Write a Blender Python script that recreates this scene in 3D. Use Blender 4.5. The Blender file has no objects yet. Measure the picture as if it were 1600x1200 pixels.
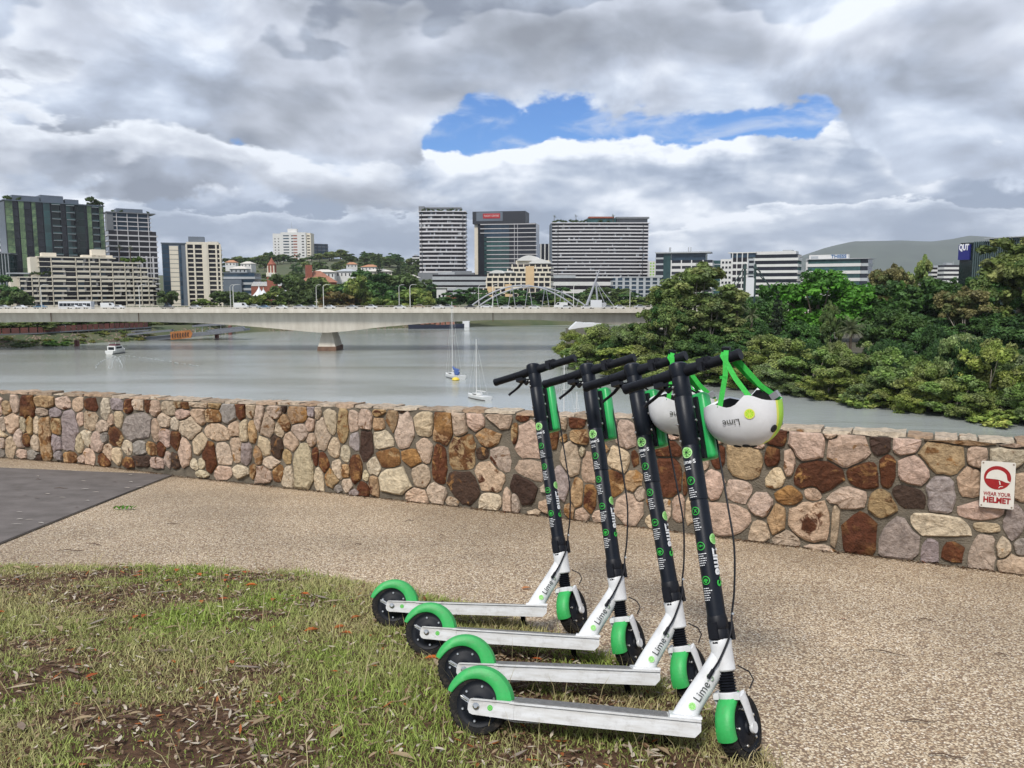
import bpy, bmesh, math, random
import numpy as np
from mathutils import Vector, Matrix

sc = bpy.context.scene
col = sc.collection
R = math.radians

# ------------------------------------------------------------------ camera
F = 1232.0                                   # focal length in pixels of a 1600 px wide frame
PITCH = math.atan(150.0 / F)
CAMZ = 1.171
cd = bpy.data.cameras.new('camera')
cd.sensor_width = 36.0
cd.lens = F * 36.0 / 1600.0
cd.clip_start = 0.05
cd.clip_end = 30000
cam = bpy.data.objects.new('camera', cd)
cam.location = (0, 0, CAMZ)
cam.rotation_euler = (math.pi / 2 - PITCH, 0, 0)
col.objects.link(cam)
sc.camera = cam

# ------------------------------------------------------------------ sky and sun
SUN_EL, SUN_AZ = R(52), R(205)               # azimuth clockwise from +Y: behind the camera, a little to its left
w = bpy.data.worlds.new('World')
sc.world = w
w.use_nodes = True
wn, wl = w.node_tree.nodes, w.node_tree.links
wn.clear()

def wnode(t, **k):
    n = wn.new(t)
    for a, b in k.items():
        setattr(n, a, b)
    return n

def wmath(op, a, b=None, c=None, clamp=False):
    n = wnode('ShaderNodeMath', operation=op, use_clamp=clamp)
    for i, s in enumerate((a, b, c)):
        if s is None:
            continue
        if isinstance(s, (int, float)):
            n.inputs[i].default_value = s
        else:
            wl.new(s, n.inputs[i])
    return n.outputs[0]

def wsmooth(x, lo, hi, a=0.0, b=1.0):
    n = wnode('ShaderNodeMapRange', interpolation_type='SMOOTHSTEP')
    wl.new(x, n.inputs[0])
    for i, v in enumerate((lo, hi, a, b)):
        n.inputs[i + 1].default_value = v
    return n.outputs[0]

tc = wnode('ShaderNodeTexCoord')
sep = wnode('ShaderNodeSeparateXYZ')
wl.new(tc.outputs['Generated'], sep.inputs[0])
DX, DY, DZ = sep.outputs

def cloud_noise(scale, detail, seed, up=0.0, squash=1.7, rough=0.55, dist=0.0):
    """fractal noise over the dome, 0..1, sampled a little higher up when up > 0"""
    cx = wnode('ShaderNodeCombineXYZ')
    wl.new(wmath('ADD', DX, seed), cx.inputs[0]); wl.new(DY, cx.inputs[1])
    wl.new(wmath('MULTIPLY', wmath('ADD', DZ, up), squash), cx.inputs[2])
    n1 = wnode('ShaderNodeTexNoise', noise_dimensions='3D')
    n1.inputs['Scale'].default_value = scale
    n1.inputs['Detail'].default_value = detail
    n1.inputs['Roughness'].default_value = rough
    n1.inputs['Distortion'].default_value = dist
    wl.new(cx.outputs[0], n1.inputs['Vector'])
    return n1.outputs[0]

def centred(x, k):
    return wmath('MULTIPLY', wmath('SUBTRACT', x, 0.5), k)

def wsum(*t):
    o = t[0]
    for q in t[1:]:
        o = wmath('ADD', o, q)
    return o

def wramp(x, stops):
    r = wnode('ShaderNodeValToRGB')
    wl.new(x, r.inputs[0])
    e = r.color_ramp.elements
    e[0].position, e[0].color = stops[0][0], (*stops[0][1], 1)
    e[1].position, e[1].color = stops[-1][0], (*stops[-1][1], 1)
    for p, c in stops[1:-1]:
        q = e.new(p); q.color = (*c, 1)
    return r.outputs[0]

az = wmath('ARCTAN2', DX, DY)
fine = cloud_noise(17.0, 7.0, 3.1, squash=1.5)
mid = cloud_noise(6.0, 5.0, 7.7, squash=1.9)
# far bank of heaped clouds: everything below a billowing top line
topA = wsum(wmath('MULTIPLY_ADD', az, 0.030, 0.172), centred(fine, 0.060), centred(mid, 0.050))
a = wmath('SUBTRACT', topA, DZ)
covA = wsmooth(a, -0.0015, 0.0045)
tops = wmath('MULTIPLY', wsmooth(a, 0.034, 0.0), wmath('ADD', wmath('MULTIPLY', fine, 0.6), 0.22))
litA = wsum(wmath('MULTIPLY', wmath('SUBTRACT', cloud_noise(4.2, 4.0, 1.2, 0.0, 2.6, dist=.3), cloud_noise(4.2, 4.0, 1.2, 0.05, 2.6, dist=.3)), 1.9),
            wmath('MULTIPLY', wmath('SUBTRACT', cloud_noise(13.0, 6.0, 5.2, 0.0, 2.1, dist=.3), cloud_noise(13.0, 6.0, 5.2, 0.018, 2.1, dist=.3)), 0.6),
            centred(cloud_noise(2.6, 3.0, 9.4, 0.0, 3.0), 0.75))
shA = wsum(wmath('MULTIPLY', litA, 1.3), tops, 0.36)
colA = wramp(shA, [(0.12, (0.32, 0.375, 0.465)), (0.32, (0.44, 0.495, 0.585)), (0.46, (0.57, 0.615, 0.685)), (0.62, (0.78, 0.805, 0.845)), (0.78, (0.97, 0.975, 0.98))])
aedge = cloud_noise(5.2, 6.0, 21.3, squash=2.6)
f_ = wmath('SUBTRACT', wsum(centred(aedge, 0.26), centred(fine, 0.03), 0.088), DZ)
covE = wmath('MULTIPLY', wsmooth(f_, -0.001, 0.006), wsmooth(wmath('ADD', f_, centred(mid, 0.06)), 0.060, 0.015))
shE = wsum(wmath('MULTIPLY', wsmooth(f_, 0.028, 0.0), 0.34), wmath('MULTIPLY', litA, 0.8), centred(fine, 0.2), 0.40)
colE = wramp(shE, [(0.12, (0.36, 0.41, 0.49)), (0.34, (0.48, 0.53, 0.61)), (0.54, (0.66, 0.70, 0.76)), (0.78, (0.98, 0.985, 0.99))])
# nearer canopy of grey cloud overhead: everything above a ragged under edge
side = wmath('ADD', wsmooth(az, -0.03, -0.17), wsmooth(az, 0.34, 0.46))
bump = wmath('MULTIPLY', wmath('SUBTRACT', az, 0.235), 11.0)
bump = wmath('DIVIDE', -0.026, wmath('ADD', wmath('POWER', wmath('MULTIPLY', bump, bump), 2.0), 1.0))
botB = wsum(wmath('MULTIPLY_ADD', side, -0.10, 0.222), bump, centred(mid, -0.14), centred(fine, -0.085))
b = wmath('SUBTRACT', DZ, botB)
covB = wsmooth(b, -0.003, 0.012)
litB = wsum(wmath('MULTIPLY', wmath('SUBTRACT', cloud_noise(2.6, 4.0, 2.2, 0.0, 1.8, dist=.4), cloud_noise(2.6, 4.0, 2.2, 0.085, 1.8, dist=.4)), 1.9),
            wmath('MULTIPLY', wmath('SUBTRACT', cloud_noise(6.5, 5.0, 6.1, 0.0, 1.7, dist=.4), cloud_noise(6.5, 5.0, 6.1, 0.035, 1.7, dist=.4)), 1.0),
            centred(cloud_noise(1.9, 2.0, 4.4, 0.0, 1.9), 0.55))
shB = wsum(litB, centred(fine, 0.20), wsmooth(b, 0.07, 0.0, 0.0, -0.05), 0.46)
colB = wramp(shB, [(0.12, (0.27, 0.295, 0.345)), (0.31, (0.38, 0.41, 0.465)), (0.46, (0.485, 0.53, 0.61)), (0.60, (0.64, 0.69, 0.77)), (0.76, (0.90, 0.925, 0.96))])
# heaps standing in front of the canopy's lower part
cedge = cloud_noise(3.4, 6.0, 12.6, squash=2.3)
c_ = wmath('SUBTRACT', wsum(centred(cedge, 0.42), centred(fine, 0.03), 0.172), DZ)
covC = wmath('MULTIPLY', wmath('MULTIPLY', wsmooth(c_, -0.002, 0.012), wsmooth(wmath('ADD', c_, centred(mid, 0.10)), 0.085, 0.045)), wsmooth(wmath('ADD', az, centred(mid, 0.5)), 0.0, -0.16))
shC = wsum(wmath('MULTIPLY', wsmooth(c_, 0.05, 0.0), 0.26), wmath('MULTIPLY', litA, 0.8), centred(fine, 0.15), 0.40)
dedge = cloud_noise(2.3, 4.5, 15.9, squash=2.2)
e_ = wmath('SUBTRACT', wsum(centred(dedge, 0.60), centred(fine, 0.03), 0.285), DZ)
covD = wmath('MULTIPLY', wsmooth(e_, -0.002, 0.010), wsmooth(wmath('ADD', e_, centred(mid, 0.12)), 0.11, 0.03))
covD = wmath('MULTIPLY', covD, wsmooth(b, 0.0, 0.03))
shD = wsum(wmath('MULTIPLY', wsmooth(e_, 0.06, 0.0), 0.20), wmath('MULTIPLY', litB, 0.8), centred(fine, 0.22), 0.45)
colD = wramp(shD, [(0.12, (0.30, 0.315, 0.345)), (0.34, (0.42, 0.44, 0.48)), (0.56, (0.62, 0.64, 0.69)), (0.82, (0.93, 0.94, 0.95))])
colC = wramp(shC, [(0.14, (0.34, 0.36, 0.40)), (0.36, (0.46, 0.48, 0.52)), (0.56, (0.62, 0.64, 0.68)), (0.80, (0.90, 0.91, 0.92))])
sky = wnode('ShaderNodeTexSky', sky_type='NISHITA')
sky.sun_disc = False
sky.sun_elevation, sky.sun_rotation = SUN_EL, SUN_AZ
sky.altitude = 30
sky.air_density, sky.dust_density, sky.ozone_density = 1.0, 0.3, 2.5
skys = wnode('ShaderNodeMixRGB', blend_type='MULTIPLY')
skys.inputs[0].default_value = 1.0
wl.new(sky.outputs[0], skys.inputs[1])
skys.inputs[2].default_value = (0.050, 0.078, 0.112, 1)
veil = wmath('MULTIPLY', wsmooth(wsum(cloud_noise(9.0, 7.0, 31.0, squash=3.0, dist=.5), centred(mid, 0.35)), 0.50, 0.72), 0.75)
mxv = wnode('ShaderNodeMixRGB')
wl.new(veil, mxv.inputs[0]); wl.new(skys.outputs[0], mxv.inputs[1]); mxv.inputs[2].default_value = (0.66, 0.71, 0.79, 1)
mxa = wnode('ShaderNodeMixRGB')
wl.new(covA, mxa.inputs[0]); wl.new(mxv.outputs[0], mxa.inputs[1]); wl.new(colA, mxa.inputs[2])
mxe = wnode('ShaderNodeMixRGB')
wl.new(covE, mxe.inputs[0]); wl.new(mxa.outputs[0], mxe.inputs[1]); wl.new(colE, mxe.inputs[2])
mxa = mxe
mx = wnode('ShaderNodeMixRGB')
wl.new(covB, mx.inputs[0]); wl.new(mxa.outputs[0], mx.inputs[1]); wl.new(colB, mx.inputs[2])
mxd = wnode('ShaderNodeMixRGB')
wl.new(covD, mxd.inputs[0]); wl.new(mx.outputs[0], mxd.inputs[1]); wl.new(colD, mxd.inputs[2])
mx = mxd
mxc = wnode('ShaderNodeMixRGB')
wl.new(covC, mxc.inputs[0]); wl.new(mx.outputs[0], mxc.inputs[1]); wl.new(colC, mxc.inputs[2])
mx = mxc
tint = wnode('ShaderNodeMixRGB', blend_type='MULTIPLY')
tint.inputs[0].default_value = 1.0
wl.new(mx.outputs[0], tint.inputs[1]); tint.inputs[2].default_value = (0.94, 0.985, 1.06, 1)
bg = wnode('ShaderNodeBackground')
wl.new(tint.outputs[0], bg.inputs[0])
bg.inputs[1].default_value = 0.90
wo = wnode('ShaderNodeOutputWorld')
wl.new(bg.outputs[0], wo.inputs[0])

sd = bpy.data.lights.new('sun', 'SUN')
sd.energy, sd.angle, sd.color = 2.7, R(12), (1.0, 0.96, 0.9)
so = bpy.data.objects.new('sun', sd)
sv = Vector((math.sin(SUN_AZ) * math.cos(SUN_EL), math.cos(SUN_AZ) * math.cos(SUN_EL), math.sin(SUN_EL)))
so.rotation_euler = (-sv).to_track_quat('-Z', 'Y').to_euler()
so.location = sv * 60
col.objects.link(so)

vs = sc.view_settings
vs.view_transform, vs.look, vs.exposure, vs.gamma = 'Standard', 'None', 0.30, 1.0
vs.use_curve_mapping = False
sc.render.engine = 'CYCLES'
sc.cycles.use_denoising = True
sc.cycles.max_bounces = 6
sc.cycles.diffuse_bounces = 2
sc.cycles.glossy_bounces = 3
sc.cycles.transmission_bounces = 3
sc.cycles.transparent_max_bounces = 6
sc.cycles.volume_bounces = 0
sc.cycles.caustics_reflective = sc.cycles.caustics_refractive = False
sc.cycles.sample_clamp_indirect = 6

# ------------------------------------------------------------------ pixel <-> world helpers
FW = Vector((0, math.cos(PITCH), -math.sin(PITCH)))
UP = Vector((0, math.sin(PITCH), math.cos(PITCH)))
RT = Vector((1, 0, 0))
EYE = Vector((0, 0, CAMZ))

def ray(u, v):
    return RT * ((u - 800) / F) + UP * ((600 - v) / F) + FW

def at(u, v, Y):
    """the point seen at pixel (u, v) of the 1600 px photograph, Y metres ahead"""
    d = ray(u, v)
    return EYE + d * (Y / d.y)

def at_z(u, v, z):
    d = ray(u, v)
    return EYE + d * ((z - CAMZ) / d.z)

GA, GB = -0.0295, -0.1105                    # the lawn and the path fall away towards the river
def gz_(x, y):
    return GA * x + GB * y

def on_ground(u, v, dz=0.0):
    d = ray(u, v)
    t = (dz - CAMZ) / (d.z - GA * d.x - GB * d.y)
    return EYE + d * t

# ------------------------------------------------------------------ materials
MATS = {}
def pmat(name, c, rough=0.6, metal=0.0, var=0.12, scale=6.0, c2=None, bump=0.0, bscale=30.0, spec=0.5, coord='Object', rnd=0.0, detail=5.0, aniso=None, dirt=0.0):
    if name in MATS:
        return MATS[name]
    m = bpy.data.materials.new(name)
    m.use_nodes = True
    nt = m.node_tree
    n, l = nt.nodes, nt.links
    b = n['Principled BSDF']
    b.inputs['Roughness'].default_value = rough
    b.inputs['Metallic'].default_value = metal
    b.inputs['Specular IOR Level'].default_value = spec
    t = n.new('ShaderNodeTexCoord')
    vec = t.outputs[coord]
    if aniso:
        mp = n.new('ShaderNodeMapping'); mp.inputs['Scale'].default_value = aniso
        l.new(vec, mp.inputs[0]); vec = mp.outputs[0]
    no = n.new('ShaderNodeTexNoise')
    no.inputs['Scale'].default_value = scale
    no.inputs['Detail'].default_value = detail
    no.inputs['Roughness'].default_value = 0.6
    l.new(vec, no.inputs['Vector'])
    mr = n.new('ShaderNodeMapRange')
    mr.inputs[1].default_value, mr.inputs[2].default_value = 0.32, 0.68
    l.new(no.outputs[0], mr.inputs[0])
    mx = n.new('ShaderNodeMixRGB')
    a = c2 if c2 else [x * (1 - var) for x in c]
    d = c if c2 else [min(1, x * (1 + var)) for x in c]
    mx.inputs[1].default_value = (*a[:3], 1)
    mx.inputs[2].default_value = (*d[:3], 1)
    l.new(mr.outputs[0], mx.inputs[0])
    out = mx.outputs[0]
    if rnd:
        oi = n.new('ShaderNodeObjectInfo')
        hs = n.new('ShaderNodeMapRange')
        hs.inputs[3].default_value, hs.inputs[4].default_value = 1 - rnd, 1 + rnd
        l.new(oi.outputs['Random'], hs.inputs[0])
        mm = n.new('ShaderNodeVectorMath'); mm.operation = 'SCALE'
        l.new(out, mm.inputs[0]); l.new(hs.outputs[0], mm.inputs['Scale'])
        out = mm.outputs[0]
    if dirt:                                     # dried mud and scuffs
        nd = n.new('ShaderNodeTexNoise'); nd.inputs['Scale'].default_value = 38; nd.inputs['Detail'].default_value = 8; nd.inputs['Roughness'].default_value = .7
        l.new(t.outputs[coord], nd.inputs['Vector'])
        dr = n.new('ShaderNodeMapRange'); dr.inputs[1].default_value, dr.inputs[2].default_value, dr.inputs[4].default_value = .52, .74, dirt
        l.new(nd.outputs[0], dr.inputs[0])
        dm = n.new('ShaderNodeMixRGB'); dm.inputs[2].default_value = (.15, .115, .08, 1)
        l.new(dr.outputs[0], dm.inputs[0]); l.new(out, dm.inputs[1])
        out = dm.outputs[0]
    l.new(out, b.inputs['Base Color'])
    if bump:
        nb = n.new('ShaderNodeTexNoise')
        nb.inputs['Scale'].default_value = bscale
        nb.inputs['Detail'].default_value = 6
        l.new(vec, nb.inputs['Vector'])
        bp = n.new('ShaderNodeBump')
        bp.inputs['Strength'].default_value = bump
        bp.inputs['Distance'].default_value = 0.02
        l.new(nb.outputs[0], bp.inputs['Height'])
        l.new(bp.outputs[0], b.inputs['Normal'])
    MATS[name] = m
    return m

def glass(name, c, rough=0.08, rnd=0.35):
    return pmat(name, c, rough=rough, var=0.3, scale=0.15, spec=0.35, rnd=rnd)

def foliage_mat(name, sat=1.0):
    """leaves: colour from the leaf's own attribute, a little light passes through"""
    if name in MATS:
        return MATS[name]
    m = bpy.data.materials.new(name)
    m.use_nodes = True
    n, l = m.node_tree.nodes, m.node_tree.links
    n.clear()
    a = n.new('ShaderNodeAttribute'); a.attribute_name = 'leaf'
    oi = n.new('ShaderNodeObjectInfo')
    mr = n.new('ShaderNodeMapRange'); mr.inputs[3].default_value, mr.inputs[4].default_value = 0.85, 1.15
    l.new(oi.outputs['Random'], mr.inputs[0])
    sc_ = n.new('ShaderNodeVectorMath'); sc_.operation = 'SCALE'
    l.new(a.outputs['Color'], sc_.inputs[0]); l.new(mr.outputs[0], sc_.inputs['Scale'])
    mu = n.new('ShaderNodeVectorMath'); mu.operation = 'MULTIPLY'
    l.new(sc_.outputs[0], mu.inputs[0]); l.new(oi.outputs['Color'], mu.inputs[1])
    d = n.new('ShaderNodeBsdfPrincipled')
    d.inputs['Roughness'].default_value = 0.55
    d.inputs['Specular IOR Level'].default_value = 0.3
    t = n.new('ShaderNodeBsdfTranslucent')
    mx = n.new('ShaderNodeMixShader'); mx.inputs[0].default_value = 0.28
    l.new(mu.outputs[0], d.inputs['Base Color']); l.new(mu.outputs[0], t.inputs[0])
    l.new(d.outputs[0], mx.inputs[1]); l.new(t.outputs[0], mx.inputs[2])
    o = n.new('ShaderNodeOutputMaterial'); l.new(mx.outputs[0], o.inputs[0])
    MATS[name] = m
    return m

# ------------------------------------------------------------------ objects and meshes
def tag(o, label=None, cat=None, group=None, kind=None):
    if label: o['label'] = label
    if cat: o['category'] = cat
    if group: o['group'] = group
    if kind: o['kind'] = kind
    return o

def link(name, me, parent=None, M=None):
    o = bpy.data.objects.new(name, me)
    if parent is not None:
        o.parent = parent
    if M is not None:
        o.matrix_basis = M
    col.objects.link(o)
    return o

def empty(name, M=None):
    o = link(name, None, None, M)
    o.empty_display_size = 0.2
    return o

class MB:
    def __init__(s):
        s.v, s.f, s.m = [], [], []
    def add(s, vs_, fs, mi=0):
        b = len(s.v)
        s.v += [tuple(x) for x in vs_]
        s.f += [tuple(i + b for i in f) for f in fs]
        s.m += [mi] * len(fs)
        return s
    def box(s, c, size, M=None, mi=0, taper=1.0):
        x, y, z = (k / 2 for k in size)
        p = []
        for sz in (-1, 1):
            t = taper if sz > 0 else 1.0
            for sx, sy in ((-1, -1), (1, -1), (1, 1), (-1, 1)):
                q = Vector((sx * x * t, sy * y * t, sz * z))
                if M is not None:
                    q = M @ q
                p.append(q + Vector(c))
        return s.add(p, [(3, 2, 1, 0), (4, 5, 6, 7), (0, 1, 5, 4), (1, 2, 6, 5), (2, 3, 7, 6), (3, 0, 4, 7)], mi)
    def span(s, a, b, mi=0):
        """box from corner a to corner b"""
        return s.box([(a[i] + b[i]) / 2 for i in range(3)], [abs(b[i] - a[i]) for i in range(3)], None, mi)
    def tube(s, path, rad, n=10, mi=0, caps=True, flat=1.0, ref=None):
        path = [Vector(p) for p in path]
        if not hasattr(rad, '__len__'):
            rad = [rad] * len(path)
        rings, prev = [], None
        for i, p in enumerate(path):
            t = (path[min(i + 1, len(path) - 1)] - path[max(i - 1, 0)]).normalized()
            if prev is None:
                a = Vector(ref) if ref is not None else (Vector((0, 0, 1)) if abs(t.z) < 0.9 else Vector((1, 0, 0)))
            else:
                a = prev
            a = (a - t * a.dot(t)).normalized()
            prev = a
            b = t.cross(a)
            rings.append([p + a * (math.cos(k * 2 * math.pi / n) * rad[i]) + b * (math.sin(k * 2 * math.pi / n) * rad[i] * flat) for k in range(n)])
        vs_ = [q for r in rings for q in r]
        fs = []
        for i in range(len(rings) - 1):
            for k in range(n):
                k2 = (k + 1) % n
                fs.append((i * n + k, i * n + k2, (i + 1) * n + k2, (i + 1) * n + k))
        if caps:
            fs.append(tuple(range(n - 1, -1, -1)))
            fs.append(tuple((len(rings) - 1) * n + k for k in range(n)))
        return s.add(vs_, fs, mi)
    def lathe(s, prof, n=20, M=None, mi=0, sx=1.0, sy=1.0, caps=True):
        """profile of (radius, z) turned about z; sx, sy squash it to an oval"""
        vs_, fs = [], []
        for r, z in prof:
            for k in range(n):
                a = 2 * math.pi * k / n
                q = Vector((r * math.cos(a) * sx, r * math.sin(a) * sy, z))
                vs_.append(M @ q if M is not None else q)
        for i in range(len(prof) - 1):
            for k in range(n):
                k2 = (k + 1) % n
                fs.append((i * n + k, i * n + k2, (i + 1) * n + k2, (i + 1) * n + k))
        if caps:
            fs.append(tuple(range(n - 1, -1, -1)))
            fs.append(tuple((len(prof) - 1) * n + k for k in range(n)))
        return s.add(vs_, fs, mi)
    def prism(s, poly, z0, z1, M=None, mi=0):
        """polygon in the local xy plane given thickness along z"""
        n = len(poly)
        vs_ = [Vector((p[0], p[1], z0)) for p in poly] + [Vector((p[0], p[1], z1)) for p in poly]
        if M is not None:
            vs_ = [M @ q for q in vs_]
        fs = [tuple(range(n - 1, -1, -1)), tuple(range(n, 2 * n))]
        fs += [(k, (k + 1) % n, n + (k + 1) % n, n + k) for k in range(n)]
        return s.add(vs_, fs, mi)
    def mesh(s, name, mats=None, smooth=False, sharp=38):
        me = bpy.data.meshes.new(name)
        me.from_pydata(s.v, [], s.f)
        if mats is not None:
            for m in (mats if isinstance(mats, (list, tuple)) else [mats]):
                me.materials.append(m)
        me.polygons.foreach_set('material_index', s.m)
        bm = bmesh.new(); bm.from_mesh(me)
        bmesh.ops.recalc_face_normals(bm, faces=bm.faces)
        bm.to_mesh(me); bm.free()
        if smooth:
            me.polygons.foreach_set('use_smooth', [True] * len(me.polygons))
            try:
                me.set_sharp_from_angle(angle=R(sharp))
            except Exception:
                pass
        me.update()
        return me
    def build(s, name, mats, parent=None, M=None, smooth=False, sharp=38):
        return link(name, s.mesh(name, mats, smooth, sharp), parent, M)

def fast_mesh(name, V, Fq, mats, colors=None, attr='leaf', smooth=False):
    """numpy arrays -> mesh: V (n,3), Fq (m,k)"""
    me = bpy.data.meshes.new(name)
    V = np.asarray(V, dtype=np.float32); Fq = np.asarray(Fq, dtype=np.int32)
    m, k = Fq.shape
    me.vertices.add(len(V)); me.vertices.foreach_set('co', V.ravel())
    me.loops.add(m * k); me.loops.foreach_set('vertex_index', Fq.ravel())
    me.polygons.add(m)
    me.polygons.foreach_set('loop_start', np.arange(0, m * k, k, dtype=np.int32))
    me.polygons.foreach_set('loop_total', np.full(m, k, dtype=np.int32))
    if smooth:
        me.polygons.foreach_set('use_smooth', np.ones(m, dtype=bool))
    for q in (mats if isinstance(mats, (list, tuple)) else [mats]):
        me.materials.append(q)
    if colors is not None:
        ca = me.attributes.new(attr, 'FLOAT_COLOR', 'POINT')
        c4 = np.ones((len(V), 4), dtype=np.float32); c4[:, :3] = colors
        ca.data.foreach_set('color', c4.ravel())
    me.update(calc_edges=True)
    return me

def text_mesh(body, size, mats, extrude=0.0, align='CENTER', bold=0.0):
    cu = bpy.data.curves.new('text', 'FONT')
    cu.body, cu.size, cu.extrude, cu.align_x, cu.align_y = body, size, extrude, align, 'CENTER'
    cu.offset = bold
    cu.resolution_u = 3
    ob = bpy.data.objects.new('text', cu)
    col.objects.link(ob)
    dg = bpy.context.evaluated_depsgraph_get()
    me = bpy.data.meshes.new_from_object(ob.evaluated_get(dg))
    bpy.data.objects.remove(ob)
    me.materials.clear()
    me.materials.append(mats)
    return me

_rs = np.random.RandomState(5)
_LAT = _rs.rand(64, 64)
def vnoise(x, y, octs=4, sc_=1.0):
    """fractal value noise on numpy arrays, 0..1"""
    x = np.asarray(x, float) * sc_; y = np.asarray(y, float) * sc_
    o, a, t = 0, 1.0, 0
    for k in range(octs):
        xi, yi = np.floor(x).astype(int), np.floor(y).astype(int)
        fx, fy = x - xi, y - yi
        fx, fy = fx * fx * (3 - 2 * fx), fy * fy * (3 - 2 * fy)
        g = lambda i, j: _LAT[(xi + i) % 64, (yi + j) % 64]
        o = o + a * ((g(0, 0) * (1 - fx) + g(1, 0) * fx) * (1 - fy) + (g(0, 1) * (1 - fx) + g(1, 1) * fx) * fy)
        t += a; a *= 0.5; x = x * 2.03 + 17.1; y = y * 2.03 + 9.7
    return o / t

def interp(x, pts):
    xs, ys = zip(*pts)
    return float(np.interp(x, xs, ys))

# ================================================================== THE NEAR BANK: lawn, path, asphalt
rng = random.Random(11)
nrs = np.random.RandomState(3)
WATER = -22.0

def soil_mat():
    m = pmat('soil', (0.13, 0.075, 0.046), rough=0.95, c2=(0.055, 0.030, 0.019), scale=24, bump=0.9, bscale=60, coord='Object', spec=0.15)
    return m

def aggregate_mat():
    """washed river pebbles set in sandy concrete"""
    m = bpy.data.materials.new('pebble_concrete')
    m.use_nodes = True
    n, l = m.node_tree.nodes, m.node_tree.links
    b = n['Principled BSDF']
    b.inputs['Roughness'].default_value = 0.7
    b.inputs['Specular IOR Level'].default_value = 0.35
    t = n.new('ShaderNodeTexCoord')
    wob = n.new('ShaderNodeTexNoise'); wob.inputs['Scale'].default_value = 60
    l.new(t.outputs['Object'], wob.inputs['Vector'])
    ad = n.new('ShaderNodeVectorMath'); ad.operation = 'MULTIPLY_ADD'
    l.new(wob.outputs['Color'], ad.inputs[0]); ad.inputs[1].default_value = (0.012, 0.012, 0.0)
    l.new(t.outputs['Object'], ad.inputs[2])
    fl = n.new('ShaderNodeVectorMath'); fl.operation = 'MULTIPLY'; fl.inputs[1].default_value = (1, 1, 0)
    l.new(ad.outputs[0], fl.inputs[0])
    vo = n.new('ShaderNodeTexVoronoi'); vo.feature = 'F1'; vo.inputs['Scale'].default_value = 122
    l.new(fl.outputs[0], vo.inputs['Vector'])
    sp = n.new('ShaderNodeSeparateColor'); l.new(vo.outputs['Color'], sp.inputs[0])
    rp = n.new('ShaderNodeValToRGB'); l.new(sp.outputs[0], rp.inputs[0])
    e = rp.color_ramp.elements
    e[0].position, e[0].color = 0.0, (0.27, 0.165, 0.10, 1)
    e[1].position, e[1].color = 1.0, (0.92, 0.82, 0.68, 1)
    for p, c in ((0.16, (0.42, 0.295, 0.175, 1)), (0.38, (0.56, 0.43, 0.28, 1)), (0.62, (0.67, 0.54, 0.37, 1)), (0.85, (0.76, 0.635, 0.455, 1))):
        q = e.new(p); q.color = c
    gp = n.new('ShaderNodeMapRange'); gp.interpolation_type = 'SMOOTHSTEP'
    gp.inputs[1].default_value, gp.inputs[2].default_value = 0.42, 0.68
    l.new(vo.outputs['Distance'], gp.inputs[0])
    mx = n.new('ShaderNodeMixRGB'); l.new(gp.outputs[0], mx.inputs[0]); l.new(rp.outputs[0], mx.inputs[1])
    mx.inputs[2].default_value = (0.21, 0.145, 0.095, 1)
    st = n.new('ShaderNodeTexNoise'); st.inputs['Scale'].default_value = 0.9; st.inputs['Detail'].default_value = 6
    l.new(t.outputs['Object'], st.inputs['Vector'])
    sr = n.new('ShaderNodeMapRange'); sr.inputs[1].default_value, sr.inputs[2].default_value = 0.35, 0.7
    sr.inputs[3].default_value, sr.inputs[4].default_value = 0.78, 1.10
    l.new(st.outputs[0], sr.inputs[0])
    sm = n.new('ShaderNodeVectorMath'); sm.operation = 'SCALE'
    l.new(mx.outputs[0], sm.inputs[0]); l.new(sr.outputs[0], sm.inputs['Scale'])
    l.new(sm.outputs[0], b.inputs['Base Color'])
    bp = n.new('ShaderNodeBump'); bp.invert = True
    bp.inputs['Strength'].default_value = 0.55; bp.inputs['Distance'].default_value = 0.006
    l.new(vo.outputs['Distance'], bp.inputs['Height']); l.new(bp.outputs[0], b.inputs['Normal'])
    return m

# the edge of the lawn, read on the ground
edge_px = [(-500, 900), (-200, 888), (0, 886), (300, 887), (470, 897), (600, 918), (740, 950), (860, 992), (980, 1040), (1090, 1096), (1170, 1150), (1222, 1196), (1262, 1250), (1330, 1370), (1400, 1560)]
edge_w = [on_ground(u, v) for u, v in edge_px]
edge_w = [(p.x, p.y) for p in edge_w]
edge_w += [(edge_w[-1][0] + 0.25, 0.2), (edge_w[-1][0] + 0.6, -9.0)]
ex_, ey_ = zip(*edge_w)
def lawn_edge(x):
    return np.interp(x, ex_, ey_)

base_px = [(-520, 682), (-250, 699), (0, 715), (120, 724), (235, 738), (285, 745), (500, 768), (800, 801), (1000, 824), (1200, 849), (1600, 898), (1900, 936), (2300, 988)]
wall_base = [on_ground(u, v) for u, v in base_px]

# ground sheet below everything on this bank
gx0, gx1, gy0 = -40.0, 30.0, -25.0
m = MB()
N = 40
back = []
for i in range(N + 1):
    x = gx0 + (gx1 - gx0) * i / N
    y = float(np.interp(x, [p.x for p in wall_base], [p.y for p in wall_base])) + 0.5
    back.append((x, y))
vv, ff = [], []
rows = 12
for i, (x, y) in enumerate(back):
    for j in range(rows + 1):
        yy = gy0 + (y - gy0) * j / rows
        vv.append((x, yy, gz_(x, yy) - 0.03))
for i in range(N):
    for j in range(rows):
        a = i * (rows + 1) + j
        ff.append((a, a + rows + 1, a + rows + 2, a + 1))
m.add(vv, ff)
tag(m.build('ground', soil_mat()), 'bare brown earth of the hilltop under lawn and path', kind='structure')
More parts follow.
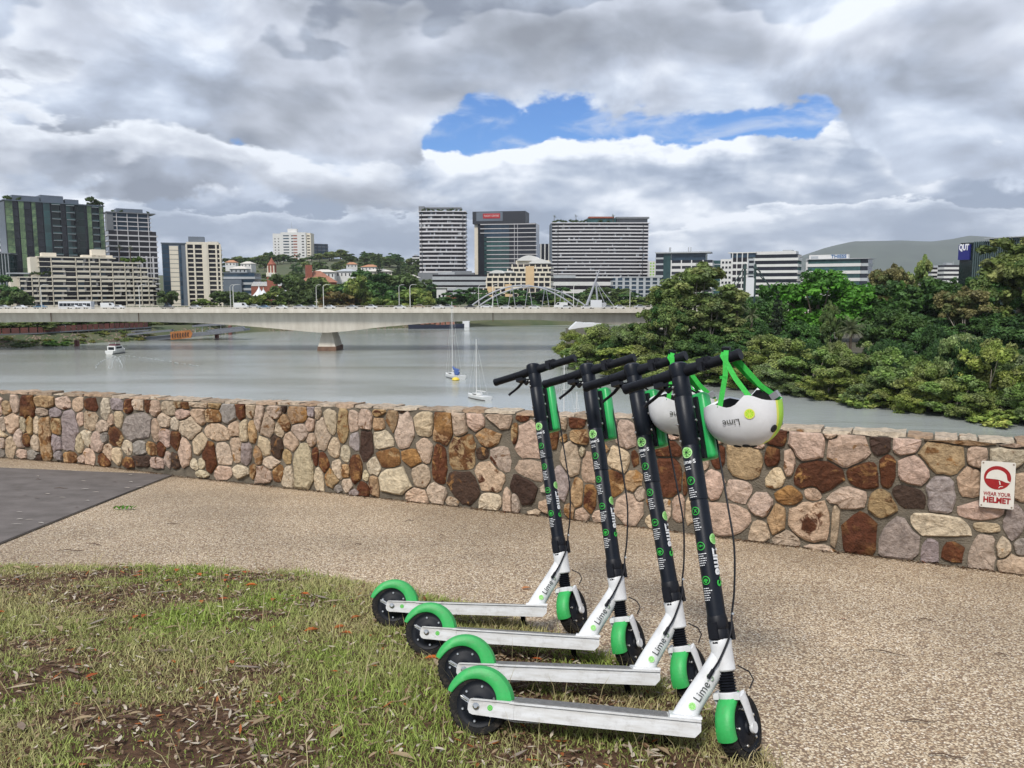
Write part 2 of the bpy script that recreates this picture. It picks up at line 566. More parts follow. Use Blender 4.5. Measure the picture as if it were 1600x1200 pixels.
# the cliff below the wall, down into the river
m = MB(); vv, ff = [], []
prof = [(0, -0.03), (1.5, -0.4), (4, -3.5), (7, -9), (12, -15), (22, -21), (40, -26)]
for i, (x, y) in enumerate(back):
    for j, (dy, dz) in enumerate(prof):
        k = 0 if j < 1 else 1
        vv.append((x * (1 + dy * 0.03), y + dy + k * 1.5 * (vnoise(x * .3, dy * .4, 2) - .5), min(gz_(x, y), 0.6) * (1 - j / 8) + dz))
n_ = len(prof)
for i in range(N):
    for j in range(n_ - 1):
        a = i * n_ + j
        ff.append((a, a + n_, a + n_ + 1, a + 1))
m.add(vv, ff)
m.build('cliff', pmat('cliff_rock', (0.26, 0.19, 0.13), rough=0.95, c2=(0.08, 0.09, 0.04), scale=0.6, bump=0.6, bscale=3), smooth=True)['kind'] = 'structure'

# pebbled path
m = MB()
poly = [(x, float(y)) for x, y in edge_w]
top = [(p.x, p.y - 0.004) for p in wall_base]
m.add([(x, y, gz_(x, y)) for x, y in ([(top[0][0], top[0][1])] + [(max(x, top[0][0]), y - 0.05) for x, y in poly])], [])
m = MB()
xs = np.linspace(-14.0, 13.0, 160)
wx, wy = [p.x for p in wall_base], [p.y for p in wall_base]
vv, ff = [], []
for x in xs:
    ya = float(lawn_edge(x)) - 0.06 if x < edge_w[-1][0] else -9.0
    yb = float(np.interp(x, wx, wy)) + 0.02
    for j in range(5):
        y = ya + (yb - ya) * j / 4
        vv.append((x, y, gz_(x, y)))
for i in range(len(xs) - 1):
    for j in range(4):
        a = i * 5 + j
        ff.append((a, a + 5, a + 6, a + 1))
m.add(vv, ff)
m.build('path', aggregate_mat())['kind'] = 'structure'
# asphalt
asp = [on_ground(u, v) for u, v in [(270, 742), (140, 737), (0, 731), (-250, 716), (-500, 706), (-500, 1010), (-250, 950), (0, 849), (130, 797)]]
m = MB()
m.add([(p.x, p.y, gz_(p.x, p.y) + 0.005) for p in asp] + [(p.x, p.y, gz_(p.x, p.y) - 0.01) for p in asp],
      [tuple(range(len(asp)))] + [(k, (k + 1) % len(asp), len(asp) + (k + 1) % len(asp), len(asp) + k) for k in range(len(asp))])
m.build('asphalt_road', pmat('asphalt', (0.185, 0.162, 0.150), rough=0.9, spec=0.2, c2=(0.125, 0.11, 0.10), scale=5, bump=0.35, bscale=220, detail=9))['kind'] = 'structure'
m = MB()
jl = [on_ground(u, v) for u, v in [(273, 742), (200, 770), (130, 798), (60, 826), (0, 850.5), (-250, 952)]]
for a, b in zip(jl[:-1], jl[1:]):
    d = (b - a).normalized(); s_ = Vector((-d.y, d.x, 0)) * 0.011
    m.add([Vector((q.x, q.y, gz_(q.x, q.y) + 0.0085)) for q in (a - s_, a + s_, b + s_, b - s_)], [(0, 1, 2, 3)])
m.build('joint', pmat('joint_dark', (0.035, 0.028, 0.022), rough=0.9))['kind'] = 'structure'

# lawn soil, a little proud of the path
xs = np.linspace(-13.0, edge_w[-1][0] - 0.02, 220)
ts = np.concatenate([np.linspace(0, 0.6, 30), np.linspace(0.62, 0.97, 50), [0.985, 0.995, 1.0]])
V, Q = [], []
for x in xs:
    ye = float(lawn_edge(x)) + 0.05 * (vnoise(x * 3, 0.3, 3) - 0.5) + 0.015
    for t in ts:
        y = -9.0 + (ye + 9.0) * t
        d = ye - y
        z = 0.004 + 0.012 * min(1, d / 0.15) + 0.03 * min(1, d / 0.4) * (float(vnoise(x * 2.2, y * 2.2, 3)) - 0.35)
        V.append((x, y, gz_(x, y) + z - (0.012 if t == 1.0 else 0)))
nt_ = len(ts)
for i in range(len(xs) - 1):
    for j in range(nt_ - 1):
        a = i * nt_ + j
        Q.append((a, a + nt_, a + nt_ + 1, a + 1))
lawn_me = fast_mesh('lawn', V, Q, soil_mat(), smooth=True)
link('lawn', lawn_me)['kind'] = 'structure'

def lawn_z(x, y):
    ye = lawn_edge(x) + 0.05 * (vnoise(x * 3, np.zeros_like(x) + 0.3, 3) - 0.5) + 0.015
    d = np.clip(ye - y, 0, None)
    return gz_(x, y) + 0.004 + 0.012 * np.minimum(1, d / 0.15) + 0.03 * np.minimum(1, d / 0.4) * (vnoise(x * 2.2, y * 2.2, 3) - 0.35)

def scatter(n, x0=-6.2, x1=1.25, y0=1.55, y1=7.0, rs=nrs):
    x = rs.uniform(x0, x1, n); y = rs.uniform(y0, y1, n)
    k = (y < lawn_edge(x) + 0.03 * rs.randn(n)) & (np.abs(x) < 0.70 * y + np.where(x < 0, 1.9, 0.75))
    return x[k], y[k]

def blades(x, y, length, width, bend, colr, rs=nrs):
    n = len(x)
    z = lawn_z(x, y) - 0.004
    a = rs.uniform(0, 2 * np.pi, n); b = rs.uniform(0, 2 * np.pi, n)
    sx, sy = np.cos(a) * width / 2, np.sin(a) * width / 2
    lx, ly = np.cos(b), np.sin(b)
    h1, o1 = length * np.cos(bend * .5) * .55, length * np.sin(bend * .5) * .55
    h2, o2 = h1 + length * .45 * np.cos(bend), o1 + length * .45 * np.sin(bend)
    P = np.empty((n, 5, 3))
    P[:, 0] = np.stack([x - sx, y - sy, z], 1); P[:, 1] = np.stack([x + sx, y + sy, z], 1)
    P[:, 2] = np.stack([x + sx * .8 + lx * o1, y + sy * .8 + ly * o1, z + h1], 1)
    P[:, 3] = np.stack([x - sx * .8 + lx * o1, y - sy * .8 + ly * o1, z + h1], 1)
    P[:, 4] = np.stack([x + lx * o2, y + ly * o2, z + h2], 1)
    i = np.arange(n)[:, None] * 5
    T = np.concatenate([i + np.array([0, 1, 2]), i + np.array([0, 2, 3]), i + np.array([3, 2, 4])], 0)
    return P.reshape(-1, 3), T, np.repeat(colr, 5, 0)

x, y = scatter(660000)
g = .45 * vnoise(x * 1.3, y * 1.5, 3) + .55 * vnoise(x * 4.2 + 7, y * 4.6, 3)     # where the grass is thick, where the earth is bare
pr = np.clip((g - 0.36) / 0.13, 0.16, 1.0)
k = nrs.rand(len(x)) < pr
x, y, g = x[k], y[k], g[k]
n = len(x)
dryness = np.clip(vnoise(x * 2.7 + 31, y * 2.7, 3) * 1.5 - 0.42 + 0.3 * (nrs.rand(n) - .5), 0, 1)[:, None]
cg = np.array([0.28, 0.36, 0.08]) * (0.7 + 0.8 * nrs.rand(n, 1)); cdry = np.array([0.52, 0.44, 0.24]) * (0.65 + 0.7 * nrs.rand(n, 1))
colr = cg * (1 - dryness) + cdry * dryness
ln = nrs.gamma(4, 0.0046, n) * (0.55 + 0.9 * np.clip((g - .40) * 4, 0, 1)) + 0.008
V1, T1, C1 = blades(x, y, ln, 0.0022 + 0.0006 * y, nrs.uniform(0.35, 1.6, n), colr)
x, y = scatter(5200)
x, y = x[:1500], y[:1500]
n = len(x)
V2, T2, C2 = blades(x, y, nrs.uniform(.06, .17, n), np.full(n, .0026), nrs.uniform(.15, 1.1, n), np.array([0.52, 0.44, 0.24]) * (0.7 + .6 * nrs.rand(n, 1)))
gm = fast_mesh('grass', np.concatenate([V1, V2]), np.concatenate([T1, T2 + len(V1)]), foliage_mat('leaf_blades'), np.concatenate([C1, C2]))
tag(link('grass', gm), 'patchy short green and straw coloured grass of the lawn', 'grass', kind='stuff')

# leaf litter
def leaf_cards(x, y, z, L, W, yaw, tilt, curl, colr):
    """pointed leaves, folded along the midrib: 6 points each"""
    n = len(x)
    loc = np.zeros((n, 6, 3))
    loc[:, 0, 0] = -L / 2; loc[:, 3, 0] = L / 2
    loc[:, 1, 0] = -L * .12; loc[:, 1, 1] = W / 2; loc[:, 2, 0] = L * .2; loc[:, 2, 1] = W * .4
    loc[:, 5, 0] = -L * .12; loc[:, 5, 1] = -W / 2; loc[:, 4, 0] = L * .2; loc[:, 4, 1] = -W * .4
    for q in (1, 2, 4, 5):
        loc[:, q, 2] = curl * W
    loc[:, 0, 2] = loc[:, 3, 2] = np.abs(curl) * L * .12
    c, s = np.cos(yaw)[:, None], np.sin(yaw)[:, None]
    zz = loc[:, :, 2] + loc[:, :, 0] * np.sin(tilt)[:, None]
    P = np.stack([loc[:, :, 0] * c - loc[:, :, 1] * s + x[:, None], loc[:, :, 0] * s + loc[:, :, 1] * c + y[:, None], zz + z[:, None]], 2)
    i = np.arange(n)[:, None] * 6
    Q_ = np.concatenate([i + np.array([0, 3, 2, 1]), i + np.array([0, 5, 4, 3])], 0)
    return P.reshape(-1, 3), Q_, np.repeat(colr, 6, 0)

litter_cols = np.array([[.36, .26, .16], [.46, .37, .27], [.20, .115, .065], [.30, .20, .12], [.13, .075, .05], [.62, .54, .43], [.38, .12, .035], [.25, .17, .11]])
x, y = scatter(53000, y1=6.6)
g = .45 * vnoise(x * 1.3, y * 1.5, 3) + .55 * vnoise(x * 4.2 + 7, y * 4.6, 3)
k = nrs.rand(len(x)) < np.clip(1.25 - (g - .36) / .2, 0.45, 1)
x, y = x[k], y[k]
n = len(x)
colr = litter_cols[nrs.choice(8, n, p=[.2, .17, .17, .13, .10, .12, .04, .07])] * (0.75 + .5 * nrs.rand(n, 1))
V3, Q3, C3 = leaf_cards(x, y, lawn_z(x, y) + nrs.uniform(.002, .022, n), nrs.gamma(3.5, .0062, n) + .007, nrs.uniform(.004, .013, n), nrs.uniform(0, 6.3, n), nrs.normal(0, .2, n), nrs.uniform(-.2, .5, n), colr)
tag(link('leaf_litter', fast_mesh('leaf_litter', V3, Q3, foliage_mat('dead_leaves'), C3)), 'scattered small dead leaves and bark crumbs over the lawn', 'litter', kind='stuff')

# bigger leaves one can pick out
def one_leaf(name, L, W, curl, c):
    V_, Q_, C_ = leaf_cards(np.zeros(1), np.zeros(1), np.zeros(1), np.array([L]), np.array([W]), np.zeros(1), np.zeros(1), np.array([curl]), np.array([c]))
    return fast_mesh(name, V_, Q_, foliage_mat('dead_leaves'), C_)
def ground_frame(x, y, yaw, dz=0.0, z=None):
    zz = (float(lawn_z(np.array([x]), np.array([y]))[0]) if z is None else z) + dz
    return Matrix.Translation((x, y, zz)) @ Matrix.Rotation(math.atan(GB), 4, 'X') @ Matrix.Rotation(-math.atan(GA), 4, 'Y') @ Matrix.Rotation(yaw, 4, 'Z')
kinds = [('tan', [one_leaf('fallen_leaf', .085, .017, .3, (.50, .40, .27)), one_leaf('fallen_leaf', .07, .021, .45, (.44, .33, .2))], 'long tan eucalypt leaf curled up on the lawn', 'tan leaves lying on the lawn', 70),
         ('orange', [one_leaf('fallen_leaf', .055, .026, .35, (.50, .135, .03)), one_leaf('fallen_leaf', .045, .02, .2, (.42, .10, .025))], 'bright orange-red dead leaf lying on the lawn', 'orange leaves lying on the lawn', 46),
         ('grey', [one_leaf('fallen_leaf', .11, .018, .15, (.34, .28, .23)), one_leaf('fallen_leaf', .09, .025, .1, (.27, .20, .15))], 'grey-brown strip of shed bark leaf on the lawn', 'grey-brown leaves lying on the lawn', 44)]
for kind_, meshes, lab, grp, cnt in kinds:
    x, y = scatter(cnt * 6, x0=-3.6, x1=1.1, y0=1.75, y1=5.3)
    if kind_ == 'orange':
        o_ = np.argsort(-(y + nrs.uniform(0, 2.2, len(y))))
        x, y = x[o_], y[o_]
    for i in range(min(cnt, len(x))):
        o = link('fallen_leaf', rng.choice(meshes), None, ground_frame(float(x[i]), float(y[i]), rng.uniform(0, 6.3), .016) @ Matrix.Diagonal((rng.uniform(.7, 1.3),) * 3 + (1,)))
        tag(o, lab, 'leaf', grp)
p = on_ground(822, 921)
tag(link('fallen_leaf', one_leaf('fallen_leaf', .06, .032, .25, (.55, .23, .09)), None, ground_frame(p.x, p.y, .5, .006, p.z)), 'single orange leaf on the pebbled path by the helmetless end scooter', 'leaf')
for i, (u, v, L, a) in enumerate([(110, 862, .16, 0.1), (148, 852, .12, -.4), (270, 820, .09, .3), (640, 815, .07, 0.5), (690, 838, .05, 1.), (1385, 1022, .16, -.45), (1435, 1130, .13, .05), (1445, 970, .07, .1), (1565, 1025, .06, -.4), (95, 764, .12, .1), (60, 750, .06, -.3), (1480, 1185, .11, -.2), (880, 905, .1, .1), (560, 852, .05, .3)]):
    p = on_ground(u, v)
    mb_ = MB().tube([(-L / 2, 0, .004), (-L * .1, .006, .009), (L * .2, -.004, .006), (L / 2, .004, .004)], [.0016, .0028, .0025, .0012], n=6)
    tag(mb_.build('twig', pmat('twig_bark', (.10, .065, .045), rough=.9), None, ground_frame(p.x, p.y, a, .003, p.z)), 'thin dark twig lying on the paving', 'twig', 'twigs on the paving')
for i in range(22):
    u, v = rng.uniform(5, 225), 0
    v = rng.uniform(742, 850 - (u * .385)); v = max(740, v)
    p = on_ground(u, v)
    tag(link('fallen_leaf', one_leaf('fallen_leaf', rng.uniform(.04, .09), rng.uniform(.012, .02), .2, rng.choice([(.62, .57, .5), (.55, .48, .4), (.16, .12, .1)])), None, ground_frame(p.x, p.y, rng.uniform(-.5, .5), .011, p.z)), 'small pale leaf lying on the asphalt', 'leaf', 'leaves on the asphalt')
for i in range(26):
    u, v = rng.uniform(250, 1580), rng.uniform(790, 1190)
    if v < 0.115 * u + 735 or (u < 1250 and v > 880): continue
    p = on_ground(u, v)
    tag(link('fallen_leaf', one_leaf('fallen_leaf', rng.uniform(.02, .045), rng.uniform(.006, .014), .3, rng.choice([(.30, .13, .07), (.16, .10, .06), (.36, .2, .1)])), None, ground_frame(p.x, p.y, rng.uniform(0, 6), .006, p.z)), 'little brown leaf fragment on the pebbled path', 'leaf', 'leaf fragments on the path')
# green sprig beside the asphalt
p = on_ground(195, 797)
e = empty('sprig', ground_frame(p.x, p.y, .2, 0, p.z))
tag(e, 'small sprig of fresh green leaves on the path by the asphalt', 'sprig')
MB().tube([(-.07, 0, .004), (0, .01, .012), (.07, 0, .006)], .002, n=6).build('stem', pmat('green_stem', (.09, .16, .03)), e)
for i in range(9):
    lm = one_leaf('leaf', .05, .022, .3, (.10, .24, .03))
    link('leaf', lm, e, Matrix.Translation((-.07 + i * .018, rng.uniform(-.015, .015), .02)) @ Matrix.Rotation(rng.uniform(0, 6), 4, 'Z') @ Matrix.Rotation(-.7, 4, 'Y'))

# ================================================================== THE STONE WALL
W2 = [Vector((p.x, p.y)) for p in wall_base]
SEG = [0.0]
for a, b in zip(W2[:-1], W2[1:]):
    SEG.append(SEG[-1] + (b - a).length)
top_px = [(-520, 596), (-250, 603), (0, 612), (200, 619), (340, 626), (600, 635), (820, 644), (1000, 651), (1250, 668), (1600, 690), (1900, 710), (2300, 737)]

def wall_frame(s):
    i = max(0, min(len(W2) - 2, int(np.searchsorted(SEG, s, side='right')) - 1))
    t = (s - SEG[i]) / (SEG[i + 1] - SEG[i])
    p = W2[i].lerp(W2[i + 1], t)
    d = (W2[i + 1] - W2[i]).normalized()
    return p, d, Vector((d.y, -d.x))          # point, direction, normal towards the path

def wall_pt(s, t, dep):
    p, d, n = wall_frame(s)
    q = p + n * dep
    return Vector((q.x, q.y, gz_(p.x, p.y) + t))

def wall_hit(u, v):
    d = ray(u, v)
    d2 = Vector((d.x, d.y))
    for i in range(len(W2) - 1):
        a, b = W2[i], W2[i + 1]
        e_ = b - a
        den = d2.x * e_.y - d2.y * e_.x
        if abs(den) < 1e-9: continue
        k = (a.x * e_.y - a.y * e_.x) / den
        t = (a.x * d2.y - a.y * d2.x) / den
        if k > 0 and -1e-6 <= t <= 1 + 1e-6:
            z = CAMZ + d.z * k
            q = a.lerp(b, t)
            return SEG[i] + t * (SEG[i + 1] - SEG[i]), z - gz_(q.x, q.y), k
    return None

hs = [wall_hit(u, v) for u, v in top_px]
hs = [(q[0], q[1]) for q in hs if q]
def wall_h(s):
    return interp(s, hs)

stones_txt = {
 (1200, 640, 4.0): "50,165,110,110,R 255,210,200,190,P 395,150,90,70,P 500,240,250,210,P 700,205,130,130,B 865,215,165,115,P 1090,290,270,210,T 1200,192,380,60,T 1530,210,150,60,P 1300,290,120,130,P 1500,295,190,120,C 25,290,80,110,R 135,330,65,160,P 45,430,110,120,C 320,420,270,180,R 600,410,190,150,R 745,385,100,180,R 915,380,190,170,P 1075,525,170,210,G 1260,450,130,170,P 1580,480,90,160,P 885,545,215,130,B 505,550,210,130,P 715,585,170,145,T 135,540,150,110,O 280,520,100,100,P 55,690,100,180,T 265,695,240,230,P 420,715,50,240,P 570,790,205,270,R 815,815,235,270,G 1060,730,360,130,C 1340,630,270,110,P 1365,735,150,60,C 1540,700,130,200,G 1010,885,100,150,G 1155,890,130,110,R 1340,905,150,210,P 1470,870,90,130,C 1530,970,180,130,P 1575,860,80,110,G 115,810,150,100,P 320,865,160,45,C",
 (400, 590, 4.0): "20,245,70,150,P 125,215,80,90,P 180,190,30,70,B 260,225,130,120,T 350,210,50,80,G 390,215,40,100,C 465,285,80,160,C 180,280,70,110,T 75,300,90,140,P 150,330,60,100,C 345,290,50,90,P 280,340,90,110,P 550,310,70,200,T 610,280,70,130,P 690,275,90,120,P 770,215,80,60,O 765,290,80,80,T 855,265,80,140,T 930,330,120,190,P 1055,290,120,150,C 1170,310,120,200,O 1275,280,90,190,P 1370,260,110,130,P 1515,240,150,140,P 910,205,40,30,B 60,430,80,120,C 135,430,80,150,B 225,400,100,110,P 355,390,60,90,P 425,350,100,200,P 490,440,80,130,C 560,475,60,110,C 625,400,70,130,G 690,410,90,200,B 795,395,120,120,C 830,500,130,130,O 980,500,120,100,O 1060,450,90,150,P 1450,375,130,100,O 1415,475,80,75,B 1290,470,150,220,T 1150,545,80,250,R 195,490,60,90,T 20,490,50,110,T 95,530,100,80,C 305,550,120,270,C 375,490,40,120,R 425,530,60,130,R 510,570,60,120,C 565,580,50,80,O 630,570,70,170,R 740,560,80,120,C 690,615,40,60,C 870,640,190,150,C 1035,610,100,140,P 1305,680,180,190,B 1460,620,160,190,P 1530,510,120,140,P 40,600,100,100,P 145,590,70,100,O 205,625,70,130,C 400,630,60,140,C 475,630,80,110,T 575,675,60,80,C 670,690,80,90,R 740,660,60,130,T 1010,740,130,90,P 1130,720,110,120,P 1230,775,80,60,P 1465,770,120,110,C 1580,770,60,150,P 620,715,70,40,G 515,690,50,50,G",
 (0, 590, 4.0): "40,190,70,90,T 100,165,60,110,P 175,190,90,160,R 280,150,120,70,T 265,215,80,60,P 400,160,100,80,P 490,165,80,90,P 565,170,80,80,R 665,190,50,130,C 735,165,80,80,G 805,180,55,100,R 870,165,80,80,C 925,175,50,80,R 970,195,60,90,P 1060,190,80,100,P 1110,165,50,50,T 1160,168,40,50,R 1240,165,110,50,P 1345,170,80,45,T 1430,220,100,130,G 1510,205,60,130,R 1570,205,80,110,P 15,300,50,110,P 80,280,90,110,P 150,290,40,100,C 190,280,40,150,T 230,300,40,110,C 290,360,80,260,T 350,220,80,60,G 360,310,80,130,T 435,330,110,250,G 510,260,50,90,P 560,270,90,130,P 645,310,70,80,C 700,265,40,70,P 745,260,60,110,C 855,305,180,170,G 1030,270,80,90,P 980,330,60,140,P 1095,290,50,80,C 1145,230,80,60,P 1195,310,120,130,P 1250,240,80,110,P 1335,240,120,80,T 1360,335,150,100,P 1470,320,70,100,P 1530,330,50,150,C 1580,330,50,130,T 10,410,60,90,P 65,440,70,110,C 125,370,50,110,P 168,385,45,70,R 230,410,50,100,C 355,400,70,120,G 500,410,50,110,C 550,375,70,110,C 610,400,80,120,P 660,370,50,80,G 720,370,90,120,O 800,435,60,80,C 680,460,60,100,P 735,485,60,100,C 880,440,80,110,G 950,440,70,80,O 1035,365,80,110,P 1100,390,60,110,R 1160,470,70,170,P 1255,410,80,130,C 1310,500,100,170,R 1400,480,100,130,C 1480,440,60,150,P 1540,470,60,130,G 140,475,70,50,P 210,480,70,60,G 250,500,40,40,B 370,480,40,60,G 450,495,80,70,O 520,505,50,50,P 560,490,70,90,P 655,515,60,80,R 805,530,60,60,R 895,515,100,70,B 980,530,80,60,P 1055,510,40,90,P 1100,520,50,90,B 1215,540,50,70,C 1270,530,60,70,C 1270,600,70,40,C 1400,590,110,80,P 1510,590,100,80,C 1590,585,50,80,T 1010,440,50,90,R",
 (800, 620, 3.636): "60,110,70,60,R 280,140,70,80,P 370,140,90,80,R 100,255,170,200,P 20,215,40,120,O 240,230,50,110,R 295,235,40,45,O 380,225,90,80,O 110,410,140,120,P 335,350,110,180,P 400,310,35,60,C 60,520,140,140,B 20,590,50,130,P 280,480,90,170,G 370,540,70,150,T 440,580,60,160,R 440,400,80,160,P 130,655,80,40,C 190,620,60,60,P 330,650,50,90,T 400,670,80,70,P 490,680,60,60,P 570,170,60,100,P 640,210,110,150,P 610,360,100,140,C 590,480,90,140,O 665,650,150,180,P 690,480,90,110,T 725,550,50,90,P 700,350,40,90,R 880,295,150,80,R 890,460,150,210,R 985,490,30,130,R 880,635,60,110,C 950,630,80,150,P 1015,640,70,150,P 860,200,50,50,R 915,215,60,50,P 1160,225,120,90,P 1170,340,90,140,R 1100,340,50,120,P 1310,350,180,220,T 1385,265,80,60,P 1150,495,110,150,P 1290,535,130,130,P 1415,610,130,120,P 1230,700,230,190,P 1405,770,110,130,P"}
STONE = {'P': ((.57, .425, .315), .26), 'C': ((.63, .51, .36), .24), 'T': ((.46, .315, .175), .46), 'R': ((.125, .044, .020), .46),
         'B': ((.072, .043, .030), .30), 'G': ((.37, .315, .29), .10), 'O': ((.49, .335, .175), .62)}
seeds = []
for (ox, oy, k), txt in stones_txt.items():
    for it in txt.split():
        cx, cy, ww, hh, c = it.split(',')
        u, v, ww, hh = ox + float(cx) / k, oy + float(cy) / k, float(ww) / k, float(hh) / k
        h0, ha, hb = wall_hit(u, v), wall_hit(u - ww / 2, v), wall_hit(u + ww / 2, v)
        hc, hd = wall_hit(u, v - hh / 2), wall_hit(u, v + hh / 2)
        if not all((h0, ha, hb, hc, hd)): continue
        seeds.append((h0[0], h0[1], abs(hb[0] - ha[0]) * .60, abs(hc[1] - hd[1]) * .60, c))
# a few more beyond both ends of the frame
s_lo, s_hi = min(q[0] for q in seeds), max(q[0] for q in seeds)
def extra(s0, s1):
    s_ = s0
    while s_ < s1:
        wd = rng.uniform(.2, .38)
        t = 0.0
        while t < .72:
            h_ = rng.uniform(.16, .3)
            seeds.append((s_ + wd / 2 + rng.uniform(-.04, .04), t + h_ / 2, wd / 2, h_ / 2, rng.choice('PPPCCTRGO')))
            t += h_
        s_ += wd
extra(s_hi + .18, s_hi + 1.5)
extra(s_lo - 1.6, s_lo - .2)
SD = np.array([q[:4] for q in seeds])
# small stones where the mortar would be too wide
for _ in range(9000):
    if len(seeds) >= 318: break
    cs, ct = rng.uniform(s_lo, s_hi), rng.uniform(.05, .80)
    if ct > wall_h(cs) - .09: continue
    dm = np.hypot((SD[:, 0] - cs) / (SD[:, 2] + .045), (SD[:, 1] - ct) / (SD[:, 3] + .045)).min()
    if dm > 1.12:
        r_ = .045 * rng.uniform(.8, 1.5)
        seeds.append((cs, ct, r_ * rng.uniform(.8, 1.4), r_, rng.choice('PPCCTRG')))
        SD = np.array([q[:4] for q in seeds])

NANG = 18
wall = empty('stone_wall', Matrix.Identity(4))
tag(wall, 'low wall of irregular pink, tan and rust brown stones set in grey mortar', 'wall')

def stone_mat(name):
    m = bpy.data.materials.new(name); m.use_nodes = True
    n, l = m.node_tree.nodes, m.node_tree.links
    b = n['Principled BSDF']; b.inputs['Roughness'].default_value = .82; b.inputs['Specular IOR Level'].default_value = .3
    oi = n.new('ShaderNodeObjectInfo'); t = n.new('ShaderNodeTexCoord')
    of = n.new('ShaderNodeVectorMath'); of.operation = 'ADD'
    rv = n.new('ShaderNodeMath'); rv.operation = 'MULTIPLY'; rv.inputs[1].default_value = 60.0
    l.new(oi.outputs['Random'], rv.inputs[0]); l.new(t.outputs['Object'], of.inputs[0]); l.new(rv.outputs[0], of.inputs[1])
    n1 = n.new('ShaderNodeTexNoise'); n1.inputs['Scale'].default_value = 9; n1.inputs['Detail'].default_value = 7; n1.inputs['Roughness'].default_value = .62; n1.inputs['Distortion'].default_value = .6
    l.new(of.outputs[0], n1.inputs['Vector'])
    th = n.new('ShaderNodeMath'); th.operation = 'SUBTRACT'; th.inputs[0].default_value = 0.78
    am = n.new('ShaderNodeMath'); am.operation = 'MULTIPLY'; am.inputs[1].default_value = .54
    l.new(oi.outputs['Alpha'], am.inputs[0]); l.new(am.outputs[0], th.inputs[1])
    df = n.new('ShaderNodeMath'); df.operation = 'SUBTRACT'; l.new(n1.outputs[0], df.inputs[0]); l.new(th.outputs[0], df.inputs[1])
    mr = n.new('ShaderNodeMapRange'); mr.interpolation_type = 'SMOOTHSTEP'; mr.inputs[1].default_value, mr.inputs[2].default_value = -.03, .05
    l.new(df.outputs[0], mr.inputs[0])
    pr_ = n.new('ShaderNodeValToRGB')
    e = pr_.color_ramp.elements
    e[0].position, e[0].color = .35, (.10, .035, .016, 1); e[1].position, e[1].color = .7, (.46, .25, .09, 1)
    n3 = n.new('ShaderNodeTexNoise'); n3.inputs['Scale'].default_value = 4; l.new(of.outputs[0], n3.inputs['Vector']); l.new(n3.outputs[0], pr_.inputs[0])
    n2 = n.new('ShaderNodeTexNoise'); n2.inputs['Scale'].default_value = 22; n2.inputs['Detail'].default_value = 8; n2.inputs['Roughness'].default_value = .7
    l.new(of.outputs[0], n2.inputs['Vector'])
    gr = n.new('ShaderNodeMapRange'); gr.inputs[1].default_value, gr.inputs[2].default_value, gr.inputs[3].default_value, gr.inputs[4].default_value = .3, .7, .52, 1.38
    l.new(n2.outputs[0], gr.inputs[0])
    mx = n.new('ShaderNodeMixRGB'); l.new(mr.outputs[0], mx.inputs[0]); l.new(oi.outputs['Color'], mx.inputs[1]); l.new(pr_.outputs[0], mx.inputs[2])
    sm = n.new('ShaderNodeVectorMath'); sm.operation = 'SCALE'; l.new(mx.outputs[0], sm.inputs[0]); l.new(gr.outputs[0], sm.inputs['Scale'])
    l.new(sm.outputs[0], b.inputs['Base Color'])
    ab = n.new('ShaderNodeMath'); ab.operation = 'ADD'; l.new(n1.outputs[0], ab.inputs[0]); l.new(n2.outputs[0], ab.inputs[1])
    bp = n.new('ShaderNodeBump'); bp.inputs['Strength'].default_value = 1.0; bp.inputs['Distance'].default_value = .035
    l.new(ab.outputs[0], bp.inputs['Height']); l.new(bp.outputs[0], b.inputs['Normal'])
    return m
M_stone = stone_mat('wall_stone')

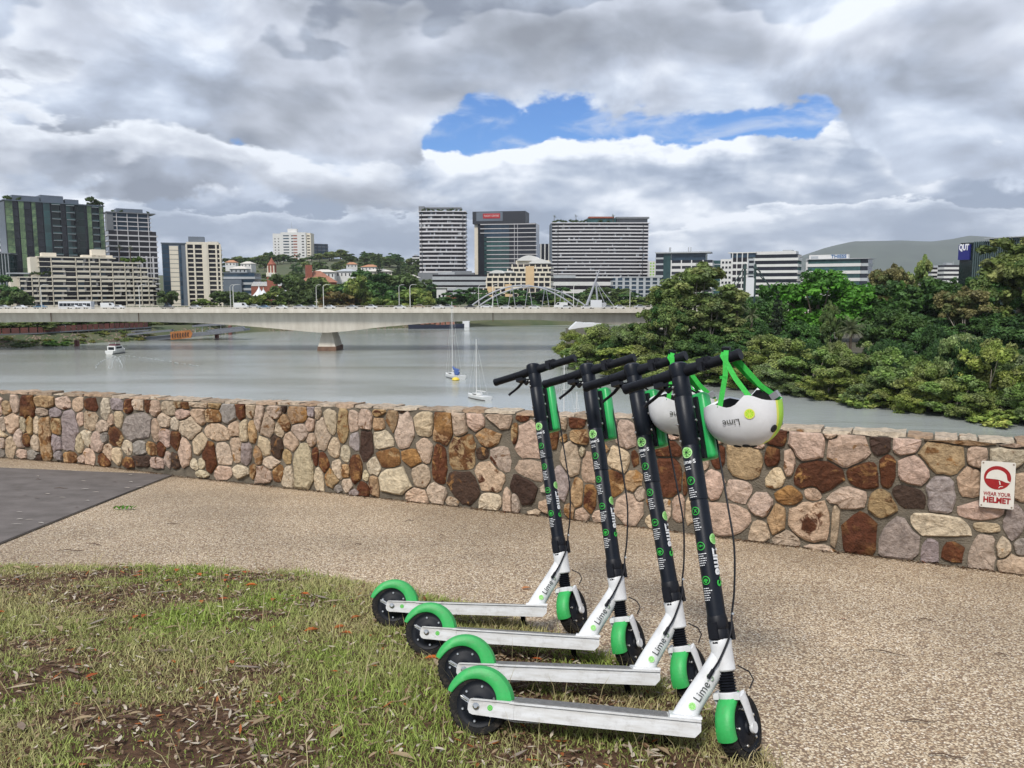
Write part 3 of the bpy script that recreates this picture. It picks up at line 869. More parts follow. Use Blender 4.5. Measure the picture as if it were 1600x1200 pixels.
for i, (cs, ct, rx, ry, c) in enumerate(seeds):
    K = rng.choice([5, 6, 6, 7, 8])
    a0 = rng.uniform(0, 6.28)
    ca = sorted(a0 + 2 * math.pi * (q + rng.uniform(-.28, .28)) / K for q in range(K))
    corner = []
    for a in ca:
        sup = (abs(math.cos(a)) ** 5 + abs(math.sin(a)) ** 5) ** (-1 / 5)
        r = sup * rng.uniform(.98, 1.22)
        corner.append((math.cos(a) * r, math.sin(a) * r))
    near = [j for j in range(len(seeds)) if j != i and abs(SD[j, 0] - cs) < rx + SD[j, 2] + .1 and abs(SD[j, 1] - ct) < ry + SD[j, 3] + .1]
    hmax = wall_h(cs) - .028
    rad = []
    angs = []
    for q in range(K):
        a1, a2 = ca[q], ca[(q + 1) % K] + (2 * math.pi if q == K - 1 else 0)
        angs += [a1, a1 + (a2 - a1) / 3, a1 + (a2 - a1) * 2 / 3]
    NANG = len(angs)
    for a in angs:
        dx, dy = math.cos(a), math.sin(a)
        rr = 9.
        for (x1, y1), (x2, y2) in zip(corner, corner[1:] + corner[:1]):   # ray against the stone's rough polygon
            ex, ey = x2 - x1, y2 - y1
            den = dx * ey - dy * ex
            if abs(den) < 1e-9: continue
            k = (x1 * ey - y1 * ex) / den; t = (x1 * dy - y1 * dx) / den
            if k > 0 and -1e-6 <= t <= 1 + 1e-6: rr = min(rr, k)
        rr = min(rr, 1.6) * rng.uniform(.96, 1.04)
        for step in range(1, 41):                                        # stop half-way to the neighbours
            k = rr * step / 40
            px_, py_ = cs + dx * k * rx, ct + dy * k * ry
            if any(math.hypot((px_ - SD[j, 0]) / SD[j, 2], (py_ - SD[j, 1]) / SD[j, 3]) < k for j in near):
                rr = rr * (step - 1) / 40
                break
        L_ = rr * math.hypot(dx * rx, dy * ry)
        L_ = max(L_ - .0045, .012)
        px_, py_ = dx * rx, dy * ry
        nn = math.hypot(px_, py_)
        px_, py_ = px_ / nn * L_, py_ / nn * L_
        py_ = min(py_, hmax - ct); py_ = max(py_, .004 - ct)
        rad.append((px_, py_))
    org = wall_pt(cs, ct, 0)
    prot = rng.uniform(.014, .034)
    mb = MB(); vv = []
    tx, ty = rng.uniform(-.25, .25), rng.uniform(-.25, .25)
    for sc2, dep in ((1.0, -.03), (.985, prot * .55), (.86, prot)):
        for (px_, py_) in rad:
            d2 = dep if dep < 0 else dep + (rng.uniform(-.008, .006) + (px_ * tx + py_ * ty) * .12 if sc2 < .98 else 0)
            vv.append(wall_pt(cs + px_ * sc2, ct + py_ * sc2, d2) - org)
    vv.append(wall_pt(cs + rng.uniform(-.3, .3) * rx, ct + rng.uniform(-.3, .3) * ry, prot + rng.uniform(-.004, .012)) - org)
    ff = []
    for ring in range(2):
        for q in range(NANG):
            q2 = (q + 1) % NANG
            ff.append((ring * NANG + q, ring * NANG + q2, (ring + 1) * NANG + q2, (ring + 1) * NANG + q))
    ff += [(2 * NANG + q, 2 * NANG + (q + 1) % NANG, 3 * NANG) for q in range(NANG)]
    mb.add(vv, ff)
    o = mb.build('stone', M_stone, wall, Matrix.Translation(org), smooth=True, sharp=16)
    (r_, g_, b_), al = STONE[c]
    k = rng.uniform(.85, 1.15)
    o.color = (r_ * k * rng.uniform(.94, 1.06), g_ * k, b_ * k * rng.uniform(.92, 1.08), min(1, max(0, al + rng.uniform(-.12, .12))))
# mortar
mb = MB(); vv, ff = [], []
S_all = [SEG[0]] + [SEG[0] + (SEG[-1] - SEG[0]) * q / 90 for q in range(1, 91)]
for s_ in S_all:
    h_ = wall_h(s_) - .022
    for t, dep in ((-.05, 0.0), (h_ * .5, 0.003), (h_, -.004), (h_, -.20), (-.3, -.20)):
        vv.append(wall_pt(s_, t, dep))
for i in range(len(S_all) - 1):
    for j in range(4):
        a = i * 5 + j
        ff.append((a, a + 5, a + 6, a + 1))
mb.add(vv, ff)
mb.build('mortar', pmat('mortar', (.215, .185, .142), rough=.95, c2=(.115, .10, .078), scale=7, bump=.7, bscale=90, spec=.2), wall)
# coping stones
for row in (0,):
    s_ = SEG[0] + .05
    while s_ < SEG[-1] - .4:
        wd = rng.uniform(.10, .34)
        h_ = wall_h(s_ + wd / 2)
        org = wall_pt(s_ + wd / 2, h_, 0)
        th = rng.uniform(.018, .034)
        fr, bk = (rng.uniform(-.010, .016), -.20) if row == 0 else (-.222, -.43)
        nseg = 5
        pts = [(s_ + .006 + (wd - .012) * q / nseg, fr + rng.uniform(-.013, .008) - (.012 if q in (0, nseg) else 0)) for q in range(nseg + 1)]
        pts += [(s_ + .006 + (wd - .012) * q / nseg, bk + rng.uniform(-.012, .012)) for q in range(nseg, -1, -1)]
        dz = rng.uniform(-.012, .006)
        mb = MB()
        n_ = len(pts)
        lo = [wall_pt(a, wall_h(a) - th + rng.uniform(-.006, .004), b) - org for a, b in pts]
        hi = [wall_pt(a, wall_h(a) + dz + rng.uniform(-.007, .007), b - (.012 if k <= nseg else -.010)) - org for k, (a, b) in enumerate(pts)]
        fs = [(k, (k + 1) % n_, n_ + (k + 1) % n_, n_ + k) for k in range(n_)]
        for q in range(nseg):                      # top and underside as strips
            a, b = q, n_ - 1 - q
            fs.append((n_ + a, n_ + a + 1, n_ + b - 1, n_ + b)); fs.append((a, b, b - 1, a + 1))
        mb.add(lo + hi, fs)
        o = mb.build('coping_stone', M_stone, wall, Matrix.Translation(org))
        c = rng.choice([(.54, .43, .32), (.50, .36, .25), (.58, .48, .36), (.42, .29, .19), (.36, .27, .19), (.5, .4, .3)])
        o.color = (*c, rng.uniform(.1, .35))
        s_ += wd

# leaf and earth crumbs at the wall foot, darkened to draw its shadow line
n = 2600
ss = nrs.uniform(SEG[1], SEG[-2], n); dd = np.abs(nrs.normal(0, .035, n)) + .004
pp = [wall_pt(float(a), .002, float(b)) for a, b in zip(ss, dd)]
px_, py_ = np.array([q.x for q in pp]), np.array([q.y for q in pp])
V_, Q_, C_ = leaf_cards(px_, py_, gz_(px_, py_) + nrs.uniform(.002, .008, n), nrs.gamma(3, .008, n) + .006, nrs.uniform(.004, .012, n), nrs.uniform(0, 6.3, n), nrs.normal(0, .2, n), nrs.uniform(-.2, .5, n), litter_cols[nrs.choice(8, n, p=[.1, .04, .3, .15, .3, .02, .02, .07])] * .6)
tag(link('wall_foot_shadow_litter', fast_mesh('wall_foot_shadow_litter', V_, Q_, foliage_mat('dead_leaves'), C_)), 'leaf crumbs along the foot of the stone wall, darkened as its shadow line', 'litter', kind='stuff')

# ------------------------------------------------------------------ the sign on the wall
M_plate = pmat('enamel_white', (.68, .66, .60), rough=.4, var=.05, scale=12)
M_red = pmat('enamel_red', (.30, .012, .016), rough=.4, var=.15, scale=30)
M_steel = pmat('steel', (.55, .55, .54), rough=.3, metal=1.0, var=.1)
s0, t0, k0 = wall_hit(1557.5, 754.5)
p0, d0_, n0_ = wall_frame(s0)
org = wall_pt(s0, t0, .062)
sx = Vector((d0_.x, d0_.y, (gz_(*(p0 + d0_)) - gz_(*p0)) * .75)).normalized()
sn = Vector((n0_.x, n0_.y, 0)).normalized()
sy = sn.cross(sx).normalized(); sn = sx.cross(sy)
SM = Matrix((sx, sy, sn)).transposed().to_4x4()
SM.translation = org
sign = empty('helmet_sign', SM)
tag(sign, 'white rectangular sign with red helmet emblem reading wear your helmet, screwed to the wall', 'sign')
hw_, hh_ = .092, .148
poly = []
for (cx, cy, a0) in ((hw_ - .008, hh_ - .008, 0), (-hw_ + .008, hh_ - .008, 90), (-hw_ + .008, -hh_ + .008, 180), (hw_ - .008, -hh_ + .008, 270)):
    for q in range(4):
        a = R(a0 + q * 30)
        poly.append((cx + .008 * math.cos(a), cy + .008 * math.sin(a)))
MB().prism(poly, -.004, 0, None).build('plate', M_plate, sign)
ec = (-.002, .046)
emb = MB().prism([(ec[0] + .073 * math.cos(q * math.pi / 18), ec[1] + .075 * math.sin(q * math.pi / 18)) for q in range(36)], 0.0004, .0018).build('emblem', M_red, sign)
dome = [(-.066, .038)] + [(-.005 + .058 * math.cos(a), .040 + .058 * math.sin(a)) for a in [math.pi - q * math.pi / 12 for q in range(0, 11)]] + [(.052, .034), (.068, .022), (.066, .018), (.045, .02), (.022, .030), (-.002, .036), (-.03, .037)]
MB().prism(dome, .0019, .0032).build('helmet_shape', M_plate, emb)
MB().prism([(.006, .028), (.013, .024), (.017, .004), (.011, .003)], .0019, .003).build('chin_strap', M_plate, emb)
MB().prism([(.008, -.02), (.014, -.011), (.03, -.008), (.031, -.005), (.013, -.006), (.006, -.016)], .0019, .003).build('chin_line', M_plate, emb)
for body, size, y_, bd in (('WEAR YOUR', .0335, -.060, .0006), ('HELMET', .049, -.099, .0022)):
    me = text_mesh(body, size, M_red, extrude=.0008, bold=bd)
    xs_ = [v_.co.x for v_ in me.vertices]
    k = .146 / (max(xs_) - min(xs_))
    me.name = 'lettering'
    link('lettering', me, sign, Matrix.Translation((0, y_, .0013)) @ Matrix.Diagonal((k, 1.0, 1, 1)))
for sx_, sy_ in ((-1, 1), (1, 1), (-1, -1), (1, -1)):
    MB().lathe([(.005, 0), (.005, .002), (.003, .0032)], 10).build('screw', pmat('rusty_screw', (.22, .16, .12), rough=.6), sign, Matrix.Translation((sx_ * (hw_ - .011), sy_ * (hh_ - .012), 0)))

# ================================================================== THE SCOOTERS
M_black = pmat('black_plastic', (.007, .008, .012), rough=.5, var=.25, scale=40, spec=.28)
M_stemb = pmat('dark_paint', (.0045, .007, .013), rough=.42, var=.2, scale=25, spec=.3, bump=.05, bscale=300)
M_rubber = pmat('tyre_rubber', (.010, .0105, .012), rough=.8, spec=.2, var=.3, scale=30, bump=.3, bscale=200, c2=(.026, .024, .021), dirt=.5)
M_hub = pmat('hub_black', (.006, .008, .013), spec=.25, rough=.55, var=.3, scale=20)
M_white = pmat('white_paint', (.78, .79, .80), dirt=.18, rough=.35, var=.06, scale=14, c2=(.60, .60, .60))
M_alu = pmat('white_alloy', (.68, .69, .70), dirt=.35, rough=.42, c2=(.52, .51, .49), scale=11, spec=.5, aniso=(1, 6, 6))
M_grip = pmat('grip_tape', (.20, .195, .19), rough=.95, var=.25, scale=60, bump=.5, bscale=400)
M_green = pmat('scooter_green', (.035, .44, .10), dirt=.3, rough=.5, var=.14, scale=16, bump=.06, bscale=120, c2=(.028, .33, .075))
M_greenb = pmat('battery_green', (.03, .42, .11), rough=.35, var=.1, scale=12)
M_lime = pmat('decal_lime', (.42, .74, .30), rough=.5, var=.05)
M_limed = pmat('decal_lime_flesh', (.22, .56, .13), rough=.5, var=.05)
M_ring = pmat('decal_green', (.03, .42, .05), rough=.5, var=.05)
M_dwhite = pmat('decal_white', (.78, .79, .80), rough=.5, var=.05)
M_ddark = pmat('decal_dark', (.05, .055, .05), rough=.5, var=.05)
M_bolt = pmat('zinc_bolt', (.68, .68, .66), rough=.28, metal=1.0, var=.1)
M_cablew = pmat('cable_grey', (.42, .42, .41), rough=.4, metal=.6, var=.1)

TAU, AX, AZ, SL, FORKL = .159, .7515, .35, .918, .831
U_AX = Vector((-math.sin(TAU), 0, math.cos(TAU)))
A_PT = Vector((AX, 0, AZ))
def steer_M(st):
    """frame of the steered parts: z up the stem, x forward, y to the rider's left; origin at the top of the head tube"""
    return Matrix.Translation(A_PT) @ Matrix.Rotation(-TAU, 4, 'Y') @ Matrix.Rotation(st, 4, 'Z')
_v = Vector((FORKL, 0, .1)) - A_PT
FWX, FWZ = _v.x * math.cos(TAU) + _v.z * math.sin(TAU), _v.dot(U_AX)

SMESH = {}
def cached(name, fn):
    if name not in SMESH:
        SMESH[name] = fn()
    return SMESH[name]

def arc_fender(r_out, w_, a0, a1, skirt, n=22, thick=.003):
    """mudguard bent round the y axis; skirt(t) says how far its sides come down"""
    mb = MB(); prof_n = 9; vv = []
    for i in range(n + 1):
        t = i / n
        a = R(a0 + (a1 - a0) * t)
        sk = skirt(t)
        pts = []
        for j in range(prof_n):
            q = j / (prof_n - 1) * 2 - 1
            yy = w_ / 2 * math.copysign(min(1, abs(q) / .62), q) if abs(q) < .62 else math.copysign(w_ / 2, q)
            drop = 0 if abs(q) < .62 else sk * (abs(q) - .62) / .38
            crown = .010 * (yy / (w_ / 2)) ** 2 if abs(q) < .62 else .010
            pts.append((yy, r_out - crown - drop))
        for yy, r in pts:
            vv.append((r * math.cos(a), yy, r * math.sin(a)))
        for yy, r in pts:
            vv.append(((r - thick) * math.cos(a), yy * .93, (r - thick) * math.sin(a)))
    k = prof_n * 2
    ff = []
    for i in range(n):
        for j in range(prof_n - 1):
            a, b = i * k + j, (i + 1) * k + j
            ff.append((a, a + 1, b + 1, b)); a += prof_n; b += prof_n
            ff.append((a, b, b + 1, a + 1))
        for j in (0, prof_n - 1):
            a, b = i * k + j, (i + 1) * k + j
            ff.append((a, b, b + prof_n, a + prof_n))
    for i in (0, n):
        for j in range(prof_n - 1):
            a = i * k + j
            ff.append((a, a + 1, a + 1 + prof_n, a + prof_n))
    return mb.add(vv, ff)

YAX = Matrix.Rotation(-math.pi / 2, 4, 'X')      # turns a z lathe on to the y axis
def tyre_mesh(R_, w_):
    mb = MB().lathe([(R_ * .70, -w_ * .44), (R_ * .86, -w_ * .5), (R_ * .95, -w_ * .44), (R_ * .99, -w_ * .25), (R_, 0), (R_ * .99, w_ * .25), (R_ * .95, w_ * .44), (R_ * .86, w_ * .5), (R_ * .70, w_ * .44)], 40, YAX, caps=False)
    for k in range(40):                           # tread lugs
        a = 2 * math.pi * k / 40
        for sy in (-1, 1):
            Mx = Matrix.Rotation(a, 4, 'Y')
            mb.box(Mx @ Vector((R_ * .995, sy * w_ * .2, 0)), (.003, w_ * .3, .006), Mx.to_3x3())
    return mb.mesh('tyre', M_rubber, True)
def hub_mesh(R_, w_):
    return MB().lathe([(.012, -w_ * .62), (.020, -w_ * .62), (.024, -w_ * .52), (R_ * .46, -w_ * .50), (R_ * .52, -w_ * .42), (R_ * .64, -w_ * .40), (R_ * .72, -w_ * .46), (R_ * .72, w_ * .46), (R_ * .64, w_ * .40), (R_ * .52, w_ * .42), (R_ * .46, w_ * .50), (.024, w_ * .52), (.020, w_ * .62), (.012, w_ * .62)], 36, YAX).mesh('wheel', M_hub, True)

def lime_disc(r, mats):
    mb = MB().prism([(r * math.cos(2 * math.pi * k / 24), r * math.sin(2 * math.pi * k / 24)) for k in range(24)], 0, .0006, None, 0)
    for k in range(8):
        a0, a1 = 2 * math.pi * (k + .12) / 8, 2 * math.pi * (k + .88) / 8
        mb.prism([(.14 * r * math.cos((a0 + a1) / 2), .14 * r * math.sin((a0 + a1) / 2))] + [(.78 * r * math.cos(a), .78 * r * math.sin(a)) for a in (a0, (a0 + a1) / 2, a1)], .0006, .0009, None, 1)
    return mb.mesh('lime_logo', mats)

def wrap_stem(me, ang, z, rx=.0298, ry=.0335, rot=0.0, lift=.0012):
    """lay a flat decal round the oval stem at the angle ang (0 = forward), height z"""
    c, s = math.cos(rot), math.sin(rot)
    ca, sa = math.cos(ang), math.sin(ang)
    r0 = math.hypot(rx * ca, ry * sa)
    for v in me.vertices:
        x, y = v.co.x * c - v.co.y * s, v.co.x * s + v.co.y * c
        a = ang + x / r0
        l_ = lift + v.co.z
        v.co = ((ry + l_) * math.cos(a), (rx + l_) * math.sin(a), z + y)
    me.update()
    return me

BACK = math.pi                                    # the side facing the rider
SIDE = -math.pi / 2                               # the rider's right-hand side
def ring_icon(body, r=.0135):
    mb = MB(); n = 24; vv = []
    for k in range(n):
        a = 2 * math.pi * k / n
        vv += [(r * math.cos(a), r * math.sin(a), 0), (r * .82 * math.cos(a), r * .82 * math.sin(a), 0)]
    mb.add(vv, [(2 * k, 2 * ((k + 1) % n), 2 * ((k + 1) % n) + 1, 2 * k + 1) for k in range(n)])
    if body == 'helmet':
        mb.add([(.0078 * math.cos(math.pi * k / 8), -.002 + .0075 * math.sin(math.pi * k / 8), 0) for k in range(9)] + [(-.010, -.004, 0)], [tuple(range(10))])
        mb.add([(-.004, -.004, 0), (.004, -.004, 0), (.002, -.008, 0), (-.002, -.008, 0)], [(0, 1, 2, 3)])
        return mb.mesh('icon', M_ring)
    t = text_mesh(body, .016 if len(body) == 1 else .0105, M_ring, bold=.0004)
    b = len(mb.v)
    mb.add([tuple(v.co) for v in t.vertices], [tuple(p.vertices) for p in t.polygons])
    return mb.mesh('icon', M_ring)
def text_lines(n, w_=.034, seed=0):
    r_ = random.Random(seed); mb = MB()
    for k in range(n):
        y = -k * .0072
        x = -w_ / 2 + r_.uniform(0, .004)
        end = w_ / 2 - r_.uniform(0, .012)
        while x < end:                              # words of fine print
            wl_ = r_.uniform(.003, .008)
            mb.add([(x, y, 0), (min(x + wl_, end), y, 0), (min(x + wl_, end), y + .0025, 0), (x, y + .0025, 0)], [(0, 1, 2, 3)])
            x += wl_ + .0014
    return mb.mesh('fine_print', M_dwhite)

def stem_decals():
    out = []
    out.append(('lime_logo', wrap_stem(lime_disc(.0185, [M_lime, M_limed]), BACK, .600)))
    t = text_mesh('Lime·S', .0185, M_dwhite, bold=.0003)
    out.append(('lettering', wrap_stem(t, BACK, .568)))
    out.append(('fine_print', wrap_stem(text_lines(2, .03, 1), BACK, .550)))
    for z, ic, nl, sd in ((.505, 'P', 5, 2), (.405, 'X', 6, 3), (.292, '18+', 6, 4), (.184, 'helmet', 6, 5)):
        out.append(('icon', wrap_stem(ring_icon(ic), BACK, z)))
        out.append(('fine_print', wrap_stem(text_lines(nl, .031, sd), BACK, z - .026)))
    out.append(('lime_logo', wrap_stem(lime_disc(.0175, [M_lime, M_limed]), SIDE, .312)))
    t = text_mesh('Lime', .044, M_dwhite, align='LEFT', bold=.0014)
    out.append(('lettering', wrap_stem(t, SIDE, .285, rot=-math.pi / 2)))
    t = text_mesh('·S', .044, M_ring, align='LEFT', bold=.0012)
    out.append(('lettering', wrap_stem(t, SIDE, .194, rot=-math.pi / 2)))
    return out

def fork_mesh():
    mb = MB()
    mb.lathe([(.027, -.176), (.031, -.172), (.031, -.157), (.027, -.153)], 20)
    for sy in (-1, 1):
        mb.box((.004, sy * .024, -.165), (.044, .042, .019))
        p = [(.0, sy * .043, -.158), (FWX * .35, sy * .0445, -.185), (FWX * .75, sy * .0445, -.225), (FWX, sy * .0445, FWZ)]
        mb.tube(p, [.020, .0195, .018, .0165], 10, flat=.40, ref=(1, 0, 0))
        mb.lathe([(.017, -.006), (.0185, -.003), (.0185, .003), (.016, .006)], 16, Matrix.Translation((FWX, sy * .0455, FWZ)) @ YAX)
    return mb.mesh('fork', M_white, True)

def deck_mesh():
    mb = MB()
    mb.span((.105, -.066, .066), (.672, .066, .111))
    mb.span((.105, -.0725, .1112), (.690, .0725, .1165))         # proud lip round the top
    mb.add([(.672, -.066, .066), (.672, .066, .066), (.690, .066, .085), (.690, -.066, .085), (.672, -.066, .111), (.672, .066, .111), (.690, .066, .111), (.690, -.066, .111)],
           [(0, 1, 2, 3), (4, 7, 6, 5), (3, 2, 6, 7), (0, 3, 7, 4), (1, 5, 6, 2)])
    for sy in (-1, 1):                                             # rails that carry the rear axle
        y0, y1 = sy * .058, sy * .068
        pr_ = [(.12, .066), (-.010, .070), (-.020, .074), (-.026, .084), (-.026, .100), (-.021, .1145), (-.012, .1175), (.12, .1175)]
        mb.prism([(a, b) for a, b in pr_], min(y0, y1), max(y0, y1), Matrix(((1, 0, 0, 0), (0, 0, 1, 0), (0, 1, 0, 0), (0, 0, 0, 1))))
        mb.span((-.018, sy * .066, .1130), (.105, sy * .0725, .1170))
    return mb.mesh('deck', M_alu)

def neck_mesh():
    mb = MB()
    mb.tube([(.640, 0, .105), (.657, 0, .140), (.690, 0, .195), (.722, 0, .245), (.748, 0, .290), (.757, 0, .315)], [.038, .035, .033, .032, .031, .030], 16, flat=.88, ref=(1, 0, 0))
    Mx = steer_M(0)
    mb.lathe([(.030, -.092), (.0335, -.088), (.0335, -.02), (.035, 0), (.033, .004)], 20, Mx)
    mb.span((.598, -.052, .1166), (.694, .052, .1235))
    return mb.mesh('neck', M_white, True)

def bar_mesh():
    mb = MB(); zb = SL - .032
    mb.tube([(0, -.22, zb), (0, -.1, zb), (0, -.05, zb), (0, .05, zb), (0, .1, zb), (0, .225, zb)], [.0145, .017, .021, .021, .017, .0145], 14, ref=(0, 0, 1))
    for y in (-.110, -.094, .094, .110, -.075, .075):
        mb.tube([(0, y - .004, zb), (0, y + .004, zb)], .0188, 14, ref=(0, 0, 1))
    return mb.mesh('handlebar', M_black, True)
def grip_mesh(s):
    mb = MB(); zb = SL - .032
    ys = [.116 + .0115 * k for k in range(9)]
    path, rad = [], []
    for k, y in enumerate(ys):
        path += [(0, s * y, zb), (0, s * (y + .008), zb)]; rad += [.0176, .0185]
    path.append((0, s * .228, zb)); rad.append(.0196)
    path.append((0, s * .233, zb)); rad.append(.019)
    mb.tube(path, rad, 16, ref=(0, 0, 1))
    return mb.mesh('grip', M_black, True)
def lever_mesh():
    zb = SL - .032
    mb = MB().tube([(.028, .078, zb - .022), (.040, .10, zb - .03), (.052, .13, zb - .042), (.058, .16, zb - .052), (.060, .19, zb - .062), (.058, .198, zb - .068)], [.008, .0075, .0068, .006, .006, .0065], 8)
    return mb.mesh('brake_lever', M_black, True)
def lever_mount():
    zb = SL - .032
    mb = MB().box((.008, .085, zb - .016), (.035, .04, .034))
    mb.tube([(.0, .04, zb - .045), (.012, .06, zb - .05), (.022, .08, zb - .028)], [.008, .009, .008], 8)
    return mb.mesh('lever_mount', M_black, True)
def throttle_mesh():
    zb = SL - .032
    mb = MB().box((0, -.092, zb + .004), (.036, .03, .040)).box((-.022, -.098, zb - .010), (.018, .012, .03))
    mb.box((-.004, -.118, zb + .014), (.026, .016, .018))
    return mb.mesh('throttle', M_black)
def dash_mesh():
    zb = SL - .032
    mb = MB().lathe([(.030, zb - .02), (.036, zb + .008), (.034, zb + .026), (.026, zb + .032)], 20, None, 0, 1.15, .95)
    return mb.mesh('dashboard', M_stemb, True)
def stem_mesh():
    mb = MB()
    pf = [(.0330, .060), (.0330, .435)]
    for z in (.4400,):
        pf += [(.0315, z), (.0315, z + .003), (.0345, z + .0035)]
    pf += [(.0345, .62), (.0330, .623), (.0330, .626), (.0352, .629), (.0352, .790), (.0336, .793), (.0336, .796), (.0350, .799), (.0340, .850), (.0320, SL - .014)]
    mb.lathe(pf, 28, None, 0, .98, .87)
    return mb.mesh('stem', M_stemb, True)
def collar_mesh():
    mb = MB().lathe([(.0345, -.012), (.0365, -.008), (.0365, .030), (.0350, .033), (.0365, .036), (.0365, .058), (.035, .070), (.033, .076)], 24, None, 0, .95, .88)
    mb.box((.030, -.026, .025), (.02, .014, .055)).box((-.036, 0, .03), (.012, .03, .05))
    return mb.mesh('folding_collar', M_black, True)
def bellows_mesh():
    pf = []
    for k in range(8):
        z = -.156 + k * .0082
        pf += [(.0225, z), (.0285, z + .0041)]
    pf.append((.0225, -.0904))
    return MB().lathe(pf, 20).mesh('bellows', M_black, True)
def battery_mesh():
    bm = bmesh.new()
    bmesh.ops.create_cube(bm, size=1.0)
    for v in bm.verts:
        v.co = Vector((.050 * v.co.x + .082, .080 * v.co.y - .010, .236 * v.co.z + .700))
    bmesh.ops.bevel(bm, geom=list(bm.edges), offset=.0155, segments=4, profile=.5, affect='EDGES')
    me = bpy.data.meshes.new('battery'); bm.to_mesh(me); bm.free()
    me.materials.append(M_greenb)
    me.polygons.foreach_set('use_smooth', [True] * len(me.polygons))
    return me
def bracket_mesh():
    mb = MB()
    for z in (.60, .69, .78):
        mb.box((.037, 0, z), (.022, .05, .03))
    mb.box((.041, -.024, .69), (.014, .012, .215))
    return mb.mesh('battery_bracket', M_black)

def make_scooter(x, y, yaw, steer, lean, label):
    z = gz_(x, y)
    n = Vector((-GA, -GB, 1)).normalized()
    ex = Vector((math.cos(yaw), math.sin(yaw), 0)); ex = (ex - n * ex.dot(n)).normalized()
    ey = n.cross(ex)
    M = (Matrix((ex, ey, n)).transposed() @ Matrix.Rotation(lean, 3, 'X')).to_4x4()
    M.translation = Vector((x, y, z + .012))
    root = empty('electric_scooter', M)
    tag(root, label, 'scooter', 'scooters parked in a row at the edge of the lawn')
    S = steer_M(steer)
    T = Matrix.Translation
    deck = link('deck', cached('deck', deck_mesh), root)
    link('grip_mat', cached('mat', lambda: MB().span((.112, -.060, .1166), (.592, .060, .1190)).mesh('grip_mat', M_grip)), deck)
    link('logo_dot', cached('dot', lambda: lime_disc(.0085, [M_ring, M_limed])), deck, T((.045, -.0682, .094)) @ Matrix.Rotation(math.pi / 2, 4, 'X'))
    link('axle_nut', cached('anut', lambda: MB().lathe([(.0105, 0), (.0105, .005), (.006, .009)], 12).mesh('axle_nut', M_bolt)), deck, T((0, -.0685, .096)) @ Matrix.Rotation(math.pi / 2, 4, 'X'))
    rw = link('rear_wheel', cached('rhub', lambda: hub_mesh(.098, .062)), root, T((0, 0, .098)))
    link('tyre', cached('rtyre', lambda: tyre_mesh(.098, .056)), rw)
    bolt = cached('bolt', lambda: MB().lathe([(.0050, -.002), (.0050, .002), (.0034, .004)], 8).mesh('bolt', M_bolt))
    rb = random.Random(int(x * 1000))
    ph = rb.uniform(0, 6)
    for k in range(6):
        a = ph + k * math.pi / 3
        link('bolt', bolt, rw, T((.053 * math.cos(a), -.0275, .053 * math.sin(a))) @ Matrix.Rotation(math.pi / 2, 4, 'X'))
    link('brake_arm', cached('brarm', lambda: MB().box((-.030, -.034, .006), (.055, .006, .012), Matrix.Rotation(R(28), 3, 'Y')).tube([(-.058, -.037, .020), (-.035, -.037, .008)], .0035, 8).mesh('brake_arm', M_bolt)), rw)
    link('rear_fender', cached('rfend', lambda: arc_fender(.1135, .066, 6, 163, lambda t: .034 * (1 - t) ** .75 * (1 if t > .06 else 1.0) + .008).mesh('rear_fender', M_green, True)), root, T((0, 0, .098)))
    MB().tube([(-.052, -.038, .116), (-.02, -.040, .100), (.02, -.042, .083), (.06, -.040, .067), (.12, -.030, .056), (.20, -.02, .058)], .0022, 6).build('rear_brake_cable', M_cablew, root, smooth=True)
    neck = link('neck', cached('neck', neck_mesh), root)
    # the name along the neck, on both sides
    def neck_decal(me, name, d, off=0.0):
        for sy in (-1,):
            a, b = Vector((.660, 0, .142)), Vector((.738, 0, .272))
            ax = (b - a).normalized(); up_ = Vector((-ax.z, 0, ax.x))
            Mx = Matrix((ax, up_, Vector((0, -1, 0)))).transposed().to_4x4()
            Mx.translation = a + ax * d + up_ * off + Vector((0, -.0315, 0))
            link(name, me, neck, Mx)
    neck_decal(cached('nlogo', lambda: lime_disc(.0112, [M_lime, M_limed])), 'lime_logo', .010)
    neck_decal(cached('nlime', lambda: text_mesh('Lime', .034, M_ddark, align='LEFT', extrude=.0003)), 'lettering', .030, -.002)
    neck_decal(cached('ns', lambda: text_mesh('·S', .034, pmat('decal_grey', (.16, .24, .15)), align='LEFT', extrude=.0003)), 'lettering', .096, -.002)
    fork = link('fork', cached('fork', fork_mesh), root, S)
    link('front_bellows', cached('bellows', bellows_mesh), root, S)
    fw = link('front_wheel', cached('fhub', lambda: hub_mesh(.100, .058)), root, S @ T((FWX, 0, FWZ)))
    link('tyre', cached('ftyre', lambda: tyre_mesh(.100, .052)), fw)
    for k in range(5):
        a = ph + k * 2 * math.pi / 5
        link('bolt', bolt, fw, T((.054 * math.cos(a), -.026, .054 * math.sin(a))) @ Matrix.Rotation(math.pi / 2, 4, 'X'))
    link('front_fender', cached('ffend', lambda: arc_fender(.1125, .060, 98, 196, lambda t: .010 + .012 * t).mesh('front_fender', M_green, True)), root, S @ T((FWX, 0, FWZ)))
    link('folding_collar', cached('collar', collar_mesh), root, S)
    stem = link('stem', cached('stem', stem_mesh), root, S)
    for nm, me in cached('decals', stem_decals):
        link(nm, me, stem)
    for (a, zz) in ((BACK - .55, .805), (BACK - .55, .832), (BACK - .75, .70), (BACK - .70, .642), (SIDE + .25, .71), (SIDE + .3, .645), (SIDE + .15, .755)):
        link('screw', bolt, stem, T((.0348 * math.cos(a), .0309 * math.sin(a), zz)) @ Matrix.Rotation(a, 4, 'Z') @ Matrix.Rotation(math.pi / 2, 4, 'Y'))
    link('battery_bracket', cached('bracket', bracket_mesh), root, S)
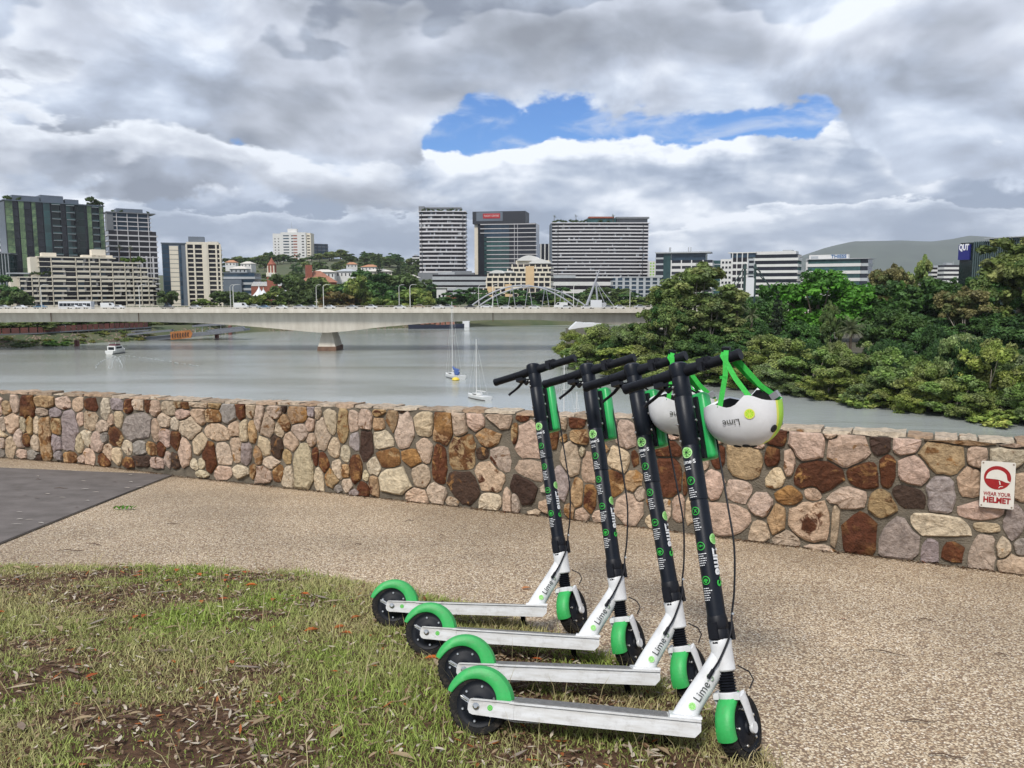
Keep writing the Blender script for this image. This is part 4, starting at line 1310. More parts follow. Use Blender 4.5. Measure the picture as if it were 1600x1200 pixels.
    link('battery', cached('battery', battery_mesh), root, S)
    hb = link('handlebar', cached('bar', bar_mesh), root, S)
    link('grip', cached('gripL', lambda: grip_mesh(1)), hb)
    link('grip', cached('gripR', lambda: grip_mesh(-1)), hb)
    link('brake_lever', cached('lever', lever_mesh), hb)
    link('lever_mount', cached('lmount', lever_mount), hb)
    link('throttle', cached('throttle', throttle_mesh), hb)
    link('dashboard', cached('dash', dash_mesh), root, S)
    P = [S @ Vector(q) for q in ((.022, .07, SL - .055), (.070, .03, SL - .065), (.094, -.03, SL - .13), (.082, -.055, .66), (.070, -.062, .55), (.050, -.074, .40), (.040, -.078, .28), (.030, -.060, .15), (.018, -.044, .075), (-.006, -.043, .02))]
    P += [Vector((.748, -.040, .298)), Vector((.727, -.036, .262))]
    Q = []
    for i in range(len(P) - 1):                                     # smooth it
        a, b, c, d = P[max(i - 1, 0)], P[i], P[i + 1], P[min(i + 2, len(P) - 1)]
        for k in range(4):
            t = k / 4
            Q.append(.5 * ((2 * b) + (c - a) * t + (2 * a - 5 * b + 4 * c - d) * t * t + (3 * b - a - 3 * c + d) * t ** 3))
    Q.append(P[-1])
    MB().tube(Q, .0034, 7).build('brake_cable', M_black, root, smooth=True)
    link('cable_grommet', cached('grom', lambda: MB().tube([(.727, -.036, .262), (.712, -.034, .236)], [.0055, .006], 8).mesh('cable_grommet', M_black, True)), root)
    link('cable_clip', bolt, root, S @ T((.018, -.047, .075)))
    # stand, resting on the ground on the side the scooter leans to
    Mi = M.inverted()
    foot = M @ Vector((.60, .07, 0)); foot.z = gz_(foot.x, foot.y) + .008
    foot = Mi @ foot
    link('kickstand', MB().tube([(.585, .03, .068), (.59, .06, .045), tuple(foot)], [.012, .011, .009], 8).tube([tuple(foot), tuple(foot + Vector((.03, .01, 0)))], .008, 8).mesh('kickstand', M_black, True), root)
    # the small cable loop at the fork
    MB().tube([S @ Vector(q) for q in ((.030, -.03, -.08), (.05, -.055, -.10), (.06, -.06, -.125), (.045, -.05, -.15))], .0022, 6).build('fork_cable', M_black, root, smooth=True)
    return root, M, S

LEAN = -.279
spots = [(-.538, 3.392, -.0005, .98, 'white and green electric scooter without helmet at the wall end of the row'),
         (-.3427, 3.0485, -.101, 1.02, 'second green electric scooter from the wall, no helmet hanging on it'),
         (-.1721, 2.664, -.0245, .90, 'white and green electric scooter with a half hidden helmet hung between two stems'),
         (-.1101, 2.3608, -.1619, .96, 'white and green electric scooter with fully visible white helmet on its grip end')]
SCO = [make_scooter(x, y, a, s, LEAN, lab) for x, y, a, s, lab in spots]

# ================================================================== THE HELMETS
M_shell = pmat('helmet_shell', (.76, .765, .775), rough=.4, var=.05, scale=16, c2=(.66, .665, .67))
M_liner = pmat('helmet_liner', (.02, .02, .022), rough=.9, var=.3, scale=40)
M_strap = pmat('green_webbing', (.035, .50, .06), rough=.75, var=.2, scale=160, c2=(.025, .36, .04))
M_band = pmat('lime_band', (.38, .72, .03), rough=.4, var=.1)
M_yel = pmat('lime_yellow', (.72, .74, .12), rough=.45, var=.08)
RIM = [(-.130, .014), (-.10, .028), (-.072, .042), (-.045, .035), (-.022, .031), (0, .043), (.028, .073), (.05, .074), (.085, .058), (.128, .050)]
HA, HB, HC = .128, .103, .112
def helmet_pt(th, s, k=1.0):
    """th: round the helmet, s: 0 at the rim .. 1 at the crown (which hangs downwards)"""
    cx, cy = math.cos(th), math.sin(th)
    rim = interp(cx * HA, RIM)
    psi0 = -rim / .11
    psi = psi0 + (math.pi / 2 - psi0) * s
    e_ = .80
    r = (math.cos(psi) ** e_ if psi > 0 else 1.0 - .16 * psi * psi)
    z = -HC * (math.sin(psi) ** .95 if psi > 0 else psi * .98)
    sq = (abs(cx) ** 2.3 + abs(cy) ** 2.3) ** (-1 / 2.3)
    return Vector((HA * r * cx * sq * k, HB * r * cy * sq * k, z * k))
def helmet_shell(k, rows=16, n=56, stripe=False):
    mb = MB(); vv = []
    for i in range(rows):
        for q in range(n):
            vv.append(helmet_pt(2 * math.pi * q / n, i / rows, k))
    vv.append(Vector((0, 0, -HC * k)))
    mb.add(vv, [])
    for i in range(rows):
        for q in range(n):
            q2 = (q + 1) % n
            f = (i * n + q, i * n + q2, (i + 1) * n + q2, (i + 1) * n + q) if i < rows - 1 else (i * n + q, i * n + q2, rows * n)
            c = sum((Vector(vv[a]) for a in f), Vector()) / len(f)
            mi = 0
            if stripe and c.x > .015:
                lim = .020 + .030 * max(0, (c.x - .02) / .11)
                mi = 1 if abs(c.y) < lim * .72 else (2 if abs(c.y) < lim else 0)
            mb.f.append(f); mb.m.append(mi)
    return mb
def ribbon(path, w_, side):
    mb = MB(); vv = []; path = [Vector(p) for p in path]
    for i, p in enumerate(path):
        t = (path[min(i + 1, len(path) - 1)] - path[max(i - 1, 0)]).normalized()
        s_ = (Vector(side) - t * t.dot(Vector(side))).normalized() * (w_ / 2)
        nn = t.cross(s_).normalized() * .0009
        vv += [p - s_ - nn, p + s_ - nn, p + s_ + nn, p - s_ + nn]
    ff = []
    for i in range(len(path) - 1):
        for k in range(4):
            ff.append((i * 4 + k, i * 4 + (k + 1) % 4, (i + 1) * 4 + (k + 1) % 4, (i + 1) * 4 + k))
    return mb.add(vv, ff)
def make_helmet(sco, u, v, yaw, roll, ybar, label):
    root_s, M, S = sco
    hang = M @ S @ Vector((0, ybar, SL - .032))
    c = at(u, v, hang.y)
    HM = Matrix.Translation(c) @ Matrix.Rotation(roll, 4, 'Y') @ Matrix.Rotation(yaw, 4, 'Z')
    h = empty('bicycle_helmet', HM)
    tag(h, label, 'helmet', 'helmets hanging from the scooters')
    shell = link('shell', cached('hshell', lambda: helmet_shell(1.0, stripe=True).mesh('shell', [M_shell, M_band, M_yel], True)), h)
    link('liner', cached('hliner', lambda: helmet_shell(.93).mesh('liner', M_liner, True)), h, Matrix.Translation((0, 0, -.002)))
    def rim_mesh():
        mb = MB(); n = 56; vv = []
        for q in range(n):
            a, b = helmet_pt(2 * math.pi * q / n, 0, 1.0), helmet_pt(2 * math.pi * q / n, 0, .93) + Vector((0, 0, -.002))
            vv += [a, b]
        mb.add(vv, [(2 * q, 2 * ((q + 1) % n), 2 * ((q + 1) % n) + 1, 2 * q + 1) for q in range(n)])
        return mb.mesh('rim', M_shell, True)
    link('rim', cached('hrim', rim_mesh), h)
    def on_shell(th, s, lift):
        p = helmet_pt(th, s)
        a, b = helmet_pt(th + .03, s) - p, helmet_pt(th, min(.99, s + .02)) - p
        nn = a.cross(b).normalized()
        if nn.dot(p) < 0: nn = -nn
        xa = (a - nn * a.dot(nn)).normalized()
        Mx = Matrix((xa, nn.cross(xa), nn)).transposed().to_4x4()
        Mx.translation = p + nn * lift
        return Mx
    ell = cached('hvent', lambda: MB().lathe([(.0125, -.006), (.0125, .0008), (.0110, .0014), (.006, .0014)], 20, None, 0, 1.0, 1.25).mesh('vent', M_liner, True))
    for th, s in ((-.52, .40), (-1.25, .80), (-.80, .83), (-1.75, .82), (.52, .40), (1.25, .80), (.80, .83)):
        link('vent', ell, h, on_shell(th, s, .0012) @ Matrix.Diagonal((1, .85, 1, 1)))
    ll = cached('hlogo', lambda: lime_disc(.0165, [M_yel, M_band]))
    link('lime_logo', ll, shell, on_shell(-1.22, .24, .0016))
    me = cached('htext', lambda: text_mesh('Lime', .030, M_ddark, align='LEFT', extrude=.0003))
    mo = on_shell(-1.66, .23, .0030)
    link('lettering', me, shell, mo @ Matrix.Rotation(math.pi - .27, 4, 'Z') @ Matrix.Translation((-.028, .001, 0)))
    Hi = HM.inverted()
    bar = lambda dy, up_, fwd=0: Hi @ (M @ S @ Vector((fwd, ybar + dy, SL - .032 + up_)))
    rv = lambda th, s=.03: helmet_pt(th, s, .97)
    loop = [bar(.0, .024, -.004)]
    for name, path in (('strap', [rv(-2.0), rv(-2.0) * .3 + bar(-.004, -.025, -.024) * .7, bar(-.002, .002, -.0235), bar(0, .0225, -.010), bar(0, .0225, .008)]),
                       ('strap', [rv(-1.15, .05), rv(-1.15) * .45 + bar(.012, -.02, -.024) * .55, bar(.010, .006, -.0235), bar(.010, .0232, -.006), bar(.010, .0232, .010)]),
                       ('strap', [rv(1.1), rv(1.1) * .5 + bar(0, -.02, .026) * .5, bar(.004, .0, .0245), bar(.004, .0226, .008)]),
                       ('strap', [rv(.25), rv(.25) * .5 + bar(-.02, -.03, .03) * .5 + Vector((0, 0, -.008)), bar(-.012, .0, .0245), bar(-.012, .022, .008)])):
        ribbon(path, .0165, (1, .2, 0)).build(name, M_strap, h)
    bk = bar(.004, .030, 0)
    MB().box(bk, (.026, .022, .016)).build('buckle', M_black, h)
    b1 = rv(-2.0) * .42 + bar(-.002, .002, -.0235) * .58
    MB().box(b1, (.021, .007, .009)).build('strap_slider', M_strap, h)
    d1 = helmet_pt(.25, 0, .95)
    MB().box(d1 + Vector((-.014, -.01, .012)), (.026, .03, .022), Matrix.Rotation(-.6, 3, 'Y')).build('fit_dial', pmat('dial_grey', (.25, .25, .26), rough=.4), h)
    return h
make_helmet(SCO[3], 1161, 645, R(-30), R(-3), -.190, 'white helmet with green band hanging upside down, its whole side in view')
make_helmet(SCO[2], 1066, 636, R(-14), R(6), -.185, 'white helmet hanging upside down, mostly hidden behind a scooter stem')

# ================================================================== RIVER AND FAR LAND
def water_mat():
    m = bpy.data.materials.new('river_water'); m.use_nodes = True
    n, l = m.node_tree.nodes, m.node_tree.links
    b = n['Principled BSDF']
    b.inputs['Roughness'].default_value = .12
    b.inputs['IOR'].default_value = 1.45
    b.inputs['Specular IOR Level'].default_value = .5
    t = n.new('ShaderNodeTexCoord')
    mp = n.new('ShaderNodeMapping'); mp.inputs['Scale'].default_value = (.28, 1, 1); l.new(t.outputs['Object'], mp.inputs[0])
    n1 = n.new('ShaderNodeTexNoise'); n1.inputs['Scale'].default_value = 1.3; n1.inputs['Detail'].default_value = 7; n1.inputs['Roughness'].default_value = .65
    l.new(mp.outputs[0], n1.inputs['Vector'])
    n2 = n.new('ShaderNodeTexNoise'); n2.inputs['Scale'].default_value = .022; n2.inputs['Detail'].default_value = 4; n2.inputs['Distortion'].default_value = 1.2
    mp2 = n.new('ShaderNodeMapping'); mp2.inputs['Scale'].default_value = (.3, 1, 1); l.new(t.outputs['Object'], mp2.inputs[0])
    l.new(mp2.outputs[0], n2.inputs['Vector'])
    mr = n.new('ShaderNodeMapRange'); mr.interpolation_type = 'SMOOTHSTEP'
    mr.inputs[1].default_value, mr.inputs[2].default_value, mr.inputs[3].default_value, mr.inputs[4].default_value = .38, .62, .35, 1.0
    l.new(n2.outputs[0], mr.inputs[0])                     # calmer and rougher streaks on the surface
    bp = n.new('ShaderNodeBump'); bp.inputs['Distance'].default_value = .17
    l.new(mr.outputs[0], bp.inputs['Strength']); l.new(n1.outputs[0], bp.inputs['Height'])
    l.new(bp.outputs[0], b.inputs['Normal'])
    mx = n.new('ShaderNodeMixRGB'); l.new(mr.outputs[0], mx.inputs[0])
    mx.inputs[1].default_value = (.44, .475, .475, 1); mx.inputs[2].default_value = (.27, .28, .245, 1)
    l.new(mx.outputs[0], b.inputs['Base Color'])
    return m
MB().add([(-2500, 12, WATER), (2500, 12, WATER), (2500, 2500, WATER), (-2500, 2500, WATER)], [(0, 1, 2, 3)]).build('river_water', water_mat())['kind'] = 'structure'

shore_px = [(-700, 562), (-300, 552), (0, 543), (100, 539), (210, 533), (330, 525), (400, 519), (560, 515), (720, 511), (890, 508), (1100, 506), (1500, 505), (2300, 504)]
SH = [at_z(u, v, WATER) for u, v in shore_px]
def h_far(x, y, d):
    """height of the far bank d metres behind its shore"""
    z = WATER - 1.2 + 6.0 * min(1, d / 14) + 2.5 * min(1, max(0, d - 14) / 120)
    z += 56 * math.exp(-((x + 330) / 330) ** 2 - ((y - 1450) / 420) ** 2) * min(1, d / 250)
    z += 14 * math.exp(-((x + 150) / 700) ** 2) * min(1, max(0, d - 150) / 900)
    return z
def shore_y(u):
    return float(np.interp(u, [q[0] for q in shore_px], [p.y for p in SH]))
def far_ground(u, Y):
    p = at(u, 460, Y)
    return h_far(p.x, Y, Y - shore_y(u))
us = np.linspace(-700, 2300, 150)
offs = [-6, 0, 4, 9, 14, 30, 60, 120, 220, 350, 500, 650, 800, 1000, 1250, 1600, 2200, 3200, 5000, 9000, 14000]
V, Q = [], []
for u in us:
    y0 = shore_y(u)
    for o_ in offs:
        Y = y0 + o_ + (2.5 * (float(vnoise(u * .05, o_ * .1, 3)) - .5) if -1 < o_ < 20 else 0)
        p = at(u, 460, Y)
        V.append((p.x, Y, h_far(p.x, Y, o_) + (.8 * (float(vnoise(u * .04, o_ * .05, 3)) - .5) if 3 < o_ < 50 else 0)))
nr = len(offs)
for i in range(len(us) - 1):
    for j in range(nr - 1):
        a = i * nr + j
        Q.append((a, a + nr, a + nr + 1, a + 1))
M_bank = pmat('far_bank', (.055, .08, .032), rough=.95, c2=(.11, .11, .055), scale=.06, bump=.4, bscale=.8, detail=8)
link('far_bank', fast_mesh('far_bank', V, Q, M_bank, smooth=True))['kind'] = 'structure'

# gardens on the near right bank
gard_px = [(884, 563), (905, 575), (960, 586), (1040, 596), (1130, 605), (1230, 616), (1350, 634), (1500, 653), (1600, 660), (1800, 684), (2200, 735)]
GP = [at_z(u, v, WATER) for u, v in gard_px]
def gard_y(u):
    return float(np.interp(u, [q[0] for q in gard_px], [p.y for p in GP]))
def gard_h(d, u):
    return WATER - .6 + 3.6 * min(1, max(0, d) / 16) * min(1, max(0.0, (u - 878) / 60) + .15)
us = np.linspace(884, 2200, 90)
offs = [-5, 0, 3, 7, 14, 25, 45, 80, 130, 200, 260]
V, Q = [], []
for u in us:
    for o_ in offs:
        Y = gard_y(u) + o_
        p = at(u, 500, Y)
        z = gard_h(o_, u) if o_ < 230 else WATER - 2
        V.append((p.x, Y, z))
nr = len(offs)
for i in range(len(us) - 1):
    for j in range(nr - 1):
        a = i * nr + j
        Q.append((a, a + nr, a + nr + 1, a + 1))
link('garden_bank', fast_mesh('garden_bank', V, Q, pmat('garden_soil', (.09, .085, .045), rough=.95, c2=(.05, .04, .025), scale=.3), smooth=True))['kind'] = 'structure'

# the long hill on the skyline
ridge = [(1100, 436), (1180, 424), (1245, 402), (1290, 386), (1330, 377), (1370, 377), (1410, 376), (1450, 378), (1480, 374), (1510, 368), (1545, 370), (1600, 382), (1680, 392), (1800, 410), (2000, 432), (2300, 440)]
V, Q = [], []
us = np.linspace(1100, 2300, 130)
rowsY = [(7300, 0.0), (7800, .12), (8300, .34), (8800, .60), (9300, .84), (9800, 1.0), (10400, .8), (11600, 0)]
for u in us:
    vt = interp(u, ridge)
    zt = at(u, vt, 9800).z
    for Y, k in rowsY:
        p = at(u, 450, Y)
        nz = (float(vnoise(u * .018, Y * .0010, 5)) - .5) * 160 * (k * (1 - k) * 3.2 + .10 * k)
        V.append((p.x, Y, -20 + (zt + 20) * k + nz))
for i in range(len(us) - 1):
    for j in range(len(rowsY) - 1):
        a = i * len(rowsY) + j
        Q.append((a, a + len(rowsY), a + len(rowsY) + 1, a + 1))
link('hill', fast_mesh('hill', V, Q, pmat('hill_forest', (.06, .08, .05), rough=.95, c2=(.03, .045, .03), scale=.0026, bump=1.0, bscale=.03, detail=10), smooth=True))['kind'] = 'structure'
V, Q = [], []
us = np.linspace(-900, 1150, 60)
for u in us:
    for Y, k in ((4000, 0), (4500, .7), (5000, 1), (6000, 0)):
        p = at(u, 450, Y)
        V.append((p.x, Y, -20 + (85 + 45 * float(vnoise(u * .004, 1.3, 3))) * k))
for i in range(len(us) - 1):
    for j in range(3):
        a = i * 4 + j
        Q.append((a, a + 4, a + 5, a + 1))
link('low_hills', fast_mesh('low_hills', V, Q, MATS['hill_forest'], smooth=True))['kind'] = 'structure'

# ================================================================== TREES
def crown_mesh(name, blobs, n, leaf, pal, seed, clump=.34, per=9, flat=.75, tone=.28):
    rs = np.random.RandomState(seed)
    B = np.array(blobs, float)                      # cx cy cz rx ry rz
    wgt = (B[:, 3] * B[:, 4] * B[:, 5]) ** (2 / 3); wgt /= wgt.sum()
    cc, cr, ct = [], [], []
    for b, w_ in zip(B, wgt):
        m_ = max(3, int(per * len(B) * w_ + .5))
        d = rs.randn(m_, 3); d /= np.linalg.norm(d, axis=1)[:, None]
        d[:, 2] = np.where(d[:, 2] < -.35, -d[:, 2] * .6, d[:, 2])
        r = rs.uniform(.62, 1.0, (m_, 1))
        cc.append(b[:3] + d * b[3:] * r)
        cr.append(np.full(m_, b[3:].mean()) * clump * rs.uniform(.6, 1.35, m_))
        ct.append(rs.uniform(1 - tone, 1 + tone, m_))
    cc, cr, ct = np.concatenate(cc), np.concatenate(cr), np.concatenate(ct)
    w_ = cr ** 2; w_ /= w_.sum()
    idx = rs.choice(len(cc), n, p=w_)
    d = rs.randn(n, 3); d /= np.linalg.norm(d, axis=1)[:, None]
    r = rs.rand(n) ** .45
    pos = cc[idx] + d * (cr[idx] * r)[:, None] * np.array([1, 1, flat])
    nn = d * .7 + rs.randn(n, 3) * .55 + np.array([0, 0, .35]); nn /= np.linalg.norm(nn, axis=1)[:, None]
    a = rs.randn(n, 3); t1 = np.cross(nn, a); t1 /= np.linalg.norm(t1, axis=1)[:, None]
    t2 = np.cross(nn, t1)
    s = leaf * rs.uniform(.6, 1.4, (n, 1))
    P = np.stack([pos - t1 * s, pos - t2 * s * .55, pos + t1 * s, pos + t2 * s * .55], 1).reshape(-1, 3)
    Qd = np.arange(n * 4).reshape(n, 4)
    pal = np.array(pal, float)
    c = pal[rs.randint(0, len(pal), len(cc))][idx] * ct[idx][:, None] * rs.uniform(.75, 1.25, (n, 1))
    return fast_mesh(name, P, Qd, foliage_mat('leaves'), np.repeat(c, 4, 0))

M_bark = pmat('bark', (.16, .12, .085), rough=.95, c2=(.08, .06, .045), scale=1.5, bump=.6, bscale=6)
M_pale = pmat('pale_bark', (.48, .43, .36), rough=.85, c2=(.27, .22, .17), scale=.9)
def trunk_mesh(H, r, limbs, seed, mat_, lean=0.0):
    """tapered trunk with limbs reaching the crown's blobs"""
    rr = random.Random(seed)
    top = Vector((lean, 0, H))
    mb = MB().tube([(0, 0, -.6), (0, 0, H * .05), (lean * .4, rr.uniform(-.02, .02) * H, H * .45), top], [r * 1.25, r, r * .75, r * .4], 9)
    for (x, y, z) in limbs:
        s = rr.uniform(.35, .7)
        a = Vector((lean * s, 0, H * s))
        b = Vector((x, y, z))
        m_ = a.lerp(b, .5) + Vector((0, 0, -.06 * H))
        mb.tube([a, m_, b], [r * .45, r * .3, r * .12], 6)
    return mb.mesh('trunk', mat_, True)

TREES = {}
def species(key, H, blobs, n, leaf, pal, seed, tr=.3, bark=None, **k):
    me = crown_mesh('crown', blobs, n, leaf, pal, seed, **k)
    lim = [tuple(b[:3]) for b in blobs][:7]
    tk = trunk_mesh(H * .62, tr, lim, seed, bark or M_bark)
    Wd = max(b[0] + b[3] for b in blobs) - min(b[0] - b[3] for b in blobs)
    TREES[key] = (me, tk, H, Wd)

def rblobs(seed, n, rx, z0, z1, r0, r1):
    rr = random.Random(seed); out = []
    for i in range(n):
        a = rr.uniform(0, 6.28); q = math.sqrt(rr.random())
        z = rr.uniform(z0, z1)
        k = 1 - .55 * abs((z - (z0 + z1) / 2) / ((z1 - z0) / 2 + .01)) ** 2
        r = rr.uniform(r0, r1)
        out.append((math.cos(a) * q * rx * k, math.sin(a) * q * rx * k, z, r, r, r * .8))
    return out
OLIVE = [(.18, .24, .07), (.235, .265, .088), (.14, .195, .058)]
DARK = [(.065, .14, .036), (.085, .17, .042), (.052, .112, .034)]
BRIGHT = [(.085, .25, .024), (.11, .29, .03), (.07, .19, .024)]
MANG = [(.21, .28, .075), (.28, .335, .105), (.16, .22, .06), (.235, .275, .115)]
BROWNG = [(.185, .17, .068), (.22, .20, .08), (.14, .165, .058)]
FARG = [(.11, .165, .05), (.14, .195, .06), (.085, .125, .042)]
species('gum', 22, rblobs(1, 20, 6.5, 8, 20.5, 1.6, 3.0), 21000, .4, OLIVE, 1, .45, M_pale, clump=.46, per=9)
species('gum_b', 22, rblobs(2, 17, 5.5, 9, 20.5, 1.5, 2.8), 18000, .4, BROWNG, 2, .42, M_pale, clump=.46, per=9)
species('gum_c', 20, rblobs(21, 24, 7.5, 5, 18, 1.8, 3.3), 23000, .4, OLIVE + DARK[:1], 3, .45, M_pale, clump=.46, per=9)
species('fig', 17, rblobs(3, 26, 8.5, 3, 14.5, 2.4, 4.2), 26000, .44, DARK, 4, .7, clump=.42, per=12)
species('fig_b', 16, rblobs(4, 25, 8.0, 3, 13.5, 2.4, 4.0), 25000, .44, DARK + [(.08, .15, .04)], 5, .7, clump=.42, per=12)
species('bright', 17, rblobs(5, 26, 8.0, 4, 14.5, 2.2, 3.9), 26000, .42, BRIGHT, 6, .6, clump=.42, per=12)
for q in range(4):
    species('mang%d' % q, 9, rblobs(30 + q, 18, 4.6, 1.0, 7.6, 1.3, 2.4), 22000, .21, MANG, 10 + q, .16, M_pale, clump=.44, per=10)
species('far', 11, rblobs(6, 11, 4.8, 3, 9, 1.7, 3.0), 4200, .62, FARG, 8, .3)
species('far_b', 12, rblobs(7, 11, 4.5, 3.5, 10, 1.7, 2.9), 4200, .62, OLIVE, 9, .3)
species('far_c', 12, rblobs(8, 12, 5.5, 3, 10, 2.0, 3.2), 5000, .64, DARK, 18, .4)
species('bush', 4, rblobs(9, 8, 2.6, .5, 2.8, .9, 1.6), 1800, .32, FARG + OLIVE, 19, .12)
con = []
for z in np.linspace(3, 17.5, 16):
    rr_ = (18 - z) * .24 + .3
    for k in range(4):
        a = k * 1.57 + z
        con.append((math.cos(a) * rr_ * .6, math.sin(a) * rr_ * .6, z, rr_ * .6, rr_ * .6, .5))
species('conifer', 18, con, 6500, .36, [(.03, .05, .025), (.04, .06, .03)], 20, .3, clump=.5, per=3)

def place_tree(key, name, u, vtop, wpx, Y, zb, label, group=None, tint=(1, 1, 1), rot=None):
    me, tk, H, Wd = TREES[key]
    p = at(u, 500, Y)
    zt = at(u, vtop, Y).z
    sz = max(.25, (zt - zb) / H)
    sw = wpx * Y / F / Wd
    a = rng.uniform(0, 6.28) if rot is None else rot
    root = empty(name, Matrix.Translation((p.x, Y, zb)) @ Matrix.Rotation(a, 4, 'Z') @ Matrix.Diagonal((sw, sw, sz, 1)))
    tag(root, label, 'tree', group)
    link('trunk', tk, root)
    c = link('crown', me, root)
    c.color = (*tint, 1)
    return root

GG = 'trees of the riverside gardens'
for key, nm, u, vt, wp, Y, lab, tint in [
    ('gum', 'gum_tree', 1085, 415, 135, 218, 'tall olive gum tree in front of the office with a flat roof canopy', (1, 1, 1)),
    ('gum_c', 'gum_tree', 1042, 452, 80, 212, 'gum tree growing where the road bridge meets the gardens', (1, 1, .9)),
    ('gum_c', 'gum_tree', 1150, 512, 75, 202, 'smaller gum tree below the feathery palm in the gardens', (.85, 1, .9)),
    ('gum', 'gum_tree', 1110, 470, 90, 206, 'gum tree with two pale bare trunks above the mangroves', (.95, .95, 1)),
    ('conifer', 'conifer_tree', 1214, 456, 46, 214, 'dark pointed conifer beside the bright green tree', (1, 1, 1)),
    ('bright', 'broadleaf_tree', 1277, 424, 165, 226, 'broad bright green tree below the curved-roof office building', (1, 1, 1)),
    ('gum_b', 'gum_tree', 1388, 406, 70, 238, 'brownish gum tree with a high flat crown against the hill', (1, 1, 1)),
    ('gum', 'feathery_tree', 1432, 404, 44, 250, 'pale feathery sparse tree standing against the hill', (1.5, 1.5, 1.5)),
    ('gum_b', 'gum_tree', 1356, 452, 88, 226, 'brownish green gum tree between bright and dark round trees', (.95, 1, .9)),
    ('fig', 'fig_tree', 1450, 432, 185, 220, 'broad dark green fig tree in the middle of the gardens', (1.15, 1.15, 1)),
    ('fig_b', 'fig_tree', 1395, 486, 100, 206, 'dark green fig tree behind the big date palm', (1.2, 1.1, 1)),
    ('gum', 'gum_tree', 1592, 364, 165, 205, 'tallest olive gum tree, beside the blue signed glass building', (1, .95, .9)),
    ('gum_c', 'gum_tree', 1612, 400, 130, 192, 'large gum tree beside the tallest olive gum', (.95, 1, .9)),
    ('gum_b', 'gum_tree', 1508, 442, 85, 196, 'rusty brown gum tree in front of the dark fig', (1, 1, 1)),
    ('fig_b', 'fig_tree', 1565, 492, 125, 190, 'dark fig tree under the tallest olive gum', (1, 1, 1)),
    ('fig', 'fig_tree', 1480, 500, 110, 200, 'shaded dark fig tree above the mangroves', (1, 1, 1)),
    ('fig_b', 'fig_tree', 1180, 500, 80, 210, 'dark green fig tree beside the pointed conifer', (1, 1, 1)),
    ('fig', 'fig_tree', 1250, 500, 90, 208, 'dark round tree under the broad bright green tree', (1.1, 1.2, 1)),
    ('gum_c', 'gum_tree', 1000, 505, 60, 216, 'leafy gum tree over the end of the road bridge girder', (1.1, 1.1, 1)),
    ('fig_b', 'fig_tree', 1100, 520, 95, 200, 'dark tree under the gum with the bare trunks', (1.1, 1, 1)),
    ('fig', 'fig_tree', 1150, 458, 120, 222, 'dark green tree in front of the white tower panel', (1.1, 1.15, 1)),
    ('fig_b', 'fig_tree', 1205, 470, 90, 226, 'dark tree behind the pointed conifer', (1.1, 1.1, 1)),
    ('gum_c', 'gum_tree', 1040, 478, 80, 206, 'leafy gum tree hiding the landing of the road bridge', (1, 1.05, 1)),
    ('gum_c', 'gum_tree', 1535, 432, 90, 200, 'leafy green gum tree in front of the blue signed building', (1, 1.05, .95)),
    ('fig', 'fig_tree', 1660, 480, 150, 185, 'dark fig tree at the downstream end of the gardens', (1, 1, 1))]:
    place_tree(key, nm, u, vt, wp, Y, gard_h(Y - gard_y(u), u), lab, GG, tint)
# the slender pale-trunked tree
place_tree('gum', 'slender_tree', 1299, 474, 36, 180, gard_h(20, 1300), 'slender tree with thin pale trunk beside the date palm', GG, (.7, .8, .8))
MG = 'mangroves along the water'
for i, (u, vt, wp, dy) in enumerate([(896, 512, 62, 3), (932, 500, 85, 6), (985, 498, 80, 12), (925, 532, 95, 1), (985, 535, 110, 4), (1050, 548, 110, 3), (1045, 505, 90, 14), (1110, 552, 105, 3), (1165, 545, 110, 4), (1225, 518, 110, 9),
        (1215, 560, 100, 3), (1275, 540, 95, 8), (1300, 578, 85, 2), (1335, 548, 95, 7), (1362, 590, 85, 1), (1405, 536, 110, 7), (1428, 585, 90, 1), (1462, 560, 90, 4), (1500, 512, 95, 12), (1505, 580, 100, 2),
        (1555, 530, 105, 7), (1540, 605, 85, 0), (1610, 545, 110, 5), (1600, 590, 95, 0), (1665, 560, 120, 3), (1730, 560, 130, 3), (1250, 590, 70, 1)]):
    Y = gard_y(u) + dy
    place_tree('mang%d' % (i % 4), 'mangrove_tree', u, vt + 7, wp * 1.08, Y, gard_h(dy, u) - .5, '%s %s mangrove tree %s' % ('tall' if vt < 528 else 'low' if vt > 570 else 'middling', ('yellowish', 'olive green', 'grey-green', 'deep green')[i % 4], 'under the road bridge landing' if u < 1000 else 'below the tall olive gum' if u < 1190 else 'below the broad bright tree' if u < 1320 else 'below the dark fig' if u < 1510 else 'below the tallest gum'), MG, [(1.12, 1.06, .8), (1, 1, .9), (.92, .97, 1.15), (.85, 1.0, .85)][i % 4])
place_tree('bush', 'mangrove_bush', 1572, 636, 95, gard_y(1572) - 3, WATER - .3, 'low yellow-green mangrove bush hanging over the water', None, (1.9, 1.8, 1.3))
place_tree('mang2', 'garden_shrub', 1308, 532, 60, gard_y(1308) + 15, gard_h(15, 1308) - .5, 'olive shrub at the foot of the slender tree', None)
place_tree('mang3', 'garden_shrub', 1350, 534, 60, gard_y(1350) + 14, gard_h(14, 1350) - .5, 'olive shrub at the foot of the big date palm', None)
place_tree('bush', 'mangrove_bush', 1345, 612, 60, gard_y(1345) - 2, WATER - .3, 'small yellow-green mangrove bush below the date palm', None, (1.7, 1.7, 1.3))

